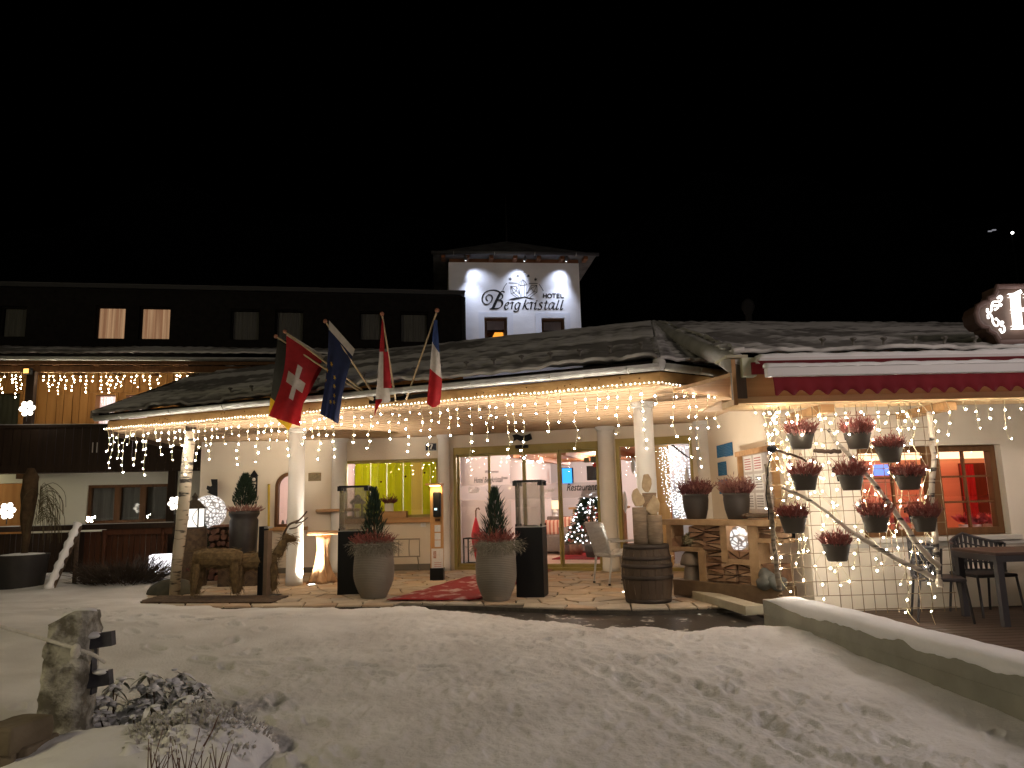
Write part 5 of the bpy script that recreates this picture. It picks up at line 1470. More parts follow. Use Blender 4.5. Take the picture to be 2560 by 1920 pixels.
# front edge of the canopy
lcan = thing('icicle_lights', 'warm icicle light string hanging along the front edge of the canopy', 'lights', FE.pt(2, 2.6))
path = [FE.pt(FE.L * k / 40, 2.575, .035) for k in range(41)]
icicles(lcan, path, .142, (.3, .62, .42, .75, .22, .5, .34, .68, .2, .45), step=.112, bulb=.0086)
path = [F2.pt(.1, 2.57, .03), F2.pt(F2.L - .1, 2.6, .03)]
icicles(lcan, path, .18, (.5, .7, .9, .45), step=.115, bulb=.0080)
# bead rope along the edge
rope = thing('light_rope', 'bright rope of close-set warm lights running along the canopy edge', 'lights', FE.pt(3, 2.6))
rp = [FE.pt(s, 2.60 + .006 * math.sin(s * 3), .05) for s in np.arange(0, FE.L, .25)] + [FE.pt(FE.L, 2.60, .05)]
tail = [FE.pt(FE.L, 2.60, .05), F2.pt(.35, 2.575, .05), F2.pt(.62, 2.59, .05), F2.pt(.80, 2.66, .05), F2.pt(.9, 2.74, .05)]
rp2 = rp + [Vector(p) for p in bez(tail, 8)]
B = MB(); B.smooth = True
dist = 0; last = rp2[0]; acc = 0
for a, b in zip(rp2, rp2[1:]):
    L = (b - a).length; t = acc
    while t < L:
        B.ball(a.lerp(b, t / L) + Vector((0, 0, random.uniform(-.006, .006))), .0118 * random.uniform(.8, 1.15), 6, 4); t += .055
    acc = t - L
tag(B.build('bulbs', ROPE, rope), kind='stuff')
W = MB(); W.tube(rp2, .007, 6); W.build('cable', WIRE, rope)
# restaurant eave and trellis lights
lres = thing('icicle_lights', 'warm icicle light string hanging under the restaurant eave beside the awning', 'lights', FQ.pt(3, bzA))
path = [FQ.pt(.12 + k * .5, bzA - .015, -.06) for k in range(10)]
icicles(lres, path, .15, (.12, .3, .2, .42, .15, .35, .26), step=.10, bulb=.0078, sway=.03)
# balcony lights far left
lbal = thing('icicle_lights', 'icicle lights under the balcony eave of the dark hotel building', 'lights', FK.pt(9, zb))
for xa, xb in ((-20, 50), (92, 395), (425, 525)):
    sA, sB = FK.at(xa, 925)[0], FK.at(xb, 925)[0]
    path = [FK.pt(sA, zb - .02, -.18), FK.pt(sB, zb - .02, -.18)]
    icicles(lbal, path, .13, (.15, .4, .25, .5, .3, .42, .2, .34), step=.085, bulb=.0125, sway=.035, m=BULBB)
s = FK.at(68, 928)[0]
bx_ = thing('lantern_box', 'small orange light box on the balcony post', 'lamp', FK.pt(s, zb - .02, -.02)); mb = MB(); mb.box((0, 0, 0), (.16, .1, .14)); mb.build('housing', BLACK, bx_, local=True)
mb = MB(); mb.box((0, -.055, 0), (.11, .01, .10)); mb.build('lit_pane', emit('amber_pane', (1, .5, .12), 1.2), bx_, local=True)

# snowflake ornaments
FLK = emit('snowflake_light', (1.0, .93, .80), 2.5)
def flake(p, r, lab):
    t_ = thing('snowflake_light', lab, 'light', p, group='glowing snowflake ornaments')
    mb = MB()
    for k in range(6):
        a = math.pi * k / 3 + .1; d = Vector((math.cos(a), 0, math.sin(a)))
        mb.bar(d * r * .18, d * r, r * .16, .03, up=Vector((0, 1, 0)))
        for q, L in ((.45, .38), (.7, .3)):
            for sg_ in (-1, 1):
                a2 = a + sg_ * .95; mb.bar(d * r * q, d * r * q + Vector((math.cos(a2), 0, math.sin(a2))) * r * L, r * .15, .03, up=Vector((0, 1, 0)))
        B_ = MB()
    for k in range(12):
        a = math.pi * k / 6 + .1; a2 = math.pi * (k + 1) / 6 + .1; mb.bar((r * .62 * math.cos(a), 0, r * .62 * math.sin(a)), (r * .62 * math.cos(a2), 0, r * .62 * math.sin(a2)), r * .2, .03, up=Vector((0, 1, 0)))
    mb.build('flake', FLK, t_, local=True)
    mb = MB(); mb.cyl((-r * .1, .03, 0), (-r * .1, .03, -r * 1.6), .01, n=6); mb.ball((0, .0, 0), r * .12, 8, 5); mb.build('cable', DGREY, t_, local=True)
flake(atY(68, 1021, 15.2), .17, 'glowing snowflake on the upper balcony post')
flake(atY(18, 1277, 13.9), .16, 'glowing snowflake at the far left above the dark planter')
flake(atY(437, 1258, 13.2), .125, 'glowing snowflake behind the birch trunk')
mb = MB(); pts = [atY(217 + random.uniform(0, 24), 1292 + random.uniform(0, 12), 15.8) for _ in range(26)]
t_ = thing('fairy_light_bundle', 'small bundle of fairy lights at the foot of the ground floor window', 'lights', pts[0])
for p in pts: mb.ball(p, .012, 6, 4)
tag(mb.build('bulbs', BULB, t_), kind='stuff'); W = MB(); W.tube(bez(pts[:12], 3), .003, 4); W.build('wire', WIRE, t_)

# ================================================================== flags
def flag(name, label, pole, cloth_px, depth0, depth1, nfold, amp, paint, tipball=True, seam=None):
    """pole: two (px, py, y); cloth_px(u, v) -> px, py; u along the pole (0 tip), v down the cloth"""
    a = atY(*pole[0]); b = atY(*pole[1])
    t_ = thing('flag', label, 'flag', b, group='flags on the canopy bracket')
    mb = MB(); mb.smooth = True; mb.cyl(a, b, .011, .014, 8); mb.build('pole', wood('pole_wood', (.48, .36, .22), (.56, .44, .28), 'z', 5), t_)
    if tipball:
        mb = MB(); mb.smooth = True; mb.ball(a, .03, 10, 7); mb.build('finial', mat('finial_wood', (.30, .13, .08), rough=.4), t_)
    def pos(u, v, off=0.0):
        px, py = cloth_px(u, v)
        y = depth0 + (depth1 - depth0) * u + amp * v * math.sin(u * nfold * 6.283 + v * 1.5) - off
        return atY(px, py, y)
    def patch(nm, m, region, nu=28, nv=36, off=0.0):
        V = []; Fc = []
        for i in range(nu + 1):
            for j in range(nv + 1):
                u, v = region(i / nu, j / nv); V.append(pos(u, v, off))
        for i in range(nu):
            for j in range(nv):
                q = i * (nv + 1) + j; Fc.append((q, q + 1, q + nv + 2, q + nv + 1))
        mb = MB(); mb.add(V, Fc); o = mb.build(nm, m, t_, smooth=True, recalc=False)
        return o
    def shape(nm, m, poly, off=.006, sub=10):
        mb = MB(); n = len(poly); V = []
        c = (sum(p[0] for p in poly) / n, sum(p[1] for p in poly) / n)
        rings = sub
        for r in range(rings + 1):
            k = r / rings
            for i in range(n): V.append(pos(c[0] + (poly[i][0] - c[0]) * k, c[1] + (poly[i][1] - c[1]) * k, off))
        Fc = []
        for r in range(rings):
            for i in range(n): Fc.append((r * n + i, r * n + (i + 1) % n, (r + 1) * n + (i + 1) % n, (r + 1) * n + i))
        mb.add(V, Fc); return mb.build(nm, m, t_, smooth=True, recalc=False)
    paint(patch, shape)
    return t_
def cloth(nm, c, tr=.35):
    m = mat(nm, c, tuple(x * .8 for x in c), 14, .85); translucent(m, tr); return m
CRED, CWHT, CBLU, CNAV = cloth('flag_red', (.34, .015, .02)), cloth('flag_white', (.55, .50, .45)), cloth('flag_blue', (.03, .055, .16)), cloth('flag_navy', (.012, .018, .055))
CBLK, CGLD = cloth('flag_black', (.035, .035, .03)), cloth('flag_gold', (.55, .33, .02))
def quad(tl, tr, bl, br, sag=0):
    def f(u, v):
        x0 = tl[0] + (tr[0] - tl[0]) * u; y0 = tl[1] + (tr[1] - tl[1]) * u
        x1 = bl[0] + (br[0] - bl[0]) * u; y1 = bl[1] + (br[1] - bl[1]) * u
        return x0 + (x1 - x0) * v + sag * math.sin(v * math.pi) * (.5 - u), y0 + (y1 - y0) * v + 0
    return f
def YP(px, d=.42): return FE.xyz(px, 1000, d).y
FT_ = lambda px, py: (px, py, FE.xyz(px, py, .05).y)
YF = YP(740)
# german, behind the swiss one
flag('german', 'black, red and gold flag mostly hidden behind the red cross flag', [(690, 841, YF + .1), FT_(935, 1002)], quad((694, 850), (806, 920), (672, 1030), (722, 1076)), YF + .14, YF + .2, 1, .03,
     lambda patch, shape: (patch('stripe', CBLK, lambda a, b: (a * .6, b * .8), 10), patch('stripe', CRED, lambda a, b: (.6 + a * .4, b * .8), 10), patch('stripe', CGLD, lambda a, b: (a, .8 + b * .2), 10)))
def swiss(patch, shape):
    patch('cloth', CRED, lambda a, b: (a, b), 36, 44)
    shape('cross', CWHT, [(.43, .25), (.60, .25), (.60, .40), (.86, .40), (.86, .54), (.60, .54), (.60, .70), (.43, .70), (.43, .54), (.17, .54), (.17, .40), (.43, .40)], off=.012)
    patch('hoist_band', CWHT, lambda a, b: (a, -.04 + b * .045), 20, 2, .004)
flag('swiss', 'red flag with white cross hanging at the left end of the flag row', [(712, 829, YF), FT_(938, 1000)], quad((716, 838), (808, 898), (672, 1040), (750, 1066), 26), YF, YF + .10, 1.5, .05, swiss)
def eu(patch, shape):
    patch('cloth', CNAV, lambda a, b: (a, b), 36, 44)
    for (u, v) in ((.22, .36), (.46, .47), (.52, .57), (.58, .68), (.44, .79), (.62, .76), (.02, .48), (-.0, .60)):
        poly = [(max(.01, u + (.085 if q % 2 == 0 else .035) * math.sin(math.pi * q / 5)), v - (.034 if q % 2 == 0 else .014) * math.cos(math.pi * q / 5)) for q in range(10)]
        shape('star', CGLD, poly, .01, 3)
    patch('hoist_band', CWHT, lambda a, b: (a, -.10 + b * .105), 20, 3, .006)
flag('eu', 'dark blue flag with a ring of yellow stars', [(813, 803, YP(830)), FT_(940, 995)], quad((822, 822), (882, 890), (800, 1034), (846, 1060), 10), YP(830), YP(830) + .08, 2.0, .05, eu)
def austria(patch, shape):
    patch('stripe', CRED, lambda a, b: (a * .62, b * (.36 + .0)), 14, 18); 
    patch('stripe', CRED, lambda a, b: (.45 + a * .55, .36 + b * (.40)), 10, 18, .004)
    patch('stripe', CWHT, lambda a, b: (a * (.45 + .5 * b), .36 + b * .56), 16, 26)
    patch('stripe', CRED, lambda a, b: (a * .4, .88 + b * .18), 10, 8, .006)
flag('austria', 'narrow red, white and red flag hanging from a steep pole', [(955, 785, YP(965)), FT_(990, 1004)], lambda u, v: ((955 - 18 * v + (6 + 34 * min(1, v * 1.25)) * u * (1 if v < .9 else max(.15, 1 - (v - .9) * 7))), 797 + 228 * v), YP(965), YP(965) + .05, 1, .04, austria)
def france(patch, shape):
    patch('stripe', CBLU, lambda a, b: (a, b * .40), 14, 18); patch('stripe', CWHT, lambda a, b: (a, (.40 - .14 * (1 - a)) * (1 - b) + b * (.70 - .12 * (1 - a))), 14, 20, .004)
    patch('stripe', CRED, lambda a, b: (a, (.70 - .12 * (1 - a)) * (1 - b) + b * (1.0 + .05 * math.sin(a * 3.1))), 14, 18, .004)
flag('france', 'blue, white and red flag hanging at the right end of the flag row', [(1093, 776, YP(1070)), FT_(1014, 1004)], lambda u, v: (1085 - 18 * v + (8 + 26 * min(1, v * 1.3)) * u, 800 + 208 * v), YP(1070), YP(1070) + .06, 1, .04, france)
mb = MB(); a = FE.xyz(925, 1006, .04); b = FE.xyz(1085, 985, .04)
fb = thing('flag_bracket', 'black metal bracket on the fascia holding the flag poles', 'bracket', a); mb.bar(a, b, .05, .05); mb.build('bar', BLACK, fb)
mb = MB()
for px in (938, 962, 990, 1014): p = a.lerp(b, (px - 925) / 160); mb.cyl(p, p + Vector((0, -.03, .10)), .02, n=8)
mb.build('sockets', BLACK, fb)

# ================================================================== planters, heaters
HEATH = [mat('heather_red', (.20, .055, .045), (.29, .088, .070), 20, .8), mat('heather_pink', (.25, .115, .095), (.32, .155, .125), 20, .8), mat('heather_dark', (.11, .03, .032), (.17, .055, .05), 20, .8)]
SILV = mat('silver_shrub', (.13, .12, .09), (.21, .195, .15), 20, .8)
CONI = mat('dwarf_conifer', (.006, .016, .008), (.014, .032, .014), 12, .8)
POTG = mat('taupe_planter', (.165, .145, .118), (.195, .172, .14), 4, .75, bump=.1)
BLADES = {}
def heather(t_, c, r, h, n, m, local=True, name='heather', spread=.9, w=.012):
    mb = MB()
    for k in range(n):
        a = random.uniform(0, 6.283); q = r * math.sqrt(random.random()); e = random.uniform(.5, 1.1)
        p = Vector(c) + Vector((q * math.cos(a), q * math.sin(a), random.uniform(-.01, .02)))
        d = Vector((math.cos(a) * q / r * spread + random.gauss(0, .25), math.sin(a) * q / r * spread + random.gauss(0, .25), 1))
        L = h * e * (1 - .35 * (q / r)); d.normalize()
        mb.blade(p, d, L, w)
        for s in range(3):
            f = random.uniform(.3, .95); mb.blade(p + d * L * f, d + Vector((random.gauss(0, .6), random.gauss(0, .6), .3)), L * .28, w * .8)
    return mb.build(name, m, t_, local=local, recalc=False)
def fuzzy(t_, c, r, n, L, m, name, droop=-.7, w=.006):
    mb = MB()
    for k in range(n):
        a = random.uniform(0, 6.283); d = Vector((math.cos(a), math.sin(a), random.uniform(droop, .5)))
        p = Vector(c) + Vector((math.cos(a) * r * random.random(), math.sin(a) * r * random.random(), random.uniform(-.02, .04)))
        for s in range(3):
            q = p + d.normalized() * L * .4; mb.blade(p, d, L * .45, w); p = q; d = d + Vector((random.gauss(0, .5), random.gauss(0, .5), random.gauss(-.25, .3)))
    return mb.build(name, m, t_, local=True, recalc=False)
def planter(px, pyb, w_px, h_px, label, pt):
    p = atZ(px, pyb, 0); p.z = 0; p.y += .0; k = p.y / FPX
    R = w_px * k / 2; H = h_px * k * .985
    p = p + Vector((0, R * .55, 0))
    t_ = thing('planter', label, 'planter', p, group='tall ribbed planters before the entrance')
    prof = []; nr = 34
    for i in range(nr * 3 + 1):
        f = i / (nr * 3); r = R * (.62 + .38 * min(1, math.sin(min(1.0, f / .45) * math.pi / 2)) ** 1.1) * (1 - .13 * max(0, (f - .55) / .45) ** 1.5)
        r += (.0045 if i % 3 == 1 else 0) - (.002 if i % 3 == 0 else 0); prof.append((r, H * f))
    rr = prof[-1][0]; prof += [(rr - .03, H), (rr - .035, H - .08), (0, H - .08)]
    mb = MB(); mb.lathe(prof, (0, 0, 0), 40); mb.build('pot', POTG, t_, local=True, smooth=True)
    mb = MB(); mb.cyl((0, 0, H - .1), (0, 0, H + .5), .02, .006, 6); mb.build('stem', FRAMEW, t_, local=True)
    mb = MB(); hh = pt * k
    for q in range(1700):
        f = random.random() ** .75; r = .165 * (1 - f) ** .75 * (1.0 if f > .12 else .75) * math.sqrt(random.random()) * (1 + .18 * math.sin(a_ := random.uniform(0, 6.28))) + .005; a = random.uniform(0, 6.283)
        mb.blade((r * math.cos(a), r * math.sin(a), H + .02 + hh * f * .93), (math.cos(a) * .5, math.sin(a) * .5, 1.0 + random.random()), random.uniform(.04, .12), .011)
    for q in range(90):
        f = random.random(); a = random.uniform(0, 6.283); r = .17 * (1 - f) ** .75; mb.blade((r * math.cos(a), r * math.sin(a), H + .03 + hh * f * .9), (math.cos(a) * .8, math.sin(a) * .8, 1.0), random.uniform(.10, .17), .010)
    mb.build('conifer', CONI, t_, local=True, recalc=False)
    heather(t_, (0, 0, H - .02), R * .85, .24, 260, HEATH[0], spread=1.0)
    for a in (3.9, 5.0, 5.9):
        fuzzy(t_, (R * .72 * math.cos(a), R * .72 * math.sin(a), H - .02), .11, 260, .15, SILV, 'silver_plant', -1.5)
    return t_
planter(929, 1497, 99, 132, 'ribbed taupe planter with conifer before the lime window', 132)
planter(1241, 1504, 101, 142, 'ribbed taupe planter with conifer before the glass doors', 128)
def heater(px0, px1, pyb, pyt, gt, label, rz):
    a = atZ(px0, pyb, 0); b = atZ(px1, pyb, 0); w = (b - a).length; H = (pyb - pyt) * a.y / FPX; G = (pyt - gt) * a.y / FPX
    c = (a + b) / 2 + Vector((0, w * .5, 0)); c.z = 0
    t_ = thing('patio_heater', label, 'heater', c, rz, group='black glass-topped fire columns')
    mb = MB(); mb.box((0, 0, H / 2), (w, w * .9, H)); soften(mb.build('body', BLACK, t_, local=True), .008)
    mb = MB(); mb.box((0, 0, H + .006), (w * 1.0, w * .9, .012)); mb.build('burner_plate', STEEL, t_, local=True)
    mb = MB(); mb.lathe([(.0, H + .02), (.09, H + .02), (.10, H + .012)], (0, 0, 0), 20); mb.build('burner', DGREY, t_, local=True)
    gl = glass('heater_glass', (.88, .88, .86), .8, frost=.10, frost_col=(.55, .5, .45)); g = w * .46
    for (x0, y0, x1, y1) in ((-g, -g * .9, g, -g * .9), (g, -g * .9, g, g * .9), (g, g * .9, -g, g * .9), (-g, g * .9, -g, -g * .9)):
        mb = MB(); mb.bar((x0, y0, H + G / 2), (x1, y1, H + G / 2), .005, G - .03); mb.build('glass_pane', gl, t_, local=True)
    mb = MB()
    for x in (-g, g):
        for y in (-g * .9, g * .9): mb.box((x, y, H + G - .03), (.06, .06, .07)); mb.box((x, y, H + .02), (.02, .02, .05))
    mb.box((0, -g * .9, H + G), (2 * g, .03, .025)); mb.box((0, g * .9, H + G), (2 * g, .03, .025)); mb.box((-g, 0, H + G), (.03, 2 * g * .9, .025)); mb.box((g, 0, H + G), (.03, 2 * g * .9, .025))
    mb.build('corner_clamp', BLACK, t_, local=True)
    mb = MB(); mb.cyl((w / 2 + .004, 0, H - .1), (w / 2 - .01, 0, H - .1), .022, n=12); mb.build('hole', DGREY, t_, local=True)
heater(843, 912, 1487, 1337, 1228, 'black fire column with glass top left behind the planter at the lime window', .04)
heater(1298, 1368, 1494, 1328, 1215, 'black fire column with glass top between planter and barrel', -.22)

# ================================================================== left decoration group
STRAW = mat('straw', (.09, .058, .025), (.17, .115, .052), 20, .9)
BARK = mat('brown_bark', (.055, .036, .024), (.11, .075, .048), 14, .95, bump=.6, bscale=20)
plat = atZ(520, 1497, 0)
mb = MB()
for k in range(4):
    m2 = MB(); c = Vector((-4.3, 10.25 + k * .17, -.004)); m2.box(c, (2.05, .155, .05), rz=-.18); o = m2.build('platform_plank', BARK)
    if k == 0: p0_ = tag(o, 'low plank platform under the straw animals', 'platform'); p0_.name = 'plank_platform'
    else: o.parent = p0_
def straw_body(mb, a, b, r0, r1, n):
    a = Vector(a); b = Vector(b)
    ax = (b - a); L = ax.length; ax.normalize(); s = ax.cross(Vector((0, 0, 1)));
    if s.length < .1: s = ax.cross(Vector((0, 1, 0)))
    s.normalize(); q = s.cross(ax)
    mb.tube([a, a.lerp(b, .2), a.lerp(b, .8), b], [r0 * .7, r0, r1, r1 * .7], 10)
    for k in range(n):
        t = random.random(); r = r0 + (r1 - r0) * t; an = random.uniform(0, 6.283)
        p = a.lerp(b, t) + (s * math.cos(an) + q * math.sin(an)) * r * .97
        d = ax * random.choice((-1, 1)) + (s * math.cos(an) + q * math.sin(an)) * random.uniform(-.1, .35) + Vector((random.gauss(0, .2), random.gauss(0, .2), random.gauss(-.1, .2)))
        mb.blade(p, d, random.uniform(.06, .16), .007)
def straw_deer(p, rz, sc, label, legs=((-.28, -.1), (-.26, .1), (.28, -.1), (.30, .1)), head=True):
    t_ = thing('straw_deer', label, 'decoration', p, rz, group='straw animals beside the entrance')
    mb = MB(); straw_body(mb, (-.36 * sc, 0, .52 * sc), (.36 * sc, 0, .56 * sc), .16 * sc, .15 * sc, 420); mb.build('body', STRAW, t_, local=True, recalc=False)
    for x, y in legs:
        mb = MB(); straw_body(mb, (x * sc, y * sc, .48 * sc), (x * 1.1 * sc, y * 1.1 * sc, .0), .075 * sc, .045 * sc, 110); mb.build('leg', STRAW, t_, local=True, recalc=False)
    if head:
        mb = MB(); straw_body(mb, (.34 * sc, 0, .6 * sc), (.50 * sc, 0, .92 * sc), .10 * sc, .075 * sc, 120); mb.build('neck', STRAW, t_, local=True, recalc=False)
        mb = MB(); straw_body(mb, (.44 * sc, 0, .95 * sc), (.70 * sc, 0, .90 * sc), .09 * sc, .05 * sc, 120); hd = mb.build('head', STRAW, t_, local=True, recalc=False)
        for sg_ in (-1, 1):
            mb = MB(); b0 = Vector((.46 * sc, .04 * sg_ * sc, 1.0 * sc))
            mb.tube(bez([b0, b0 + Vector((.10, .08 * sg_, .18)) * sc, b0 + Vector((.28, .16 * sg_, .26)) * sc, b0 + Vector((.42, .2 * sg_, .42)) * sc], 4), [.018 * sc] * 8 + [.009 * sc] * 5, 6)
            for q in (.3, .6):
                c = b0 + Vector((.3 * q * 1.2, .14 * sg_ * q, .34 * q)) * sc; mb.tube([c, c + Vector((.12, .08 * sg_, .02)) * sc, c + Vector((.22, .1 * sg_, .10)) * sc], [.012 * sc, .008 * sc, .004 * sc], 5)
            mb.build('antler', BARK, hd)
    return t_
pd = atZ(527, 1490, .06); straw_deer(Vector((pd.x - .02, pd.y + .25, .06)), math.pi + .2, .92, 'larger straw animal with open arch legs, left of the dark stand', head=False)
pd = atZ(602, 1488, .06); straw_deer(Vector((pd.x + .05, pd.y + .45, .06)), .3, .80, 'straw reindeer with branch antlers beside the dark stand')
# tall dark tub with conifer and heather
p = atZ(563, 1475, 0) + Vector((0, .7, 0)); p.z = 0
tub = thing('conifer_tub', 'tall dark tub on a plinth with conifer and heather by the straw animals', 'planter', p)
k_ = p.y / FPX
z0t = EYE.z - (1392 - 1266) * k_; z1t = EYE.z - (1278 - 1266) * k_
mb = MB(); mb.box((0, 0, z0t / 2), (.62, .5, z0t)); mb.build('plinth', BARK, tub, local=True)
mb = MB(); mb.smooth = True; mb.lathe([(.20, z0t), (.22, z0t + .1), (.235, z1t - .16), (.21, z1t - .12), (.25, z1t - .06), (.25, z1t), (.2, z1t), (.0, z1t - .03)], (0, 0, 0), 24); mb.build('tub', mat('dark_glazed_tub', (.014, .011, .011), (.03, .026, .025), 6, .5), tub, local=True)
mb = MB()
for q in range(2400):
    f = random.random() ** .75; r = .23 * (1 - f) ** .7 * (1.0 if f > .15 else .8) * math.sqrt(random.random()); a = random.uniform(0, 6.283)
    mb.blade((r * math.cos(a), r * math.sin(a), z1t + .06 + .52 * f), (math.cos(a) * .6, math.sin(a) * .6, .8 + random.random()), random.uniform(.05, .10), .014)
mb.build('conifer', CONI, tub, local=True, recalc=False)
heather(tub, (0, 0, z1t - .02), .25, .17, 240, HEATH[1], spread=1.6)
mb = MB(); mb.tube([(-.23, -.02, z0t + .1), (-.24, 0, z1t)], .008, 6)
# small dark conifer and heather in front of the birch
p = atZ(468, 1468, 0) + Vector((0, .4, 0)); p.z = 0
sc_ = thing('small_conifer', 'small dark conifer in a pot in front of the birch trunk', 'plant', p)
mb = MB(); mb.lathe([(.14, 0), (.2, .45), (.16, .45), (0, .42)], (0, 0, 0), 18); mb.build('pot', BARK, sc_, local=True, smooth=True)
mb = MB()
for q in range(1800):
    f = random.random() ** .7; r = .17 * (1 - f) ** .6 * math.sqrt(random.random()); a = random.uniform(0, 6.283)
    mb.blade((r * math.cos(a), r * math.sin(a), .5 + .58 * f), (math.cos(a) * .5, math.sin(a) * .5, .9), random.uniform(.05, .09), .013)
mb.build('crown', CONI, sc_, local=True, recalc=False)
heather(sc_, (0, 0, .43), .22, .14, 260, HEATH[0], spread=1.4)
heather(sc_, (.15, -.25, .25), .25, .16, 200, HEATH[2], name='dry_heather', spread=1.5)
fuzzy(sc_, (-.2, -.2, .3), .25, 260, .22, mat('dry_twigs', (.07, .055, .04), (.11, .09, .065), 20, .9), 'dry_twigs', -.4)
# birch trunk, leaning
BIRCH, nt, b = _new('birch_bark')
n1 = nt.nodes.new('ShaderNodeTexNoise'); n1.inputs['Scale'].default_value = 3.0; n1.inputs['Detail'].default_value = 4
nt.links.new(_obj_coord(nt, (1.2, 1.2, 6.5)), n1.inputs['Vector'])
r1 = nt.nodes.new('ShaderNodeValToRGB'); r1.color_ramp.elements[0].position = .55; r1.color_ramp.elements[1].position = .64
r1.color_ramp.elements[0].color = (.43, .37, .285, 1); r1.color_ramp.elements[1].color = (.03, .024, .02, 1)
nt.links.new(n1.outputs[0], r1.inputs[0]); nt.links.new(r1.outputs[0], b.inputs['Base Color']); b.inputs['Roughness'].default_value = .75
yb_ = 11.2
pts = [atY(443, 1400, yb_), atY(452, 1330, yb_), atY(462, 1230, yb_ + .05), atY(470, 1140, yb_ + .08), atY(478, 1066, yb_ + .1)]
g0 = pts[0].copy(); g0.z = 0
bt = thing('birch_trunk', 'slim leaning birch trunk propping up under the left end of the canopy', 'tree trunk', (g0.x, g0.y, 0))
mb = MB(); mb.smooth = True; mb.tube([Vector((g0.x - .02, g0.y, 0))] + pts, [.075, .08, .085, .09, .085, .08], 14); mb.build('trunk', BIRCH, bt)
# lantern on a log, lit ball
p = atY(484, 1318, 12.4)
ln = thing('lantern', 'dark metal lantern with bright glass panes beside the birch', 'lantern', p)
k_ = 12.4 / FPX; w_ = 36 * k_; h_ = 46 * k_
mb = MB()
for x in (-w_ / 2, w_ / 2):
    for y in (-w_ / 2, w_ / 2): mb.box((x, y, h_ / 2), (.018, .018, h_))
mb.box((0, 0, -.01), (w_ + .04, w_ + .04, .02)); mb.box((0, 0, h_), (w_ + .05, w_ + .05, .02))
mb.lathe([(w_ * .78, h_ + .01), (w_ * .3, h_ + .13), (w_ * .18, h_ + .14), (w_ * .18, h_ + .18), (w_ * .24, h_ + .185), (.0, h_ + .27)], (0, 0, 0), 4)
for sg_ in (-1, 1): mb.tube(bez([(sg_ * w_ * .45, -w_ / 2 - .004, h_ * .95), (sg_ * .03, -w_ / 2 - .006, h_ * .5), (sg_ * w_ * .45, -w_ / 2 - .004, h_ * .05)], 5), .006, 5)
mb.build('frame', mat('bronze_black', (.03, .024, .016), rough=.6), ln, local=True)
LANT = emit('lantern_glow', (1.0, .94, .86), .7)
for (x, y, sx, sy) in ((0, -w_ / 2 + .004, w_ * .92, .004), (w_ / 2 - .004, 0, .004, w_ * .92)):
    mb = MB(); mb.box((x, y, h_ / 2), (sx, sy, h_ * .96)); mb.build('glass_pane', LANT, ln, local=True)
lp_ = Vector((p.x, p.y, 0)); mb = MB(); mb.cyl((0, 0, 0), (0, 0, p.z - .02), .24, .22, 14)
lg = mb.build('log_block', BARK); lg.location = lp_; tag(lg, 'thick log block carrying the lantern', 'log')
# mosaic ball lamps: bright shell with dark web
MOSA, nt, b = _new('mosaic_glow')
vo = nt.nodes.new('ShaderNodeTexVoronoi'); vo.feature = 'DISTANCE_TO_EDGE'; vo.inputs['Scale'].default_value = 15
nt.links.new(_obj_coord(nt), vo.inputs['Vector'])
r2 = nt.nodes.new('ShaderNodeValToRGB'); r2.color_ramp.elements[0].position = .08; r2.color_ramp.elements[1].position = .16
r2.color_ramp.elements[0].color = (.05, .04, .035, 1); r2.color_ramp.elements[1].color = (1, .95, .92, 1)
nt.links.new(vo.outputs['Distance'], r2.inputs[0]); nt.links.new(r2.outputs[0], b.inputs['Emission Color']); b.inputs['Emission Strength'].default_value = .62
b.inputs['Base Color'].default_value = (.3, .3, .3, 1)
def ball_lamp(px, py, y, rpx, label):
    p = atY(px, py, y); r = rpx * y / FPX
    t_ = thing('ball_lamp', label, 'lamp', p - Vector((0, 0, r)), group='mosaic ball lamps')
    mb = MB(); mb.smooth = True; mb.ball((0, 0, r), r, 32, 20); mb.build('globe', MOSA, t_, local=True)
    mb = MB(); mb.lathe([(r * .4, -.01), (r * .4, .02), (r * .3, .04)], (0, 0, 0), 18); mb.build('base', DGREY, t_, local=True)
    return t_
ball_lamp(522, 1280, 13.2, 41, 'large glowing mosaic ball behind the lantern')
# woodpile under it
p = atY(530, 1318, 13.2)
wp = thing('log_wall', 'low wall of cut logs carrying the large mosaic ball', 'log pile', (p.x, p.y, 0))
mb = MB(); mb.box((0, .1, p.z / 2), (1.0, .25, p.z)); mb.build('core', BARK, wp, local=True)
ENDG = mat('cut_log_end', (.20, .10, .065), (.28, .15, .10), 12, .85)
mb = MB(); mb.box((0, .1, p.z + .02), (1.05, .45, .04)); mb.build('top_slab', ENDG, wp, local=True)
for i in range(10):
    for j in range(8):
        x = -.46 + i * .102 + random.uniform(-.02, .02); z = .06 + j * .115 + random.uniform(-.02, .02)
        if z < p.z - .06:
            r = random.uniform(.04, .058); mb = MB(); mb.tube([(x, -.10 + random.uniform(-.02, .02), z), (x, .0, z)], r, 7); mb.build('log_end', ENDG, wp, local=True)
# iron silhouette figure on the wall corner
mb = MB(); A0 = atY(544, 1240, 14.0)
poly = [(544, 1198), (527, 1198), (530, 1214), (526, 1216), (518, 1214), (516, 1222), (522, 1228), (517, 1230), (528, 1236), (537, 1240), (544, 1246)]
mb.prism(poly, lambda x, y, d: atY(x, y, 14.0 + d), -.01, .01); tag(mb.build('iron_figure', BLACK), 'black iron silhouette figure fixed at the wall corner', 'ornament')
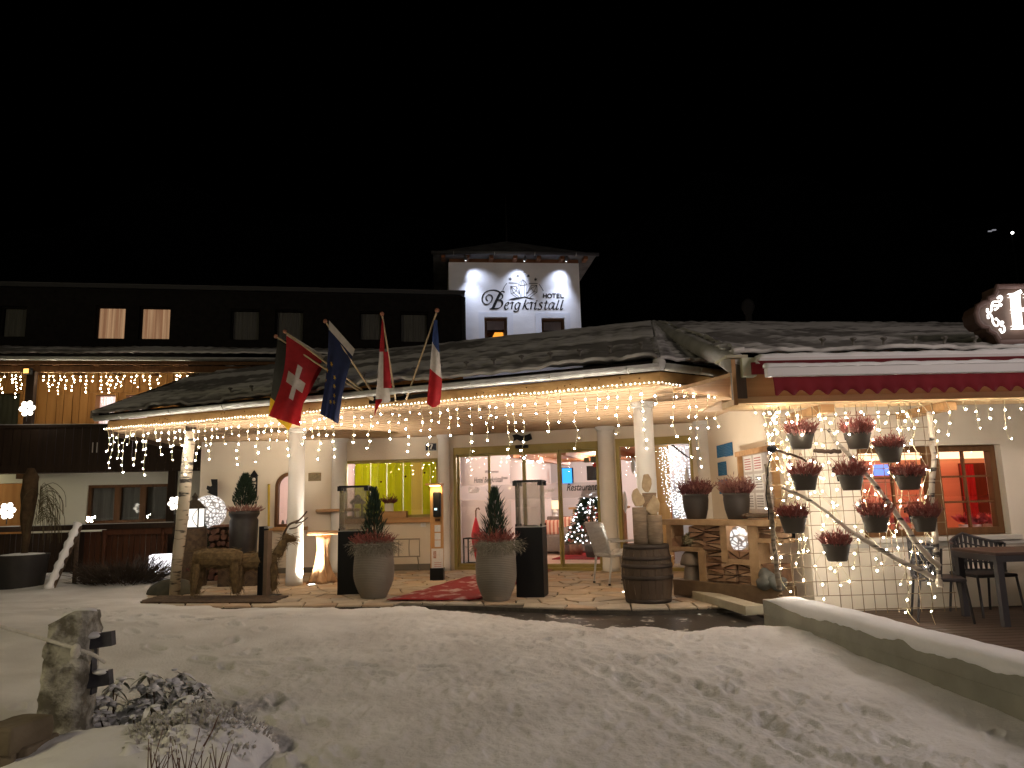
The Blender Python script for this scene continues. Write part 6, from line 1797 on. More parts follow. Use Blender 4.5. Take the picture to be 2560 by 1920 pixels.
# wall ornament with three glass roundels
a = FA.at(626, 1243); c = FA.at(645, 1190)
orn = thing('wall_ornament', 'black iron wall ornament with three glass roundels', 'ornament', FA.pt(a[0], a[1], .03))
mb = MB(); t = .02
bars(mb, FA, [(a[0], a[0] + t, a[1], c[1]), (c[0] - t, c[0], a[1], c[1]), (a[0] + t, c[0] - t, a[1], a[1] + t), (a[0] + t, c[0] - t, c[1] - t, c[1])], .02, .04)
m_ = (a[0] + c[0]) / 2; mb.add([FA.pt(a[0] - .02, c[1], .03), FA.pt(c[0] + .02, c[1], .03), FA.pt(m_, c[1] + .12, .03), FA.pt(m_, c[1] + .06, .045)], [(0, 1, 3), (0, 3, 2), (3, 1, 2)]); mb.build('frame', BLACK, orn)
for k in range(3):
    z = a[1] + (c[1] - a[1]) * (k + .5) / 3; r = (c[0] - a[0]) / 2 - .02
    mb = MB(); mb.tube([FA.pt(m_ + r * math.cos(q), z + r * math.sin(q), .03) for q in np.linspace(0, 6.283, 17)], .012, 6); mb.build('ring', BLACK, orn)
    mb = MB(); mb.add([FA.pt(m_ + r * .95 * math.cos(q), z + r * .95 * math.sin(q), .03) for q in np.linspace(0, 6.283, 17)[:-1]], [tuple(range(16))]); mb.build('roundel', mat('clear_roundel', (.5, .47, .42), rough=.1, spec=.8), orn)
# plaque
a = FA.at(771, 1203); c = FA.at(803, 1182); mb = MB(); mb.fbox(FA, a[0], c[0], a[1], c[1], .002, .02); pq = soften(mb.build('wall_plaque', mat('brass_plaque', (.20, .14, .07), (.26, .19, .1), 30, .4, metal=.4)), .004); tag(pq, 'small brass plaque with rim on the wall between column and lime window', 'plaque')
mb = MB(); mb.fbox(FA, a[0] + .015, c[0] - .015, a[1] + .015, c[1] - .015, .021, .023); mb.build('plaque_face', mat('plaque_inner', (.24, .18, .09), (.12, .09, .05), 60, .5), pq)
# slim yellow pole
A_ = FA.pt(FA.at(671, 1213, .1)[0], FA.at(671, 1213, .1)[1], .06); B_ = FA.pt(FA.at(674, 1330, .35)[0], 0.0, .35)
yp = thing('snow_pole', 'yellow snow marker pole leaning against the wall', 'pole', B_); mb = MB(); mb.cyl(B_, A_, .022, n=10); mb.build('shaft', mat('yellow_paint', (.55, .40, .03), rough=.5), yp); mb = MB(); mb.cyl(A_, A_ + (A_ - B_).normalized() * .02, .024, n=10); mb.build('cap', mat('pole_cap', (.3, .22, .04), rough=.6), yp)
# dark stand
p = atZ(662, 1489, 0)
sd = thing('ashtray_stand', 'black and brown standing ashtray column beside the straw animals', 'stand', p, -.35)
k_ = p.y / FPX; H = 165 * k_
mb = MB(); mb.box((-.05, 0, H / 2), (.085, .12, H)); soften(mb.build('black_panel', BLACK, sd, local=True), .004)
mb = MB(); mb.box((.03, .0, H / 2 - .03), (.07, .10, H - .06)); soften(mb.build('wood_panel', mat('brown_panel', (.16, .11, .075), (.2, .14, .1), 10, .5), sd, local=True), .004)
mb = MB(); mb.box((.03, -.0, H - .02), (.07, .10, .03)); mb.build('steel_top', STEEL, sd, local=True)
mb = MB(); mb.box((.02, 0, .006), (.34, .28, .012)); mb.build('base', DGREY, sd, local=True)
# stump tables
def stump(px, pyb, pyt, wpx, label, y=None, topw=1.0, seed=0):
    p = atZ(px, pyb, 0); p.z = 0; k_ = p.y / FPX; H = (pyb - pyt) * k_; R = wpx * k_ / 2
    t_ = thing('stump_table', label, 'table', p, group='driftwood stump tables')
    random.seed(seed)
    mb = MB(); mb.smooth = True
    ph = random.uniform(0, 6)
    mb.lathe([(R * 1.15, 0), (R * .95, .05), (R * .68, H * .22), (R * .48, H * .45), (R * .42, H * .65), (R * .50, H * .85), (R * .60, H * .95)], (0, 0, 0), 30,
             wob=lambda a, z: 1 + (.28 * math.sin(5 * a + ph) + .12 * math.sin(9 * a + 2 * ph + z * 6)) * max(.35, 1 - z / H) + .05 * math.sin(3 * a + z * 9))
    mb.build('stump', mat('root_wood', (.22, .12, .06), (.44, .28, .15), 5, .85, bump=.7, bscale=9, stretch=(2, 2, .5), bdist=.03), t_, local=True)
    mb = MB(); n = 22; poly = [(R * topw * (1 + .12 * math.sin(3 * a + ph) + .06 * random.random()) * math.cos(a), R * topw * (1 + .1 * math.sin(2 * a)) * math.sin(a)) for a in np.linspace(0, 6.283, n + 1)[:-1]]
    mb.prism(poly, lambda x, y, d: (x, y, H - .04 + d), 0, .055); soften(mb.build('slab_top', mat('slab_wood', (.38, .22, .11), (.52, .34, .19), 6, .6), t_, local=True), .012)
stump(805, 1456, 1336, 62, 'driftwood stump stool with slab top beside the left front column', topw=1.25, seed=3)
stump(752, 1420, 1325, 40, 'dark stump stool behind the left front column', topw=1.2, seed=5)
stump(838, 1428, 1280, 42, 'taller stump table with wide slab top behind the left fire column', topw=2.4, seed=8)
random.seed(21)
# ================================================================== around the lime window and doors
# bicycle rack
a = FB.at(978, 1392, .22); c = FB.at(1050, 1347, .22)
br = thing('bike_rack', 'thin steel wall rack under the lime window', 'rack', FB.pt(a[0], 0, .2))
mb = MB(); RK = mat('dull_steel_rack', (.30, .26, .2), rough=.4, metal=.7)
for z in (a[1], c[1]): mb.cyl(FB.pt(a[0] - .35, z, .22), FB.pt(c[0], z, .22), .012, n=8)
mb.build('rail', RK, br)
for k in range(5):
    s = a[0] - .25 + k * .2
    mb = MB(); mb.tube(bez([FB.pt(s, a[1], .22), FB.pt(s + .02, (a[1] + c[1]) / 2, .34), FB.pt(s, c[1], .22)], 6), .008, 6); mb.build('hoop', RK, br)
for s in (a[0] - .3, c[0] - .05):
    mb = MB(); mb.cyl(FB.pt(s, a[1], .22), FB.pt(s, 0, .05), .010, n=6); mb.build('leg', RK, br)
# wooden box with steps on the sill, white pot with heather, lantern
a = FB.at(945, 1294, .1); c = FB.at(1015, 1276, .1)
mb = MB(); mb.fbox(FB, a[0], c[0], LZ0 + .002, LZ0 + (c[1] - a[1]), -.08, .09); tag(soften(mb.build('sill_box', SPRUCE2), .006), 'low wooden box standing on the lime window sill', 'box')
p = FB.pt(FB.at(973, 1262, .02)[0], LZ0 + (c[1] - a[1]) + .002, .02)
ph_ = thing('potted_heather', 'dark heather in a square white pot on the lime window sill', 'plant', p)
mb = MB(); mb.box((0, 0, .075), (.16, .13, .15)); soften(mb.build('pot', mat('cream_pot', (.62, .58, .48), rough=.6), ph_, local=True), .008)
heather(ph_, (0, 0, .14), .09, .2, 130, HEATH[2], spread=1.4)
p = FB.pt(FB.at(893, 1292, .02)[0], LZ0 + .003, .0)
ln2 = thing('lantern', 'dark house-shaped lantern on the left of the lime window sill', 'lantern', p)
mb = MB()
for x in (-.09, .09):
    for y in (-.06, .06): mb.box((x, y, .15), (.016, .016, .28))
mb.box((0, 0, .008), (.22, .16, .016)); mb.box((0, 0, .29), (.24, .18, .016)); mb.lathe([(.17, .30), (.06, .40), (.06, .43), (.02, .46)], (0, 0, 0), 4); mb.build('frame', mat('lantern_iron', (.06, .06, .055), rough=.6), ln2, local=True)
mb = MB(); mb.lathe([(.035, .02), (.035, .14), (.0, .145)], (0, 0, 0), 12); mb.build('candle', mat('wax', (.7, .66, .55), rough=.5), ln2, local=True)
a = FB.at(1052, 1317); mb = MB(); mb.fbox(FB, a[0], a[0] + .1, a[1], a[1] + .1, .001, .02); so_ = mb.build('wall_socket', WHITE); tag(so_, 'white square wall socket below the lime window', 'socket'); mb = MB(); mb.fbox(FB, a[0] + .03, a[0] + .07, a[1] + .03, a[1] + .07, .02, .024); mb.build('flap', PAPER, so_)
# house number
a = FB.at(1063, 1128, .02); c = FB.at(1092, 1107, .02)
hn = thing('house_number', 'dark blue enamel house number plate reading 7', 'sign', FB.pt(a[0], a[1], .02))
mb = MB(); mb.fbox(FB, a[0], c[0], a[1], c[1], .004, .02); mb.build('rim', mat('plate_rim', (.55, .52, .46), rough=.4), hn)
mb = MB(); mb.fbox(FB, a[0] + .012, c[0] - .012, a[1] + .012, c[1] - .012, .02, .024); mb.build('plate', mat('enamel_navy', (.006, .008, .022), rough=.3), hn)
ENW = mat('enamel_white', (.8, .8, .78), rough=.4)
fnb = lambda x, y, d: FB.pt(x, y, d)
m_ = (a[0] + c[0]) / 2; zt = c[1] - .03; mb = MB()
pen(mb, [(m_ - .035, zt), (m_ + .035, zt)], fnb, .018, .018, 0, .0245, .027); pen(mb, [(m_ + .032, zt), (m_ + .008, zt - .045), (m_ - .006, zt - .09)], fnb, .02, .024, 0, .0245, .027); mb.build('digit_seven', ENW, hn)
mb = MB(); x = m_ - .06
for q in range(9): pen(mb, [(x, a[1] + .026 + .006 * (q % 2)), (x + .008, a[1] + .036 - .004 * (q % 3))], fnb, .004, .004, 0, .0245, .026); x += .0145
mb.build('small_lettering', ENW, hn)
# charging post
p = atZ(1092, 1451, 0); p.z = 0
ev = thing('charging_post', 'wooden post with black charging box, papers and lit top under a small roof board', 'post', p, FB.ang)
k_ = p.y / FPX; H = (1451 - 1222) * k_; w_ = 31 * k_
PW = wood('post_wood', (.50, .27, .10), (.60, .35, .15), 'z', 3)
mb = MB(); mb.box((0, .05, H / 2 + .1), (w_, .10, H - .2)); soften(mb.build('board', PW, ev, local=True), .006)
mb = MB(); mb.box((0, .05, .1), (w_ * 1.05, .14, .2)); mb.build('foot', BLACK, ev, local=True)
mb = MB(); mb.box((-.02, -.02, H + .012), (w_ * 1.2, .34, .035)); soften(mb.build('roof_board', PW, ev, local=True), .005)
mb = MB(); mb.box((0, -.10, H - .012), (w_ * .8, .04, .012)); mb.build('light_strip', emit('post_strip', (1, .7, .3), 8), ev, local=True)
lamp('AREA', 'post_light', p + Vector((0, -.14, H - .03)), 2.2, (1, .68, .32), .12, ev, aim=p + Vector((0, .02, 0)))
mb = MB(); mb.box((.025, -.05, H - .32), (w_ * .60, .10, .42)); wb = soften(mb.build('charging_box', BLACK, ev, local=True), .02, 3)
mb = MB(); mb.box((.01, -.102, H - .40), (.045, .004, .035)); mb.build('display', emit('cyan_display', (.55, .85, 1), .7), wb)
mb = MB(); mb.box((.03, -.03, H - .58), (.08, .05, .045)); mb.build('plug_holder', FRAMEW, ev, local=True)
for k, (z, hh) in enumerate(((H - .72, .11), (H - .85, .11), (H - .97, .11))):
    mb = MB(); mb.box((.02, -.004, z), (.10, .004, hh)); mb.build('notice', PAPER, ev, local=True)
mb = MB(); mb.box((.015, -.006, H - 1.22), (.20, .004, .34)); nt_ = mb.build('notice', PAPER, ev, local=True)
mb = MB(); mb.box((-.03, -.009, H - 1.15), (.05, .002, .12)); mb.build('notice_print', mat('brown_print', (.35, .14, .08), (.6, .5, .45), 60, .8), nt_)
for q in range(3): mb = MB(); mb.box((.02, -.009, H - 1.28 - q * .03), (.12, .002, .008)); mb.build('notice_print', mat('red_print', (.5, .2, .16), rough=.8), nt_)
# wavy black emblem above the door
mb = MB(); pts_t = [(1281, 1088), (1292, 1085), (1305, 1090), (1318, 1087), (1326, 1083)]; pts_b = [(1330, 1098), (1318, 1103), (1305, 1104), (1292, 1099), (1284, 1103), (1285, 1096)]
poly = [FD.at(*q, .03) for q in pts_t + pts_b]; mb.prism(poly, lambda x, y, d: FD.pt(x, y, d), .02, .04); tag(mb.build('wavy_emblem', BLACK), 'black wavy banner-shaped emblem above the glass doors', 'emblem')

# ================================================================== wicker chair
p = atZ(1548, 1462, 0) + Vector((0, .22, 0)); p.z = 0
wc = thing('wicker_chair', 'pale silver wicker chair facing right behind the barrel', 'chair', p, 2.0)
WICK, nt, b = _new('silver_wicker')
ch_ = nt.nodes.new('ShaderNodeTexWave'); ch_.inputs['Scale'].default_value = 16; ch_.inputs['Distortion'].default_value = 2.5; ch_.bands_direction = 'Z'; ch_.inputs['Detail Scale'].default_value = 4
nt.links.new(_obj_coord(nt), ch_.inputs['Vector']); r_ = nt.nodes.new('ShaderNodeValToRGB'); r_.color_ramp.elements[0].color = (.34, .35, .36, 1); r_.color_ramp.elements[1].color = (.66, .67, .68, 1)
nt.links.new(ch_.outputs[0], r_.inputs[0]); nt.links.new(r_.outputs[0], b.inputs['Base Color']); b.inputs['Roughness'].default_value = .6
bp = nt.nodes.new('ShaderNodeBump'); bp.inputs['Distance'].default_value = .01; nt.links.new(ch_.outputs[0], bp.inputs['Height']); nt.links.new(bp.outputs[0], b.inputs['Normal'])
mb = MB(); mb.hexa([(-.24, -.24, .40), (.24, -.24, .40), (.24, .24, .40), (-.24, .24, .40), (-.25, -.26, .46), (.25, -.26, .46), (.24, .25, .46), (-.24, .25, .46)]); soften(mb.build('seat', WICK, wc, local=True), .02)
V = []; Fc = []; n = 12; m = 8
for i in range(n + 1):
    for j in range(m + 1):
        f = i / n; x = -.25 + .5 * j / m; x *= (.92 + .14 * f); y = .20 + .10 * f + .05 * f * f - .03 * math.cos((j / m - .5) * 3.1) + .02; V.append((x, y, .42 + .50 * f + .012 * math.cos((j / m - .5) * 3)))
for i in range(n):
    for j in range(m): q = i * (m + 1) + j; Fc.append((q, q + 1, q + m + 2, q + m + 1))
mb = MB(); mb.add(V, Fc); o = mb.build('backrest', WICK, wc, local=True, smooth=True); so = o.modifiers.new('t', 'SOLIDIFY'); so.thickness = .03
ALU = mat('aluminium', (.6, .6, .6), rough=.35, metal=.8)
for x in (-.22, .22):
    for y, dy in ((-.22, -.02), (.22, .05)):
        mb = MB(); mb.cyl((x, y, .41), (x, y + dy, .03), .018, .015, 10); lg_ = mb.build('leg', ALU, wc, local=True); mb = MB(); mb.cyl((x, y + dy, .03), (x, y + dy, 0), .019, n=10); mb.build('foot_cap', BLACK, lg_)
mb = MB(); mb.box((0, -.02, .475), (.42, .42, .03)); 
mb = MB()
for x in (-.235, .235): mb.bar((x, .22, .64), (x, -.22, .64), .04, .03); mb.bar((x, -.21, .63), (x, -.23, .44), .03, .03, up=Vector((0, 1, 0)))
mb.build('armrest', WICK, wc, local=True)
FUR = mat('white_fleece', (.74, .74, .74), (.8, .8, .8), 30, .95)
fl_ = MB()
for k in range(700):
    x, y = random.uniform(-.2, .2), random.uniform(-.26, .2); fl_.blade((x, y, .465), (random.gauss(0, .6), random.gauss(-.2, .6), .5), .05, .012)
for k in range(260):
    fl_.blade((random.uniform(-.2, .2), -.27, .44 - random.random() * .12), (random.gauss(0, .4), -.6, -.7), .06, .014)
fo = thing('fleece', 'white fleece lying on the wicker chair seat', 'fleece', p + Vector((0, 0, .0)), 2.0); fl_.build('pile', FUR, fo, local=True, recalc=False)
mb = MB(); mb.box((0, -.02, .462), (.40, .46, .012)); mb.build('hide', FUR, fo, local=True)

# ================================================================== barrel with wooden candles
p = atZ(1628, 1508, 0); k_ = p.y / FPX; R = 62 * k_; H = 138 * k_; p = p + Vector((0, R * .55, 0)); p.z = 0
ba = thing('barrel', 'dark oak wine barrel with iron hoops beside the firewood bench', 'barrel', p)
OAK = wood('dark_oak_stave', (.060, .042, .030), (.095, .068, .048), 'z', 3, .75)
def br_r(f): return R * (.86 + .14 * math.sin(math.pi * (f * .96 + .02)))
nst = 22
for s in range(nst):
    mb = MB(); a0 = 2 * math.pi * s / nst + .008; a1 = 2 * math.pi * (s + 1) / nst - .008; V = []; Fc = []
    nz = 10; dr = random.uniform(-.003, .003)
    for i in range(nz + 1):
        f = i / nz; r = br_r(f) + dr
        V += [(r * math.cos(a0), r * math.sin(a0), H * f), (r * math.cos((a0 + a1) / 2), r * math.sin((a0 + a1) / 2), H * f), (r * math.cos(a1), r * math.sin(a1), H * f)]
    ri = br_r(1) - .035; o_ = len(V)
    V += [(ri * math.cos(a0), ri * math.sin(a0), H), (ri * math.cos((a0 + a1) / 2), ri * math.sin((a0 + a1) / 2), H), (ri * math.cos(a1), ri * math.sin(a1), H)]
    for i in range(nz): q = i * 3; Fc += [(q, q + 1, q + 4, q + 3), (q + 1, q + 2, q + 5, q + 4)]
    q = nz * 3; Fc += [(q, q + 1, o_ + 1, o_), (q + 1, q + 2, o_ + 2, o_ + 1)]
    mb.add(V, Fc); mb.build('stave', OAK, ba, local=True, smooth=False, recalc=False)
mb = MB(); mb.lathe([(R * .8, H * .86), (0, H * .86)], (0, 0, 0), 20); mb.build('head', OAK, ba, local=True)
HOOP = mat('rusty_hoop', (.035, .027, .022), (.06, .045, .036), 8, .6, metal=.4)
for f0, f1 in ((.0, .07), (.40, .47), (.60, .67), (.74, .80), (.93, 1.0)):
    mb = MB(); mb.lathe([(br_r(f0) + .004, H * f0), (br_r(f0) + .008, H * f0 + .002), (br_r(f1) + .008, H * f1 - .002), (br_r(f1) + .004, H * f1)], (0, 0, 0), 40); mb.build('hoop', HOOP, ba, local=True, smooth=True)
LOGB = mat('birch_grey_log', (.15, .11, .075), (.24, .18, .125), 7, .9, stretch=(1, 1, 5), bump=.5, bscale=9)
LOGE = mat('sawn_face', (.34, .25, .15), (.46, .35, .22), 14, .8)
def candle(px, pytop, rpx, dy, flame, label):
    c = atY(px, pytop, p.y + dy); r = rpx * c.y / FPX; z0 = H * .86
    t_ = thing('wooden_candle', label, 'decoration', (c.x, c.y, z0), group='log candles in the barrel')
    mb = MB(); mb.smooth = True; mb.lathe([(r, 0), (r * 1.02, (c.z - z0) * .5), (r, c.z - z0)], (0, 0, 0), 22, wob=lambda a, z: 1 + .03 * math.sin(4 * a + z * 3)); mb.build('log', LOGB, t_, local=True)
    mb = MB(); mb.lathe([(0, c.z - z0 + .002), (r * .97, c.z - z0 + .001)], (0, 0, 0), 22); mb.build('cut_face', LOGE, t_, local=True)
    F_ = [atY(x, y, c.y) for x, y in flame]; base = Vector((c.x, c.y, z0))
    mb = MB(); n = len(F_); mb.add([q - base + Vector((0, -.025, 0)) for q in F_] + [q - base + Vector((0, .025, 0)) for q in F_], [tuple(range(n)), tuple(range(2 * n - 1, n - 1, -1))] + [(i, i + n, (i + 1) % n + n, (i + 1) % n) for i in range(n)])
    soften(mb.build('flame', LOGE, t_, local=True), .012)
candle(1600, 1268, 19, .0, [(1588, 1266), (1580, 1250), (1579, 1237), (1583, 1226), (1593, 1219), (1599, 1232), (1609, 1243), (1612, 1256), (1604, 1266)], 'left of the three log candles, with pear-shaped wooden flame')
candle(1636, 1288, 18, -.06, [(1626, 1286), (1614, 1276), (1618, 1262), (1626, 1250), (1634, 1237), (1643, 1245), (1649, 1258), (1648, 1275), (1640, 1287)], 'front right log candle, shortest of the three')
candle(1623, 1232, 17, .16, [(1613, 1230), (1605, 1220), (1605, 1208), (1609, 1186), (1621, 1185), (1628, 1198), (1629, 1210), (1626, 1222), (1621, 1231)], 'tallest log candle at the back with long wooden flame')

# ================================================================== firewood bench shelf
BY = 9.75
FBn = Frame((atY(1662, 1310, 9.8).x, 9.8), (atY(1955, 1300, 8.5).x, 8.5))
bzt = FBn.at(1800, 1304)[1]; bench = thing('firewood_shelf', 'open larch shelf bench filled with split firewood beside the barrel', 'shelf', FBn.pt(0, 0))
LB_ = wood('larch_bench', (.27, .165, .085), (.37, .24, .13), 'x', 2.5)
def bpx(x, y): return FBn.at(x, y)
dpt = (-.27, .0)
def plank(name, x0, y0, x1, y1, d=dpt):
    a = bpx(x0, y1); c = bpx(x1, y0); mb = MB(); mb.fbox(FBn, a[0], c[0], a[1], c[1], *d); return soften(mb.build(name, LB_, bench), .004)
plank('top_board', 1656, 1300, 1960, 1312, (-.29, .03))
plank('upright', 1668, 1312, 1677, 1380); plank('upright', 1750, 1376, 1762, 1472); plank('upright', 1804, 1312, 1814, 1406); plank('upright', 1878, 1312, 1890, 1464)
plank('shelf_board', 1677, 1369, 1756, 1377, (-.27, -.004)); plank('shelf_board', 1814, 1400, 1878, 1410, (-.27, -.004)); plank('shelf_board', 1890, 1348, 1958, 1357, (-.27, -.004)); plank('base_board', 1690, 1470, 1960, 1486, (-.28, .05)).data.materials[0] = wood('plinth_wood', (.11, .07, .04), (.16, .105, .06), 'x', 2); plank('back_rail', 1680, 1455, 1756, 1468, (-.28, -.24))
LOGM = [mat('split_wood_%d' % k, c1, c2, 9, .85, bump=.3) for k, (c1, c2) in enumerate((((.20, .105, .055), (.28, .155, .085)), ((.13, .068, .036), (.21, .11, .06)), ((.26, .155, .09), (.33, .21, .125))))]
ORD = ['first', 'second', 'third', 'fourth', 'fifth', 'sixth', 'seventh', 'eighth', 'ninth', 'tenth', 'eleventh', 'twelfth', 'thirteenth']
def firewood(x0, y0, x1, y1, w, h, label, jitter=.3, L=.22):
    a = bpx(x0, y1); c = bpx(x1, y0); nx = max(1, int(round((c[0] - a[0]) / w))); nz = max(1, int(round((c[1] - a[1]) / h)))
    W_ = (c[0] - a[0]) / nx; H_ = (c[1] - a[1]) / nz
    for i in range(nx):
        for j in range(nz):
            s0 = a[0] + i * W_; z0 = a[1] + j * H_
            for tri in (0, 1):
                flip = (i + j) % 2
                if not flip: T = [(.04, .10), (.93, .10), (.05, .84)] if tri == 0 else [(.96, .22), (.96, .94), (.14, .94)]
                else: T = [(.07, .10), (.95, .08), (.95, .82)] if tri == 0 else [(.04, .24), (.85, .94), (.04, .94)]
                T = [(s0 + W_ * (u + random.uniform(-.03, .03) * jitter), z0 + H_ * (v + random.uniform(-.05, .05) * jitter)) for u, v in T]
                d1 = -.02 + random.uniform(-.03, .02)
                mb = MB(); mb.prism(T, lambda x, y, d: FBn.pt(x, y, d), d1 - L, d1)
                tag(mb.build('firewood', random.choice(LOGM)), 'log in %s, %s row from below, %s%s wedge' % (label, ORD[j], ('' if nx == 1 else ORD[i] + ' from left, '), 'lower' if tri == 0 else 'upper'), 'firewood', 'split logs in the ' + label)
firewood(1763, 1314, 1803, 1468, .20, .075, 'tall middle shelf column')
firewood(1806, 1412, 1877, 1468, .20, .075, 'bay under lamp niche')
firewood(1891, 1314, 1955, 1347, .26, .08, 'upper right shelf bay')
firewood(1722, 1314, 1762, 1368, .22, .09, 'upper left shelf bay')
firewood(1678, 1340, 1700, 1368, .12, .14, 'nook beside the moss')
firewood(1815, 1378, 1877, 1399, .17, .11, 'mosaic lamp niche', .8)
firewood(1891, 1410, 1950, 1466, .34, .30, 'lower right shelf bay')
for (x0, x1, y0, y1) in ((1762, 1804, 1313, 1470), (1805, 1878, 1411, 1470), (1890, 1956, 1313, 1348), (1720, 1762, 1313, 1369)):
    a = bpx(x0, y1); c = bpx(x1, y0); mb = MB(); mb.fbox(FBn, a[0], c[0], a[1], c[1], -.268, -.255); mb.build('gap_shade_panel', BLACKW, bench)  # black sheet added behind the logs, painting the shade in their gaps
# moss bundle, wooden mushroom, stones
s, z = bpx(1722, 1368); q = FBn.pt(s, bpx(1700, 1368)[1], -.12)
ms = thing('moss_bundle', 'grey-green bundle of moss in the upper left bay of the shelf', 'moss', q); mb = MB(); mb.ball((0, 0, .09), .09, 10, 6, (1.5, 1, .9))
for k in range(900):
    a = random.uniform(0, 6.283); e = random.uniform(-.6, 1.4); d = Vector((math.cos(a) * math.cos(e), math.sin(a) * math.cos(e), math.sin(e))); mb.blade(Vector((d.x * .13, d.y * .09, .09 + d.z * .08)), d + Vector((random.gauss(0, .5), random.gauss(0, .5), random.gauss(0, .5))), .04, .008)
mb.build('tuft', mat('moss_grey', (.17, .15, .08), (.27, .24, .14), 20, .95), ms, local=True, recalc=False)
q = FBn.pt(bpx(1718, 1450)[0], 0, -.12)
mu = thing('wooden_mushroom', 'large carved wooden mushroom standing left in the firewood shelf', 'decoration', q); k_ = q.y / FPX
mb = MB(); mb.smooth = True; mb.lathe([(.12, .06), (.125, .15), (.11, .3), (.09, .40), (.06, .42)], (0, 0, 0), 20); mb.build('stalk', mat('mushroom_stalk', (.20, .16, .115), (.28, .22, .16), 6, .8), mu, local=True)
mb = MB(); mb.smooth = True; mb.lathe([(.02, .38), (.15, .40), (.15, .43), (.12, .52), (.06, .59), (.0, .61)], (0, 0, 0), 20); mb.build('cap', mat('mushroom_cap', (.15, .115, .08), (.22, .17, .12), 6, .75), mu, local=True)
for px, py, r, lab in ((1915, 1452, .13, 'grey rounded stone at the right end of the firewood shelf'), (1942, 1455, .11, 'round grey stone next to the trellis foot')):
    mb = MB(); mb.smooth = True; q = FBn.xyz(px, py, .02); mb.ball((0, 0, 0), r, 16, 10, (1.0, .8, .8)); mb.v = [tuple(q + Vector(v) * (1 + 1.3 * float(fbm(v[0] * 9 + px, v[2] * 9 + v[1] * 5, 2)))) for v in mb.v]; tag(mb.build('boulder', mat('grey_boulder', (.07, .07, .063), (.12, .12, .105), 5, .85, bump=.3)), lab, 'stone')
# mosaic lamp in the niche
sN = FBn.xyz(1842, 1345, -.22)
ball_lamp(1842, 1346, sN.y, 29, 'glowing mosaic ball lamp in the niche of the firewood shelf')
bl = MATS['mosaic_glow']
lamp('POINT', 'niche_light', FBn.xyz(1862, 1320, -.16), .8, (1, .85, .7), .05, bench)
mb = MB(); a = bpx(1846, 1399); c = bpx(1880, 1312); mb.fbox(FBn, a[0], c[0], a[1], c[1], -.29, -.28); mb.build('niche_panel', LARCH, bench)
# round dark pots on the bench
def bench_pot(px, wpx, label, lean):
    k_ = BY / FPX; q = FBn.xyz(px, 1302, -.2); q.z = bzt + .012; R = wpx * k_ / 2; Hh = 62 * k_
    t_ = thing('heather_pot', label, 'planter', q, group='round heather pots on the bench')
    mb = MB(); mb.smooth = True; mb.lathe([(R * .66, 0), (R * .74, .02), (R * .92, Hh * .4), (R * 1.0, Hh * .75), (R * .98, Hh * .9), (R * 1.02, Hh * .92), (R * 1.02, Hh), (R * .92, Hh), (0, Hh - .03)], (0, 0, 0), 30); mb.build('pot', mat('anthracite_pot', (.030, .024, .020), (.04, .032, .026), 5, .6), t_, local=True)
    heather(t_, (0, 0, Hh - .02), R * .92, .26, 420, HEATH[1 if lean else 2], spread=.8); heather(t_, (.04, -.04, Hh - .02), R * .7, .22, 160, HEATH[2 if lean else 1], name='dry_heather')
bench_pot(1742, 62, 'round dark pot with heather on the bench, nearer the barrel', 0)
bench_pot(1845, 60, 'round dark pot with dry heather on the bench, below the blue notices', 1)
# twig bundle on the bench
q = FBn.xyz(1905, 1298, -.15); mb = MB()
for k in range(14): mb.cyl(q + Vector((-.2 + random.uniform(-.05, .05), random.uniform(-.06, .06), .02 + random.uniform(0, .05))), q + Vector((.22, random.uniform(-.08, .08), .02 + random.uniform(0, .05))), .012, .008, 6)
tag(mb.build('twig_bundle', BARK), 'bundle of brown twigs lying on the right end of the bench', 'twigs')

# ================================================================== notices and menu board on the side wall
BLUEN, nt, b = _new('blue_notice')
n1 = nt.nodes.new('ShaderNodeTexWave'); n1.bands_direction = 'Z'; n1.inputs['Scale'].default_value = 14; n1.inputs['Distortion'].default_value = 6
nt.links.new(_obj_coord(nt), n1.inputs['Vector']); r_ = nt.nodes.new('ShaderNodeValToRGB'); r_.color_ramp.elements[0].color = (.012, .10, .26, 1); r_.color_ramp.elements[1].color = (.16, .30, .38, 1); r_.color_ramp.elements[0].position = .75; r_.color_ramp.elements[1].position = .95
nt.links.new(n1.outputs[0], r_.inputs[0]); nt.links.new(r_.outputs[0], b.inputs['Base Color']); b.inputs['Roughness'].default_value = .8; b.inputs['Specular IOR Level'].default_value = .1
for k, (x0, x1, y0, y1, lab) in enumerate(((1795, 1812, 1110, 1145, 'blue notice, left of the upper two on the side wall'), (1815, 1831, 1105, 1142, 'blue notice, right of the upper two on the side wall'), (1798, 1816, 1153, 1190, 'blue notice in the middle of the column on the side wall'), (1801, 1819, 1198, 1235, 'lowest blue notice on the side wall, behind the heather pot'))):
    a = FS.at(x0, y1); c = FS.at(x1, y0); mb = MB(); mb.fbox(FS, a[0], c[0], a[1], c[1], .004, .014); o = mb.build('notice', BLUEN); tag(o, lab, 'notice', 'blue notices on the side wall')
a = FS.at(1868, 1292); c = FS.at(1945, 1125)
mnu = thing('menu_case', 'wooden menu case with printed sheets on the side wall', 'menu board', FS.pt(a[0], a[1], .05))
mb = MB(); t = .05; bars(mb, FS, [(a[0], a[0] + t, a[1], c[1]), (c[0] - t, c[0], a[1], c[1]), (a[0] + t, c[0] - t, a[1], a[1] + t), (a[0] - .08, c[0] + .05, c[1], c[1] + .07)], .002, .09); mb.build('case', SPRUCE2, mnu)
mb = MB(); mb.fbox(FS, a[0] + t, c[0] - t, a[1] + t, c[1], .004, .02); mb.build('backing', mat('menu_backing', (.42, .38, .36), (.5, .46, .43), 20, .6), mnu)
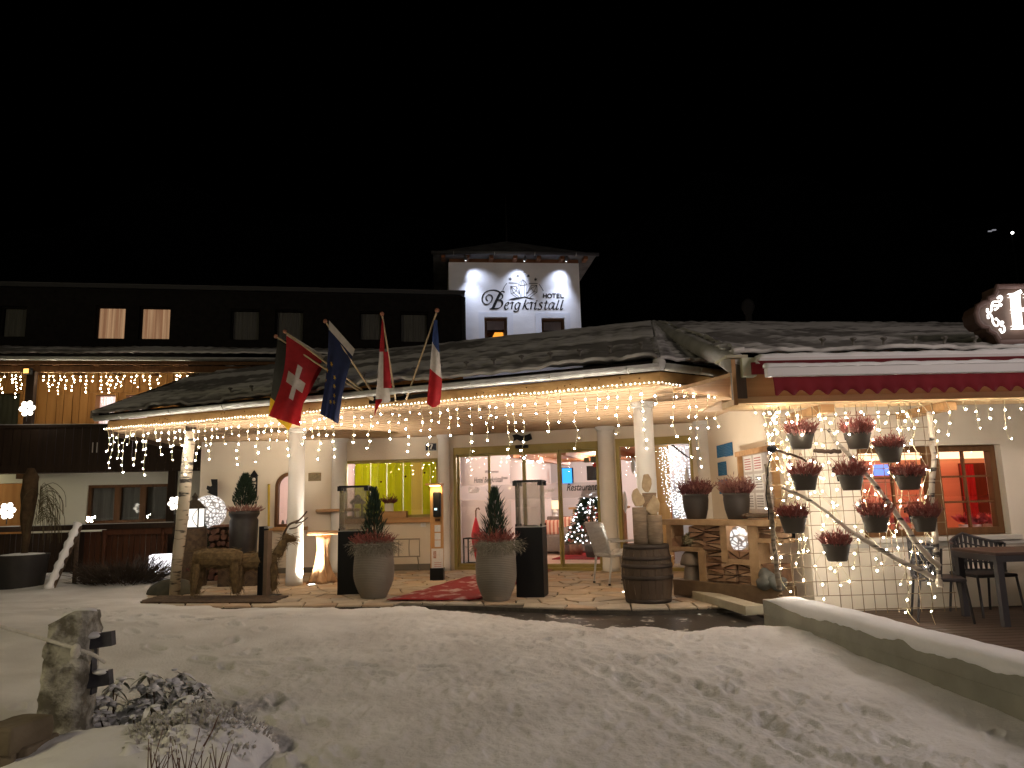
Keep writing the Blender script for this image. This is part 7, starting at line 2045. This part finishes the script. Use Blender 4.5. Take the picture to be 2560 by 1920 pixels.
for k in range(3):
    for j in range(2):
        mb = MB(); s0 = a[0] + t + .06 + j * .42; z0 = a[1] + .12 + k * .26; mb.fbox(FS, s0, s0 + .34, z0, z0 + .22, .021, .024); sh_ = mb.build('menu_sheet', PAPER, mnu)
        m_ = MB()
        for q in range(5): m_.fbox(FS, s0 + .03, s0 + .30, z0 + .03 + q * .035, z0 + .042 + q * .035, .0245, .026)
        m_.build('print', mat('red_print2', (.35, .06, .07), rough=.8) if (k == 2) else mat('grey_print', (.2, .18, .17), rough=.8), sh_)

# ================================================================== trellis with hanging pots
TY = 7.62
def tr(px, py, d=0.0): return atY(px, py, TY - d)
tre = thing('trellis', 'rusty wire mesh trellis with birch branches standing behind the low wall', 'trellis', tr(2150, 1530))
x0_, x1_ = tr(1962, 1200).x, tr(2352, 1200).x; zt_ = tr(2150, 1003).z; zb_ = tr(2300, 1530).z
RUST = mat('rusty_wire', (.20, .14, .075), (.30, .22, .13), 10, .6, metal=.3)
nx = 14
for i in range(nx + 1):
    x = x0_ + (x1_ - x0_) * i / nx; mb = MB(); mb.cyl((x, TY, zb_ + (.18 if i < 4 else 0)), (x, TY, zt_), .0042, n=5); mb.build('vertical_wire', RUST, tre)
nz = int((zt_ - zb_) / .139)
for j in range(nz + 1):
    z = zb_ + .04 + j * (zt_ - zb_ - .05) / nz; mb = MB(); mb.cyl((x0_ - .14, TY + .006, z), (x1_ + .02, TY + .006, z), .0042, n=5); mb.build('horizontal_wire', RUST, tre)
    mb = MB(); mb.tube([(x0_ - .14, TY + .006, z), (x0_ - .17, TY, z + .012), (x0_ - .16, TY - .01, z + .03), (x0_ - .12, TY - .01, z + .03)], .004, 5); mb.build('wire_hook', RUST, tre)
def branch(pts, r0, r1, name, par=tre, m=BIRCH, d=.05):
    P = bez([tr(x, y, d) for x, y in pts], 5); n = len(P)
    P = [q + Vector((random.gauss(0, .004), 0, random.gauss(0, .004))) for q in P]
    mb = MB(); mb.smooth = True; mb.tube(P, [(r0 + (r1 - r0) * i / (n - 1)) * random.uniform(.93, 1.08) for i in range(n)], 10); return mb.build(name, m, par)
branch([(2322, 1030), (2328, 1085), (2335, 1150), (2330, 1210), (2332, 1280), (2338, 1350), (2346, 1440), (2350, 1468)], .022, .034, 'birch_post', d=.06)
branch([(2070, 1072), (2110, 1125), (2165, 1185), (2205, 1235), (2250, 1295), (2300, 1370), (2348, 1415)], .018, .030, 'birch_branch', d=.10)
branch([(1955, 1218), (2020, 1250), (2090, 1300), (2160, 1350), (2240, 1395), (2335, 1445)], .016, .027, 'birch_branch', d=.10)
branch([(1920, 1120), (1960, 1132), (1995, 1142), (2018, 1154)], .016, .010, 'brown_branch', m=BARK, d=.08)
branch([(2035, 1126), (2070, 1128), (2102, 1128)], .022, .022, 'brown_branch', m=BARK, d=.05)
branch([(1915, 1160), (1922, 1230), (1930, 1310), (1940, 1400), (1950, 1472)], .020, .026, 'left_post', m=mat('dark_birch', (.10, .075, .055), (.30, .25, .18), 8, .9, stretch=(1, 1, 4)), d=.04)
branch([(1932, 1118), (1920, 1170), (1916, 1220), (1922, 1300)], .007, .006, 'black_cable', m=BLACK, d=.09)
mb = MB(); mb.ball(tr(1930, 1122, .08), .055, 10, 7, (1, .7, .8)); mb.build('junction_box', BLACK, tre)
# hanging pots
TPOT = mat('hanging_pot_taupe', (.055, .045, .032), (.07, .058, .042), 4, .6)
def hang_pot_proto(hgt=.21, nn=240, spr=.6):
    t_ = thing('hanging_pot', 'x', 'planter', (0, 0, 0), group='heather pots hooked on the trellis')
    prof = [(.085, 0), (.09, .01)]
    for i in range(12): prof += [(.092 + .0028 * i, .012 + i * .0115), (.095 + .0028 * i, .016 + i * .0115)]
    prof += [(.131, .152), (.131, .168), (.122, .168), (.115, .15), (0, .14)]
    mb = MB(); mb.lathe(prof, (0, 0, 0), 28); mb.v = [(x * 1.05, y * .8, z) for x, y, z in mb.v]; mb.build('pot', TPOT, t_, local=True, smooth=True)
    mb = MB(); mb.tube([(-.095, .07, .10), (-.10, .09, .22), (-.10, .11, .255), (-.10, .135, .25), (-.10, .14, .20)], .009, 6); mb.build('hook', BLACK, t_, local=True)
    heather(t_, (0, 0, .14), .115, hgt, nn, HEATH[0], spread=spr, w=.010)
    heather(t_, (.01, -.01, .14), .11, .15, 110, HEATH[1], name='dry_heather', w=.011)
    return t_
HP = [(2004, 1123, 'heather pot at the top left corner of the trellis'), (2147, 1122, 'heather pot at the top of the trellis, second from the left'), (2226, 1157, 'heather pot on the upper right of the trellis, overlapping the window top'), (2014, 1226, 'heather pot in the second row at the left of the trellis'), (2130, 1226, 'heather pot in the middle of the trellis, left of the window'), (2274, 1225, 'heather pot in front of the window mid-height near the birch post'), (1986, 1333, 'heather pot low on the left of the trellis near the post'), (2192, 1331, 'heather pot low in front of the left window sash'), (2314, 1329, 'heather pot low beside the birch post at the right end of the trellis'), (2094, 1403, 'lowest heather pot, hanging alone near the bottom of the trellis')]
protos = [hang_pot_proto(), hang_pot_proto(.25, 200, .45), hang_pot_proto(.18, 260, .8), hang_pot_proto(.23, 150, .9)]
for k, (px, py, lab) in enumerate(HP):
    q = tr(px, py, .14); rz = random.uniform(-.25, .25)
    pr = protos[(0, 1, 2, 3, 1, 0, 2, 3, 1, 2)[k]]
    if k < 4: pr = protos[k]; pr.location = q; pr.rotation_euler = (0, 0, rz); pr['label'] = lab
    else: copy_tree(pr, q, rz, lab, scale=(1, 1, random.uniform(.92, 1.08)))
# lights over the trellis
ltr = thing('fairy_lights', 'tangle of warm fairy lights draped over the whole trellis', 'lights', tr(2150, 1300))
path = [Vector((x0_ + (x1_ - x0_) * k / 10 - .12, TY - .03, zt_ - .01)) for k in range(11)]
icicles(ltr, path, .108, (1.7, 2.1, 1.9, 2.1, 1.5, 2.0, 2.1, 1.6, 2.1, 1.9), step=.15, bulb=.0070, sway=.08)
path = [Vector((x0_ - .2, TY - .03, zt_ + .0)), Vector((x0_ + .12, TY - .03, zt_ - .0))]
icicles(ltr, path, .07, (1.7, .8, .4, .6, 1.5), step=.10, bulb=.0072, sway=.05)

# ================================================================== terrace parapet with snow, low kerb beam
FP = Frame((PAR_A.x, PAR_A.y), (PAR_B.x, PAR_B.y))     # normal points to the driveway (-x)
CONC = mat('concrete_grey', (.26, .26, .22), (.35, .345, .295), 3, .9, bump=.25, bscale=25)
par = thing('terrace_wall', 'low grey concrete terrace wall with a thick snow cap', 'wall', (PAR_A.x, PAR_A.y, 0))
PT = .205
mb = MB(); mb.fbox(FP, 0, FP.L, -.4, PT, -.27, 0); soften(mb.build('concrete', CONC, par), .008)
mb = MB(); mb.fbox(FP, .002, FP.L, PT - .155, PT - .145, -.0, .006); mb.build('formwork_ridge', CONC, par)
n = 420; V = []; Fc = []
for i in range(n + 1):
    s = .10 + (FP.L - .10) * i / n; g = min(1, i / 65); g2 = min(1, i / 20)
    e = .5 + float(fbm(i * .045, 2.2, 3)) * 1.6 + .12 * float(fbm(i * .35, 5.2, 2)); lip = g * (.010 + .055 * max(0, e)) ; hh = .060 * g2 * (1 + .5 * float(fbm(i * .035, 7, 3)))
    over = .012 * g
    prof = [(-.27, -.002), (-.265, hh * .8), (-.2, hh), (-.08, hh * 1.02), (-.015 + over, hh * .85), (over + .008, hh * .4), (.007 + over * .6, -lip * .6), (.004, -lip)]
    V += [FP.pt(s, PT + q, d) for d, q in prof]
m = 8
for i in range(n):
    for k in range(m - 1): Fc.append((i * m + k, i * m + k + 1, (i + 1) * m + k + 1, (i + 1) * m + k))
mb = MB(); mb.add(V, Fc); mb.build('snow_cap', SNOW, par, smooth=True)
# timber-edged step between bench and wall
a = atZ(1740, 1488, .02); c = atZ(1872, 1530, .02)
mb = MB(); mb.bar((a.x, a.y, .045), (c.x + .05, c.y - .05, .045), .22, .10); tag(soften(mb.build('stone_step', mat('pale_step', (.34, .30, .22), (.42, .38, .28), 5, .85)), .008), 'pale stone edging beam on the asphalt between barrel and terrace wall', 'kerb')

# ================================================================== terrace furniture
MATT = mat('matt_charcoal', (.035, .032, .034), rough=.55)
tb = thing('terrace_table', 'dark metal terrace table under the restaurant window', 'table', (5.2, 7.6, -.045))
ta = atY(2350, 1372, 7.6); tbp = atY(2430, 1388, 7.05)
mb = MB(); topz = .66
mb.box((5.25, 7.5, topz), (1.25, .72, .03)); soften(mb.build('table_top', wood('table_brown', (.055, .035, .028), (.075, .048, .038), 'x', 2), tb), .006)
mb = MB(); mb.box((5.25, 7.16, topz - .045), (1.25, .03, .06)); mb.box((5.25, 7.84, topz - .045), (1.25, .03, .06)); mb.box((4.64, 7.5, topz - .045), (.03, .66, .06)); mb.box((5.86, 7.5, topz - .045), (.03, .66, .06)); mb.build('apron', MATT, tb)
for x in (4.67, 5.83):
    for y in (7.19, 7.81): mb = MB(); mb.box((x, y, topz / 2 - .045), (.06, .06, topz - .05)); mb.build('leg', MATT, tb)
mb = MB(); mb.lathe([(.045, 0), (.055, .08), (.05, .08), (.0, .03)], (5.6, 7.6, topz + .016), 16); tag(mb.build('glass_bowl', mat('pale_glass_bowl', (.4, .36, .34), rough=.1)), 'small pale glass bowl on the terrace table', 'bowl')
def rope_chair(p, rz, label):
    t_ = thing('rope_chair', label, 'chair', p, rz, group='dark woven terrace chairs')
    mb = MB(); mb.box((0, 0, .42), (.46, .44, .035)); soften(mb.build('seat', MATT, t_, local=True), .012)
    for x in (-.22, .22):
        mb = MB(); mb.cyl((x, -.2, .41), (x * 1.08, -.24, 0), .013, n=8); mb.build('leg', MATT, t_, local=True)
        mb = MB(); mb.cyl((x, .2, .41), (x * 1.08, .26, 0), .013, n=8); mb.build('leg', MATT, t_, local=True)
    # curved shell: hoop rims and woven cords
    def shell(a, h): r = .30; return Vector((r * math.sin(a) * .95, .24 - .46 * (1 - math.cos(a)) * .55, .44 + h * (.40 - .10 * abs(math.sin(a)))))
    As = np.linspace(-1.5, 1.5, 19)
    mb = MB(); mb.tube([shell(a, 1) for a in As], .016, 8); mb.tube([shell(a, .0) for a in As], .014, 8); mb.build('rim', MATT, t_, local=True)
    mb = MB()
    for k in range(17):
        a = -1.45 + k * 2.9 / 16
        for da in (-.13, .13):
            mb.tube([shell(a, 0), shell(a + da * .5, .5), shell(a + da, 1.0)], .012, 5)
    for h in (.25, .5, .75): mb.tube([shell(a, h) for a in As], .010, 5)
    mb.build('weave', MATT, t_, local=True)
    return t_
rope_chair(Vector((4.42, 7.8, -.044)), 1.2, 'woven chair at the left end of the terrace table, behind the trellis')
rope_chair(Vector((5.05, 8.05, -.044)), .1, 'woven chair behind the terrace table under the window')
rope_chair(Vector((5.85, 7.95, -.044)), -.5, 'woven chair at the right edge behind the terrace table')

# ================================================================== left garden
p = atZ(20, 1480, 0); k_ = p.y / FPX
dp = thing('garden_planter', 'large dark round planter with wrapped tree at the left edge', 'planter', p + Vector((0, .3, 0)))
dR = 58 * k_; dH = 86 * k_
mb = MB(); mb.smooth = True; mb.lathe([(dR * .78, -.1), (dR * .82, 0), (dR, dH * .97), (dR, dH), (dR * .9, dH), (dR * .88, dH - .06), (0, dH - .05)], (0, 0, 0), 32); mb.build('pot', mat('anthracite_tub', (.020, .018, .018), (.032, .028, .027), 4, .55), dp, local=True)
mb = MB(); mb.smooth = True; mb.lathe([(dR * .89, dH - .05), (dR * .8, dH + .005), (dR * .4, dH + .02), (0, dH + .02)], (0, 0, 0), 24); mb.build('pot_snow', SNOW, dp, local=True)
JUTE = mat('jute_wrap', (.05, .03, .014), (.085, .052, .024), 10, .95, bump=.5, bscale=30)
mb = MB(); mb.smooth = True; mb.lathe([(.05, dH), (.06, dH + .3), (.09, dH + .6), (.12, dH + 1.0), (.11, dH + 1.3), (.05, dH + 1.45), (.0, dH + 1.46)], (.02, 0, 0), 18, wob=lambda a, z: 1 + .16 * math.sin(3 * a + z * 7) + .08 * math.sin(7 * a - z * 11)); mb.build('wrapped_crown', JUTE, dp, local=True)
mb = MB()
for k in range(60):
    a = random.gauss(-.2, .8); d = Vector((math.cos(a), math.sin(a) * .5, .3)); q = Vector((.2, 0, dH + random.uniform(.5, 1.1)))
    L = random.uniform(.2, .42); mb.tube(bez([q, q + d * L * .5 + Vector((0, 0, .05)), q + d * L + Vector((0, 0, -.18)), q + d * L * 1.1 + Vector((0, 0, -.45))], 3), .004, 4)
mb.build('dry_fronds', mat('dry_frond', (.08, .065, .03), rough=.9), dp, local=True)
# leaning snowy beam with its prop
A_ = atY(196, 1316, 12.6); B_ = atY(122, 1462, 12.0); B_.z = -.02
lb = thing('leaning_beam', 'snow-covered beam leaning on a post in the left garden', 'beam', B_)
mb = MB(); mb.bar(B_, A_, .11, .07); mb.build('beam', BARK, lb)
mb = MB(); off = Vector((0, -.02, .05)); P = [B_.lerp(A_, t) + off for t in np.linspace(.0, 1.0, 24)]; mb.smooth = True; mb.tube(P, [.06 + .014 * math.sin(i * 1.7) for i in range(24)], 10); mb.build('snow_layer', SNOW, lb)
C_ = atY(187, 1436, 12.7); C_.z = -.05; mb = MB(); mb.cyl(C_, C_ + Vector((0, 0, 1.0)), .035, n=8); mb.build('prop_post', BARK, lb)
mb = MB(); mb.smooth = True; q = atZ(135, 1455, 0)
for (dx, dy, r, h) in ((0, .2, .5, .16), (.45, .3, .4, .10), (-.4, .0, .4, .10)): mb.ball(q + Vector((dx, dy, -.03)), r, 20, 10, (1.1, .8, h / r))
tag(mb.build('snow_mound', SNOW), 'low snow mound at the foot of the leaning beam', 'snow')
# dark bush and lit cube
q = atZ(288, 1462, .06) + Vector((0, .2, 0)); bu = thing('garden_shrub', 'low dark leafless shrub beside the lit cube', 'shrub', q)
mb = MB()
for k in range(1500):
    a = random.uniform(0, 6.283); r = math.sqrt(random.random()) * .60; e = random.uniform(.1, 1.2); d = Vector((math.cos(a) * .8, math.sin(a) * .5, e))
    L = random.uniform(.18, .46); b0 = Vector((r * math.cos(a), r * .45 * math.sin(a), random.uniform(-.05, .12))); mb.blade(b0, d, L, .012)
    if k % 2: mb.blade(b0 + d.normalized() * L * .6, d + Vector((random.gauss(0, .7), random.gauss(0, .7), 0)), L * .5, .009)
mb.build('twigs', mat('shrub_twig', (.030, .020, .014), (.055, .036, .024), 10, .7), bu, local=True, recalc=False)
mb = MB()
for k in range(10): mb.tube([(random.uniform(-.3, .3), random.uniform(-.1, .1), -.05), (random.uniform(-.5, .5), random.uniform(-.2, .2), .3)], [.012, .005], 5)
mb.build('stems', BARK, bu, local=True)
q = atZ(388, 1462, 0) + Vector((0, -.15, .16)); k_ = q.y / FPX
cu = thing('cube_lamp', 'glowing white cube lamp in the snow behind the shrub', 'lamp', q + Vector((0, .3, 0)), .25)
w_ = 52 * k_ * .88; mb = MB(); mb.box((0, 0, w_ / 2 + .02), (w_, w_, w_)); soften(mb.build('cube', emit('cube_glow', (1.0, .96, 1.0), 1.0), cu, local=True), .02, 3)
mb = MB(); mb.box((0, 0, .005), (w_ * .7, w_ * .7, .03)); mb.build('base', DGREY, cu, local=True)
mb = MB()
for k in range(18):
    x = random.uniform(-.35, .1); mb.tube(bez([(x, -w_ / 2 - .12, -.05), (x + random.uniform(-.05, .1), -w_ / 2 - .14, .2), (x + random.uniform(-.1, .25), -w_ / 2 - .14, random.uniform(.25, .42))], 3), .005, 4)
tw = thing('twig_clump', 'thin dark twigs in front of the lit cube', 'plant', q + Vector((0, .3, 0)), .25); mb.build('twigs', MATS['shrub_twig'], tw, local=True)
# dark stone hump right of it
mb = MB(); mb.smooth = True; q = atZ(400, 1490, 0); mb.ball(q + Vector((.05, .3, 0)), .3, 20, 12, (1.3, .9, .75)); tag(mb.build('boulder', mat('dark_mossy_stone', (.05, .048, .036), (.09, .085, .06), 5, .9, bump=.5)), 'dark mossy stone at the left end of the straw animals', 'stone')

# ================================================================== foreground: granite post, rope, shrubs, stones
GRAN = patched('frosted_granite', None, (.54, .53, .48), 5.5, .42, .60, (.085, .078, .062), .9, bump=1.0, base2=(.16, .145, .115))
gp = atZ(122, 1893, -.13)
def rockpost(name, base, w, d, h, m, par, lean=0.0, seed=1, top=None, ns=26, nz=46):
    rs = np.random.default_rng(seed); V = []; Fc = []
    for i in range(nz + 1):
        f = i / nz
        for k in range(ns):
            a = 2 * math.pi * k / ns; c, s = math.cos(a), math.sin(a); e = (abs(c) ** 6 + abs(s) ** 6) ** (-1 / 6)
            tp = 1 - .16 * f
            nz_ = .016 * float(fbm(k * .45 + seed * 7, i * .20 + seed, 3)) * 2 + .014 * float(fbm(k * 1.4 + seed, i * .7, 3))
            zz = h * f - (.5 - .5 * c) * .075 * h * f ** 6 - .02 * (1 + math.sin(a * 2 + 1)) * f ** 6
            V.append((base[0] + (w / 2 * tp + nz_) * c * e + lean * f, base[1] + (d / 2 * tp + nz_) * s * e, base[2] + zz))
    V.append((base[0] + lean, base[1], base[2] + h * .97))
    for i in range(nz):
        for k in range(ns): Fc.append((i * ns + k, i * ns + (k + 1) % ns, (i + 1) * ns + (k + 1) % ns, (i + 1) * ns + k))
    for k in range(ns): Fc.append((nz * ns + k, nz * ns + (k + 1) % ns, len(V) - 1))
    mb = MB(); mb.add(V, Fc); return mb.build(name, m, par, smooth=True)
gpo = thing('granite_post', 'rough frosted granite post with a rope tied through it in the left foreground', 'post', (gp.x, gp.y, -.25))
k_ = gp.y / FPX
rockpost('stone', (gp.x, gp.y + .12, -.30), 116 * k_, .24, 336 * k_ + .17, GRAN, gpo, lean=.03)
mb = MB(); mb.smooth = True; tpz = -.30 + 336 * k_ + .17
for (dx, dy, r, dz) in ((.0, .12, .07, -.062), (.05, .14, .075, -.048), (-.05, .12, .045, -.085)): mb.ball((gp.x + dx + .02, gp.y + dy, tpz + dz), r, 16, 8, (1, 1, .42))
mb.build('snow_cap', SNOW, gpo)
# iron hinge brackets behind the post
ib = thing('iron_bracket', 'dark frosty iron bracket fixed to the right side of the granite post', 'bracket', (gp.x + .15, gp.y + .1, .2))
IRON = mat('frosty_iron', (.022, .022, .032), (.06, .06, .075), 12, .7)
for z_px, L in ((1603, 62), (1700, 56)):
    a = atY(205, z_px + 4, gp.y + .12); c = atY(222 + L, z_px - 8, gp.y + .12); mb = MB(); mb.bar(a, c, .05, .085); mb.build('arm', IRON, ib)
a = atY(226, 1600, gp.y + .14); c = atY(226, 1735, gp.y + .14); mb = MB(); mb.bar(a, c, .05, .055, up=Vector((0, 1, 0))); mb.build('upright', IRON, ib)
for x, y, r in ((232, 1588, .042), (252, 1680, .034)):
    mb = MB(); mb.smooth = True; mb.ball(atY(x, y, gp.y + .11), r, 10, 6, (1.5, 1, .5)); mb.build('snow_lump', SNOW, ib)
# rope
mb = MB(); mb.smooth = True
A_ = atY(-260, 1470, gp.y - .25); M_ = atY(92, 1592, gp.y - .02); N_ = atY(190, 1622, gp.y - .02); E_ = atY(262, 1656, gp.y + .1); S1 = A_.lerp(M_, .6) + Vector((0, 0, -.015))
rp_ = thing('rope', 'pale frosty rope running from the left edge to the granite post', 'rope', M_)
mb.tube(bez([A_, S1, M_, N_, atY(232, 1636, gp.y + .02), E_], 8), .0105, 8); mb.build('line', mat('frosty_rope', (.62, .60, .54), (.74, .72, .66), 40, .9, bump=.5), rp_)
mb = MB(); mb.ball(N_ + Vector((0, 0, -.015)), .035, 12, 8, (.8, .8, 1.3)); mb.build('knot', MATS['frosty_rope'], rp_)
# squared stones bottom left
STN = mat('brown_stone', (.12, .095, .062), (.19, .155, .11), 5, .9, bump=.5, bscale=14)
for k, (x, y, w_, h_, lab) in enumerate(((40, 1836, 92, 62, 'upper brown stone block of the small pile at the left edge'), (76, 1888, 62, 66, 'brown stone block touching the granite post'), (10, 1902, 90, 80, 'lowest brown stone block in the bottom left corner'))):
    q = atY(x, y, 4.25 + .05 * (k % 2)); s = q.y / FPX
    mb = MB(); mb.box((0, 0, 0), (w_ * s, .28, h_ * s), rz=.2 * (k - 1)); 
    o = mb.build('stone_block', STN); o.location = q; tag(o, lab, 'stone', 'stone blocks in the bottom left corner')
    bv = o.modifiers.new('b', 'BEVEL'); bv.width = .014; bv.segments = 2
    sd_ = o.modifiers.new('s', 'SUBSURF'); sd_.levels = 2; sd_.render_levels = 2; sd_.subdivision_type = 'SIMPLE'
    tx = bpy.data.textures.new('stone_rough', 'CLOUDS'); tx.noise_scale = .12; dm = o.modifiers.new('d', 'DISPLACE'); dm.texture = tx; dm.strength = .022
# snow heaps of the foreground bed
def heap(name, centre, rx, ry, h, label, seed, rough=.02, n=70):
    V = []; Fc = []
    for i in range(n + 1):
        for j in range(n + 1):
            u, v = i / n * 2 - 1, j / n * 2 - 1; r = math.hypot(u, v); e = float(fbm(u * 1.6 + seed, v * 1.6, 3))
            z = h * max(0, 1 - (r * (1 + .5 * e)) ** 2) ** .8 + (rough * float(fbm(u * 5 + seed, v * 5, 4)) * 2 + rough * .5 * float(fbm(u * 18, v * 18 + seed, 2))) * (r < 1.05) - .12 * max(0, r - .9)
            V.append((centre[0] + u * rx, centre[1] + v * ry, centre[2] + z))
    for i in range(n):
        for j in range(n): q = i * (n + 1) + j; Fc.append((q, q + n + 1, q + n + 2, q + 1))
    mb = MB(); mb.add(V, Fc); o = mb.build(name, SNOW, smooth=True, recalc=False); tag(o, label, 'snow', 'snow heaps in the foreground bed'); return o
q = atZ(300, 1900, -.12); heap('snow_heap', (q.x, q.y - .05, -.22), .85, .65, .26, 'smooth rounded snow heap at the foot of the granite post', 2.0, .024)
q = atZ(470, 1880, -.10); heap('snow_heap', (q.x + .02, q.y - .02, -.22), .55, .48, .34, 'rough snow-buried bush at the bottom left with twigs poking out', 8.0, .06)
q = atZ(345, 1828, -.10); heap('snow_heap', (q.x, q.y + .05, -.20), .62, .42, .20, 'lumpy snow bank under the evergreen shrub', 5.0, .07)
# rhododendron in snow
LEAF = patched('evergreen_leaf', None, (.66, .66, .64), 14, .38, .54, (.025, .035, .013), .6, base2=(.05, .06, .025), bump=.3)
q = atZ(330, 1820, -.08)
rh = thing('evergreen_shrub', 'snow-laden evergreen shrub with leathery leaves beside the granite post', 'shrub', q)
def leaf(mb, p, d, L, w, cup=.25):
    d = Vector(d).normalized(); s = d.cross(Vector((0, 0, 1))); s = s.normalized() if s.length > .05 else Vector((1, 0, 0)); u = s.cross(d)
    pts = []
    for f, ww in ((0, .12), (.3, .8), (.6, 1.0), (.85, .6), (1, .05)):
        c = p + d * L * f - Vector((0, 0, 1)) * cup * L * f * f; pts += [c - s * w / 2 * ww + u * w * .12 * ww, c, c + s * w / 2 * ww + u * w * .12 * ww]
    fc = []
    for i in range(4): a = i * 3; fc += [(a, a + 1, a + 4, a + 3), (a + 1, a + 2, a + 5, a + 4)]
    mb.add(pts, fc)
stems = MB(); snowb = MB(); snowb.smooth = True
for k in range(46):
    x = random.uniform(-.36, .42); y = random.uniform(-.16, .25); h = random.uniform(.06, .30) * (1 - .4 * abs(x)); base = Vector((x, y, -.05)); tip = Vector((x + random.uniform(-.06, .08), y, h))
    stems.tube([base, (base + tip) / 2 + Vector((.01, 0, 0)), tip], [.006, .005, .004], 5)
    nl = random.randint(4, 7); a0 = random.uniform(0, 6)
    for j in range(nl):
        a = a0 + j * 6.283 / nl; d = Vector((math.cos(a), math.sin(a), random.uniform(-.7, .7))); mb = MB(); mb.smooth = True
        L = random.uniform(.07, .12); leaf(mb, tip + Vector((0, 0, .0)), d, L, random.uniform(.032, .048), .45); mb.build('leaf', LEAF, rh, local=True)
        if random.random() < .75: leaf(snowb, tip + Vector((0, 0, .007)), d, L * random.uniform(.7, .95), random.uniform(.034, .05), .42)
        if random.random() < .3: snowb.ball(tip + d.normalized() * L * .5 + Vector((0, 0, .004)), .019 * random.uniform(.6, 1.3), 8, 6, (1.5, 1.3, .45))
    if random.random() < .5: snowb.ball(tip + Vector((0, 0, .003)), .024 * random.uniform(.7, 1.2), 10, 6, (1.15, 1.05, .85))
stems.build('stems', BARK, rh, local=True); tag(snowb.build('snow_clumps', SNOW, rh, local=True), kind='stuff')
# a few sprigs standing higher
for (x, y, hpx) in ((470, 1735, 60), (421, 1745, 60), (365, 1740, 50)):
    b0 = atY(x, y + hpx + 20, q.y + .05); t0 = atY(x + 2, y - 6, q.y + .05)
    t_ = thing('leafy_sprig', {470: 'dark leafy sprig standing highest right of the snowy shrub', 421: 'single-leaved sprig in the middle of the snowy shrub', 365: 'thin sprig at the left of the snowy shrub'}[x], 'plant', b0)
    mb = MB(); mb.tube([b0, (b0 + t0) / 2 + Vector((.008, 0, 0)), t0], .0045, 6); mb.build('stem', BARK, t_)
    for j in range(6 if x == 470 else 3):
        a = j * 1.1 + x; d = Vector((math.cos(a), math.sin(a) * .6, random.uniform(-.3, .8))); mb = MB(); mb.smooth = True; leaf(mb, t0 - (t0 - b0) * (.06 * j), d, .085, .036); mb.build('leaf', LEAF, t_)
# frosted twigs of the buried bush
fq = atZ(470, 1880, -.10); ft = thing('frosted_bush', 'pale frost-covered twiggy bush at the bottom left', 'shrub', (fq.x, fq.y, -.15))
mb = MB()
for k in range(1500):
    u, v = random.gauss(0, .38), random.gauss(0, .34); r2_ = u * u + v * v
    if r2_ > .75: continue
    z = .33 * max(0, 1 - r2_) ** .8 - .08; d = Vector((u * .9 + random.gauss(0, .5), v * .6 + random.gauss(0, .5), .5 + random.random()))
    b0 = Vector((u * .52 + .02, v * .46, z)); L = random.uniform(.03, .085); mb.blade(b0, d, L, .012)
    if k % 3 == 0: mb.ball(b0 + d.normalized() * L * .8, random.uniform(.006, .014), 6, 4)
tag(mb.build('frosted_twigs', mat('hoar_frost', (.60, .60, .60), (.38, .36, .33), 16, .85), ft, local=True, recalc=False), kind='stuff')
# dry twigs at the bottom
tg = thing('dry_stalks', 'reddish dry stalks poking out of the snow at the bottom edge', 'plant', atZ(430, 1910, -.12))
STK = mat('dry_red_stalk', (.10, .055, .042), (.16, .09, .07), 20, .9)
for k in range(34):
    x = random.uniform(365, 575); yb2 = 1925 + random.uniform(-25, 20); yy = random.uniform(3.75, 3.95); L = random.uniform(.05, .16)
    b0 = atY(x, yb2, yy); d = Vector((random.gauss(0, .25), random.gauss(0, .2), 1)).normalized(); mb = MB(); mb.tube([b0 - d * .1, b0 + d * L], [.0035, .0018], 5); mb.build('stalk', STK, tg)
    if random.random() < .5: mb = MB(); mb.smooth = True; mb.ball(b0 + d * L, .011, 8, 5); mb.build('snow_bud', SNOW, tg)
b0 = atY(508, 1868, 4.0); b1 = atY(548, 1786, 4.0); mb = MB(); mb.tube([b0, b0.lerp(b1, .5) + Vector((.006, 0, 0)), b1], [.005, .004, .002], 6); mb.build('stalk', STK, tg)

# ================================================================== street lamps of the drive, outside the frame
def street_lamp(p, col, e, label):
    t_ = thing('street_lamp', label, 'street lamp', p, group='street lamps of the drive')
    mb = MB(); mb.smooth = True; mb.lathe([(.09, -.3), (.08, .6), (.05, .7), (.04, 4.6)], (0, 0, 0), 14); mb.build('pole', DGREY, t_, local=True)
    mb = MB(); mb.smooth = True; mb.lathe([(.05, 4.6), (.16, 4.66), (.20, 4.9)], (0, 0, 0), 18); mb.lathe([(.24, 5.0), (.22, 5.06), (.0, 5.14)], (0, 0, 0), 18); mb.build('hood', DGREY, t_, local=True)
    mb = MB(); mb.smooth = True; mb.lathe([(.17, 4.68), (.19, 4.9), (.18, 4.99)], (0, 0, 0), 18); mb.build('lens', emit(label[:6] + '_lens', col, 4), t_, local=True)
    lamp('POINT', 'street_light', Vector(p) + Vector((0, 0, 4.45)), e, col, .7, t_)
street_lamp(Vector((-7.5, 1.0, -.2)), (1.0, .83, .48), 285, 'yellow street lamp left of the drive, outside the picture')
street_lamp(Vector((7.2, 0.2, -.2)), (1.0, .82, .74), 450, 'pinkish street lamp right behind the viewpoint, outside the picture')
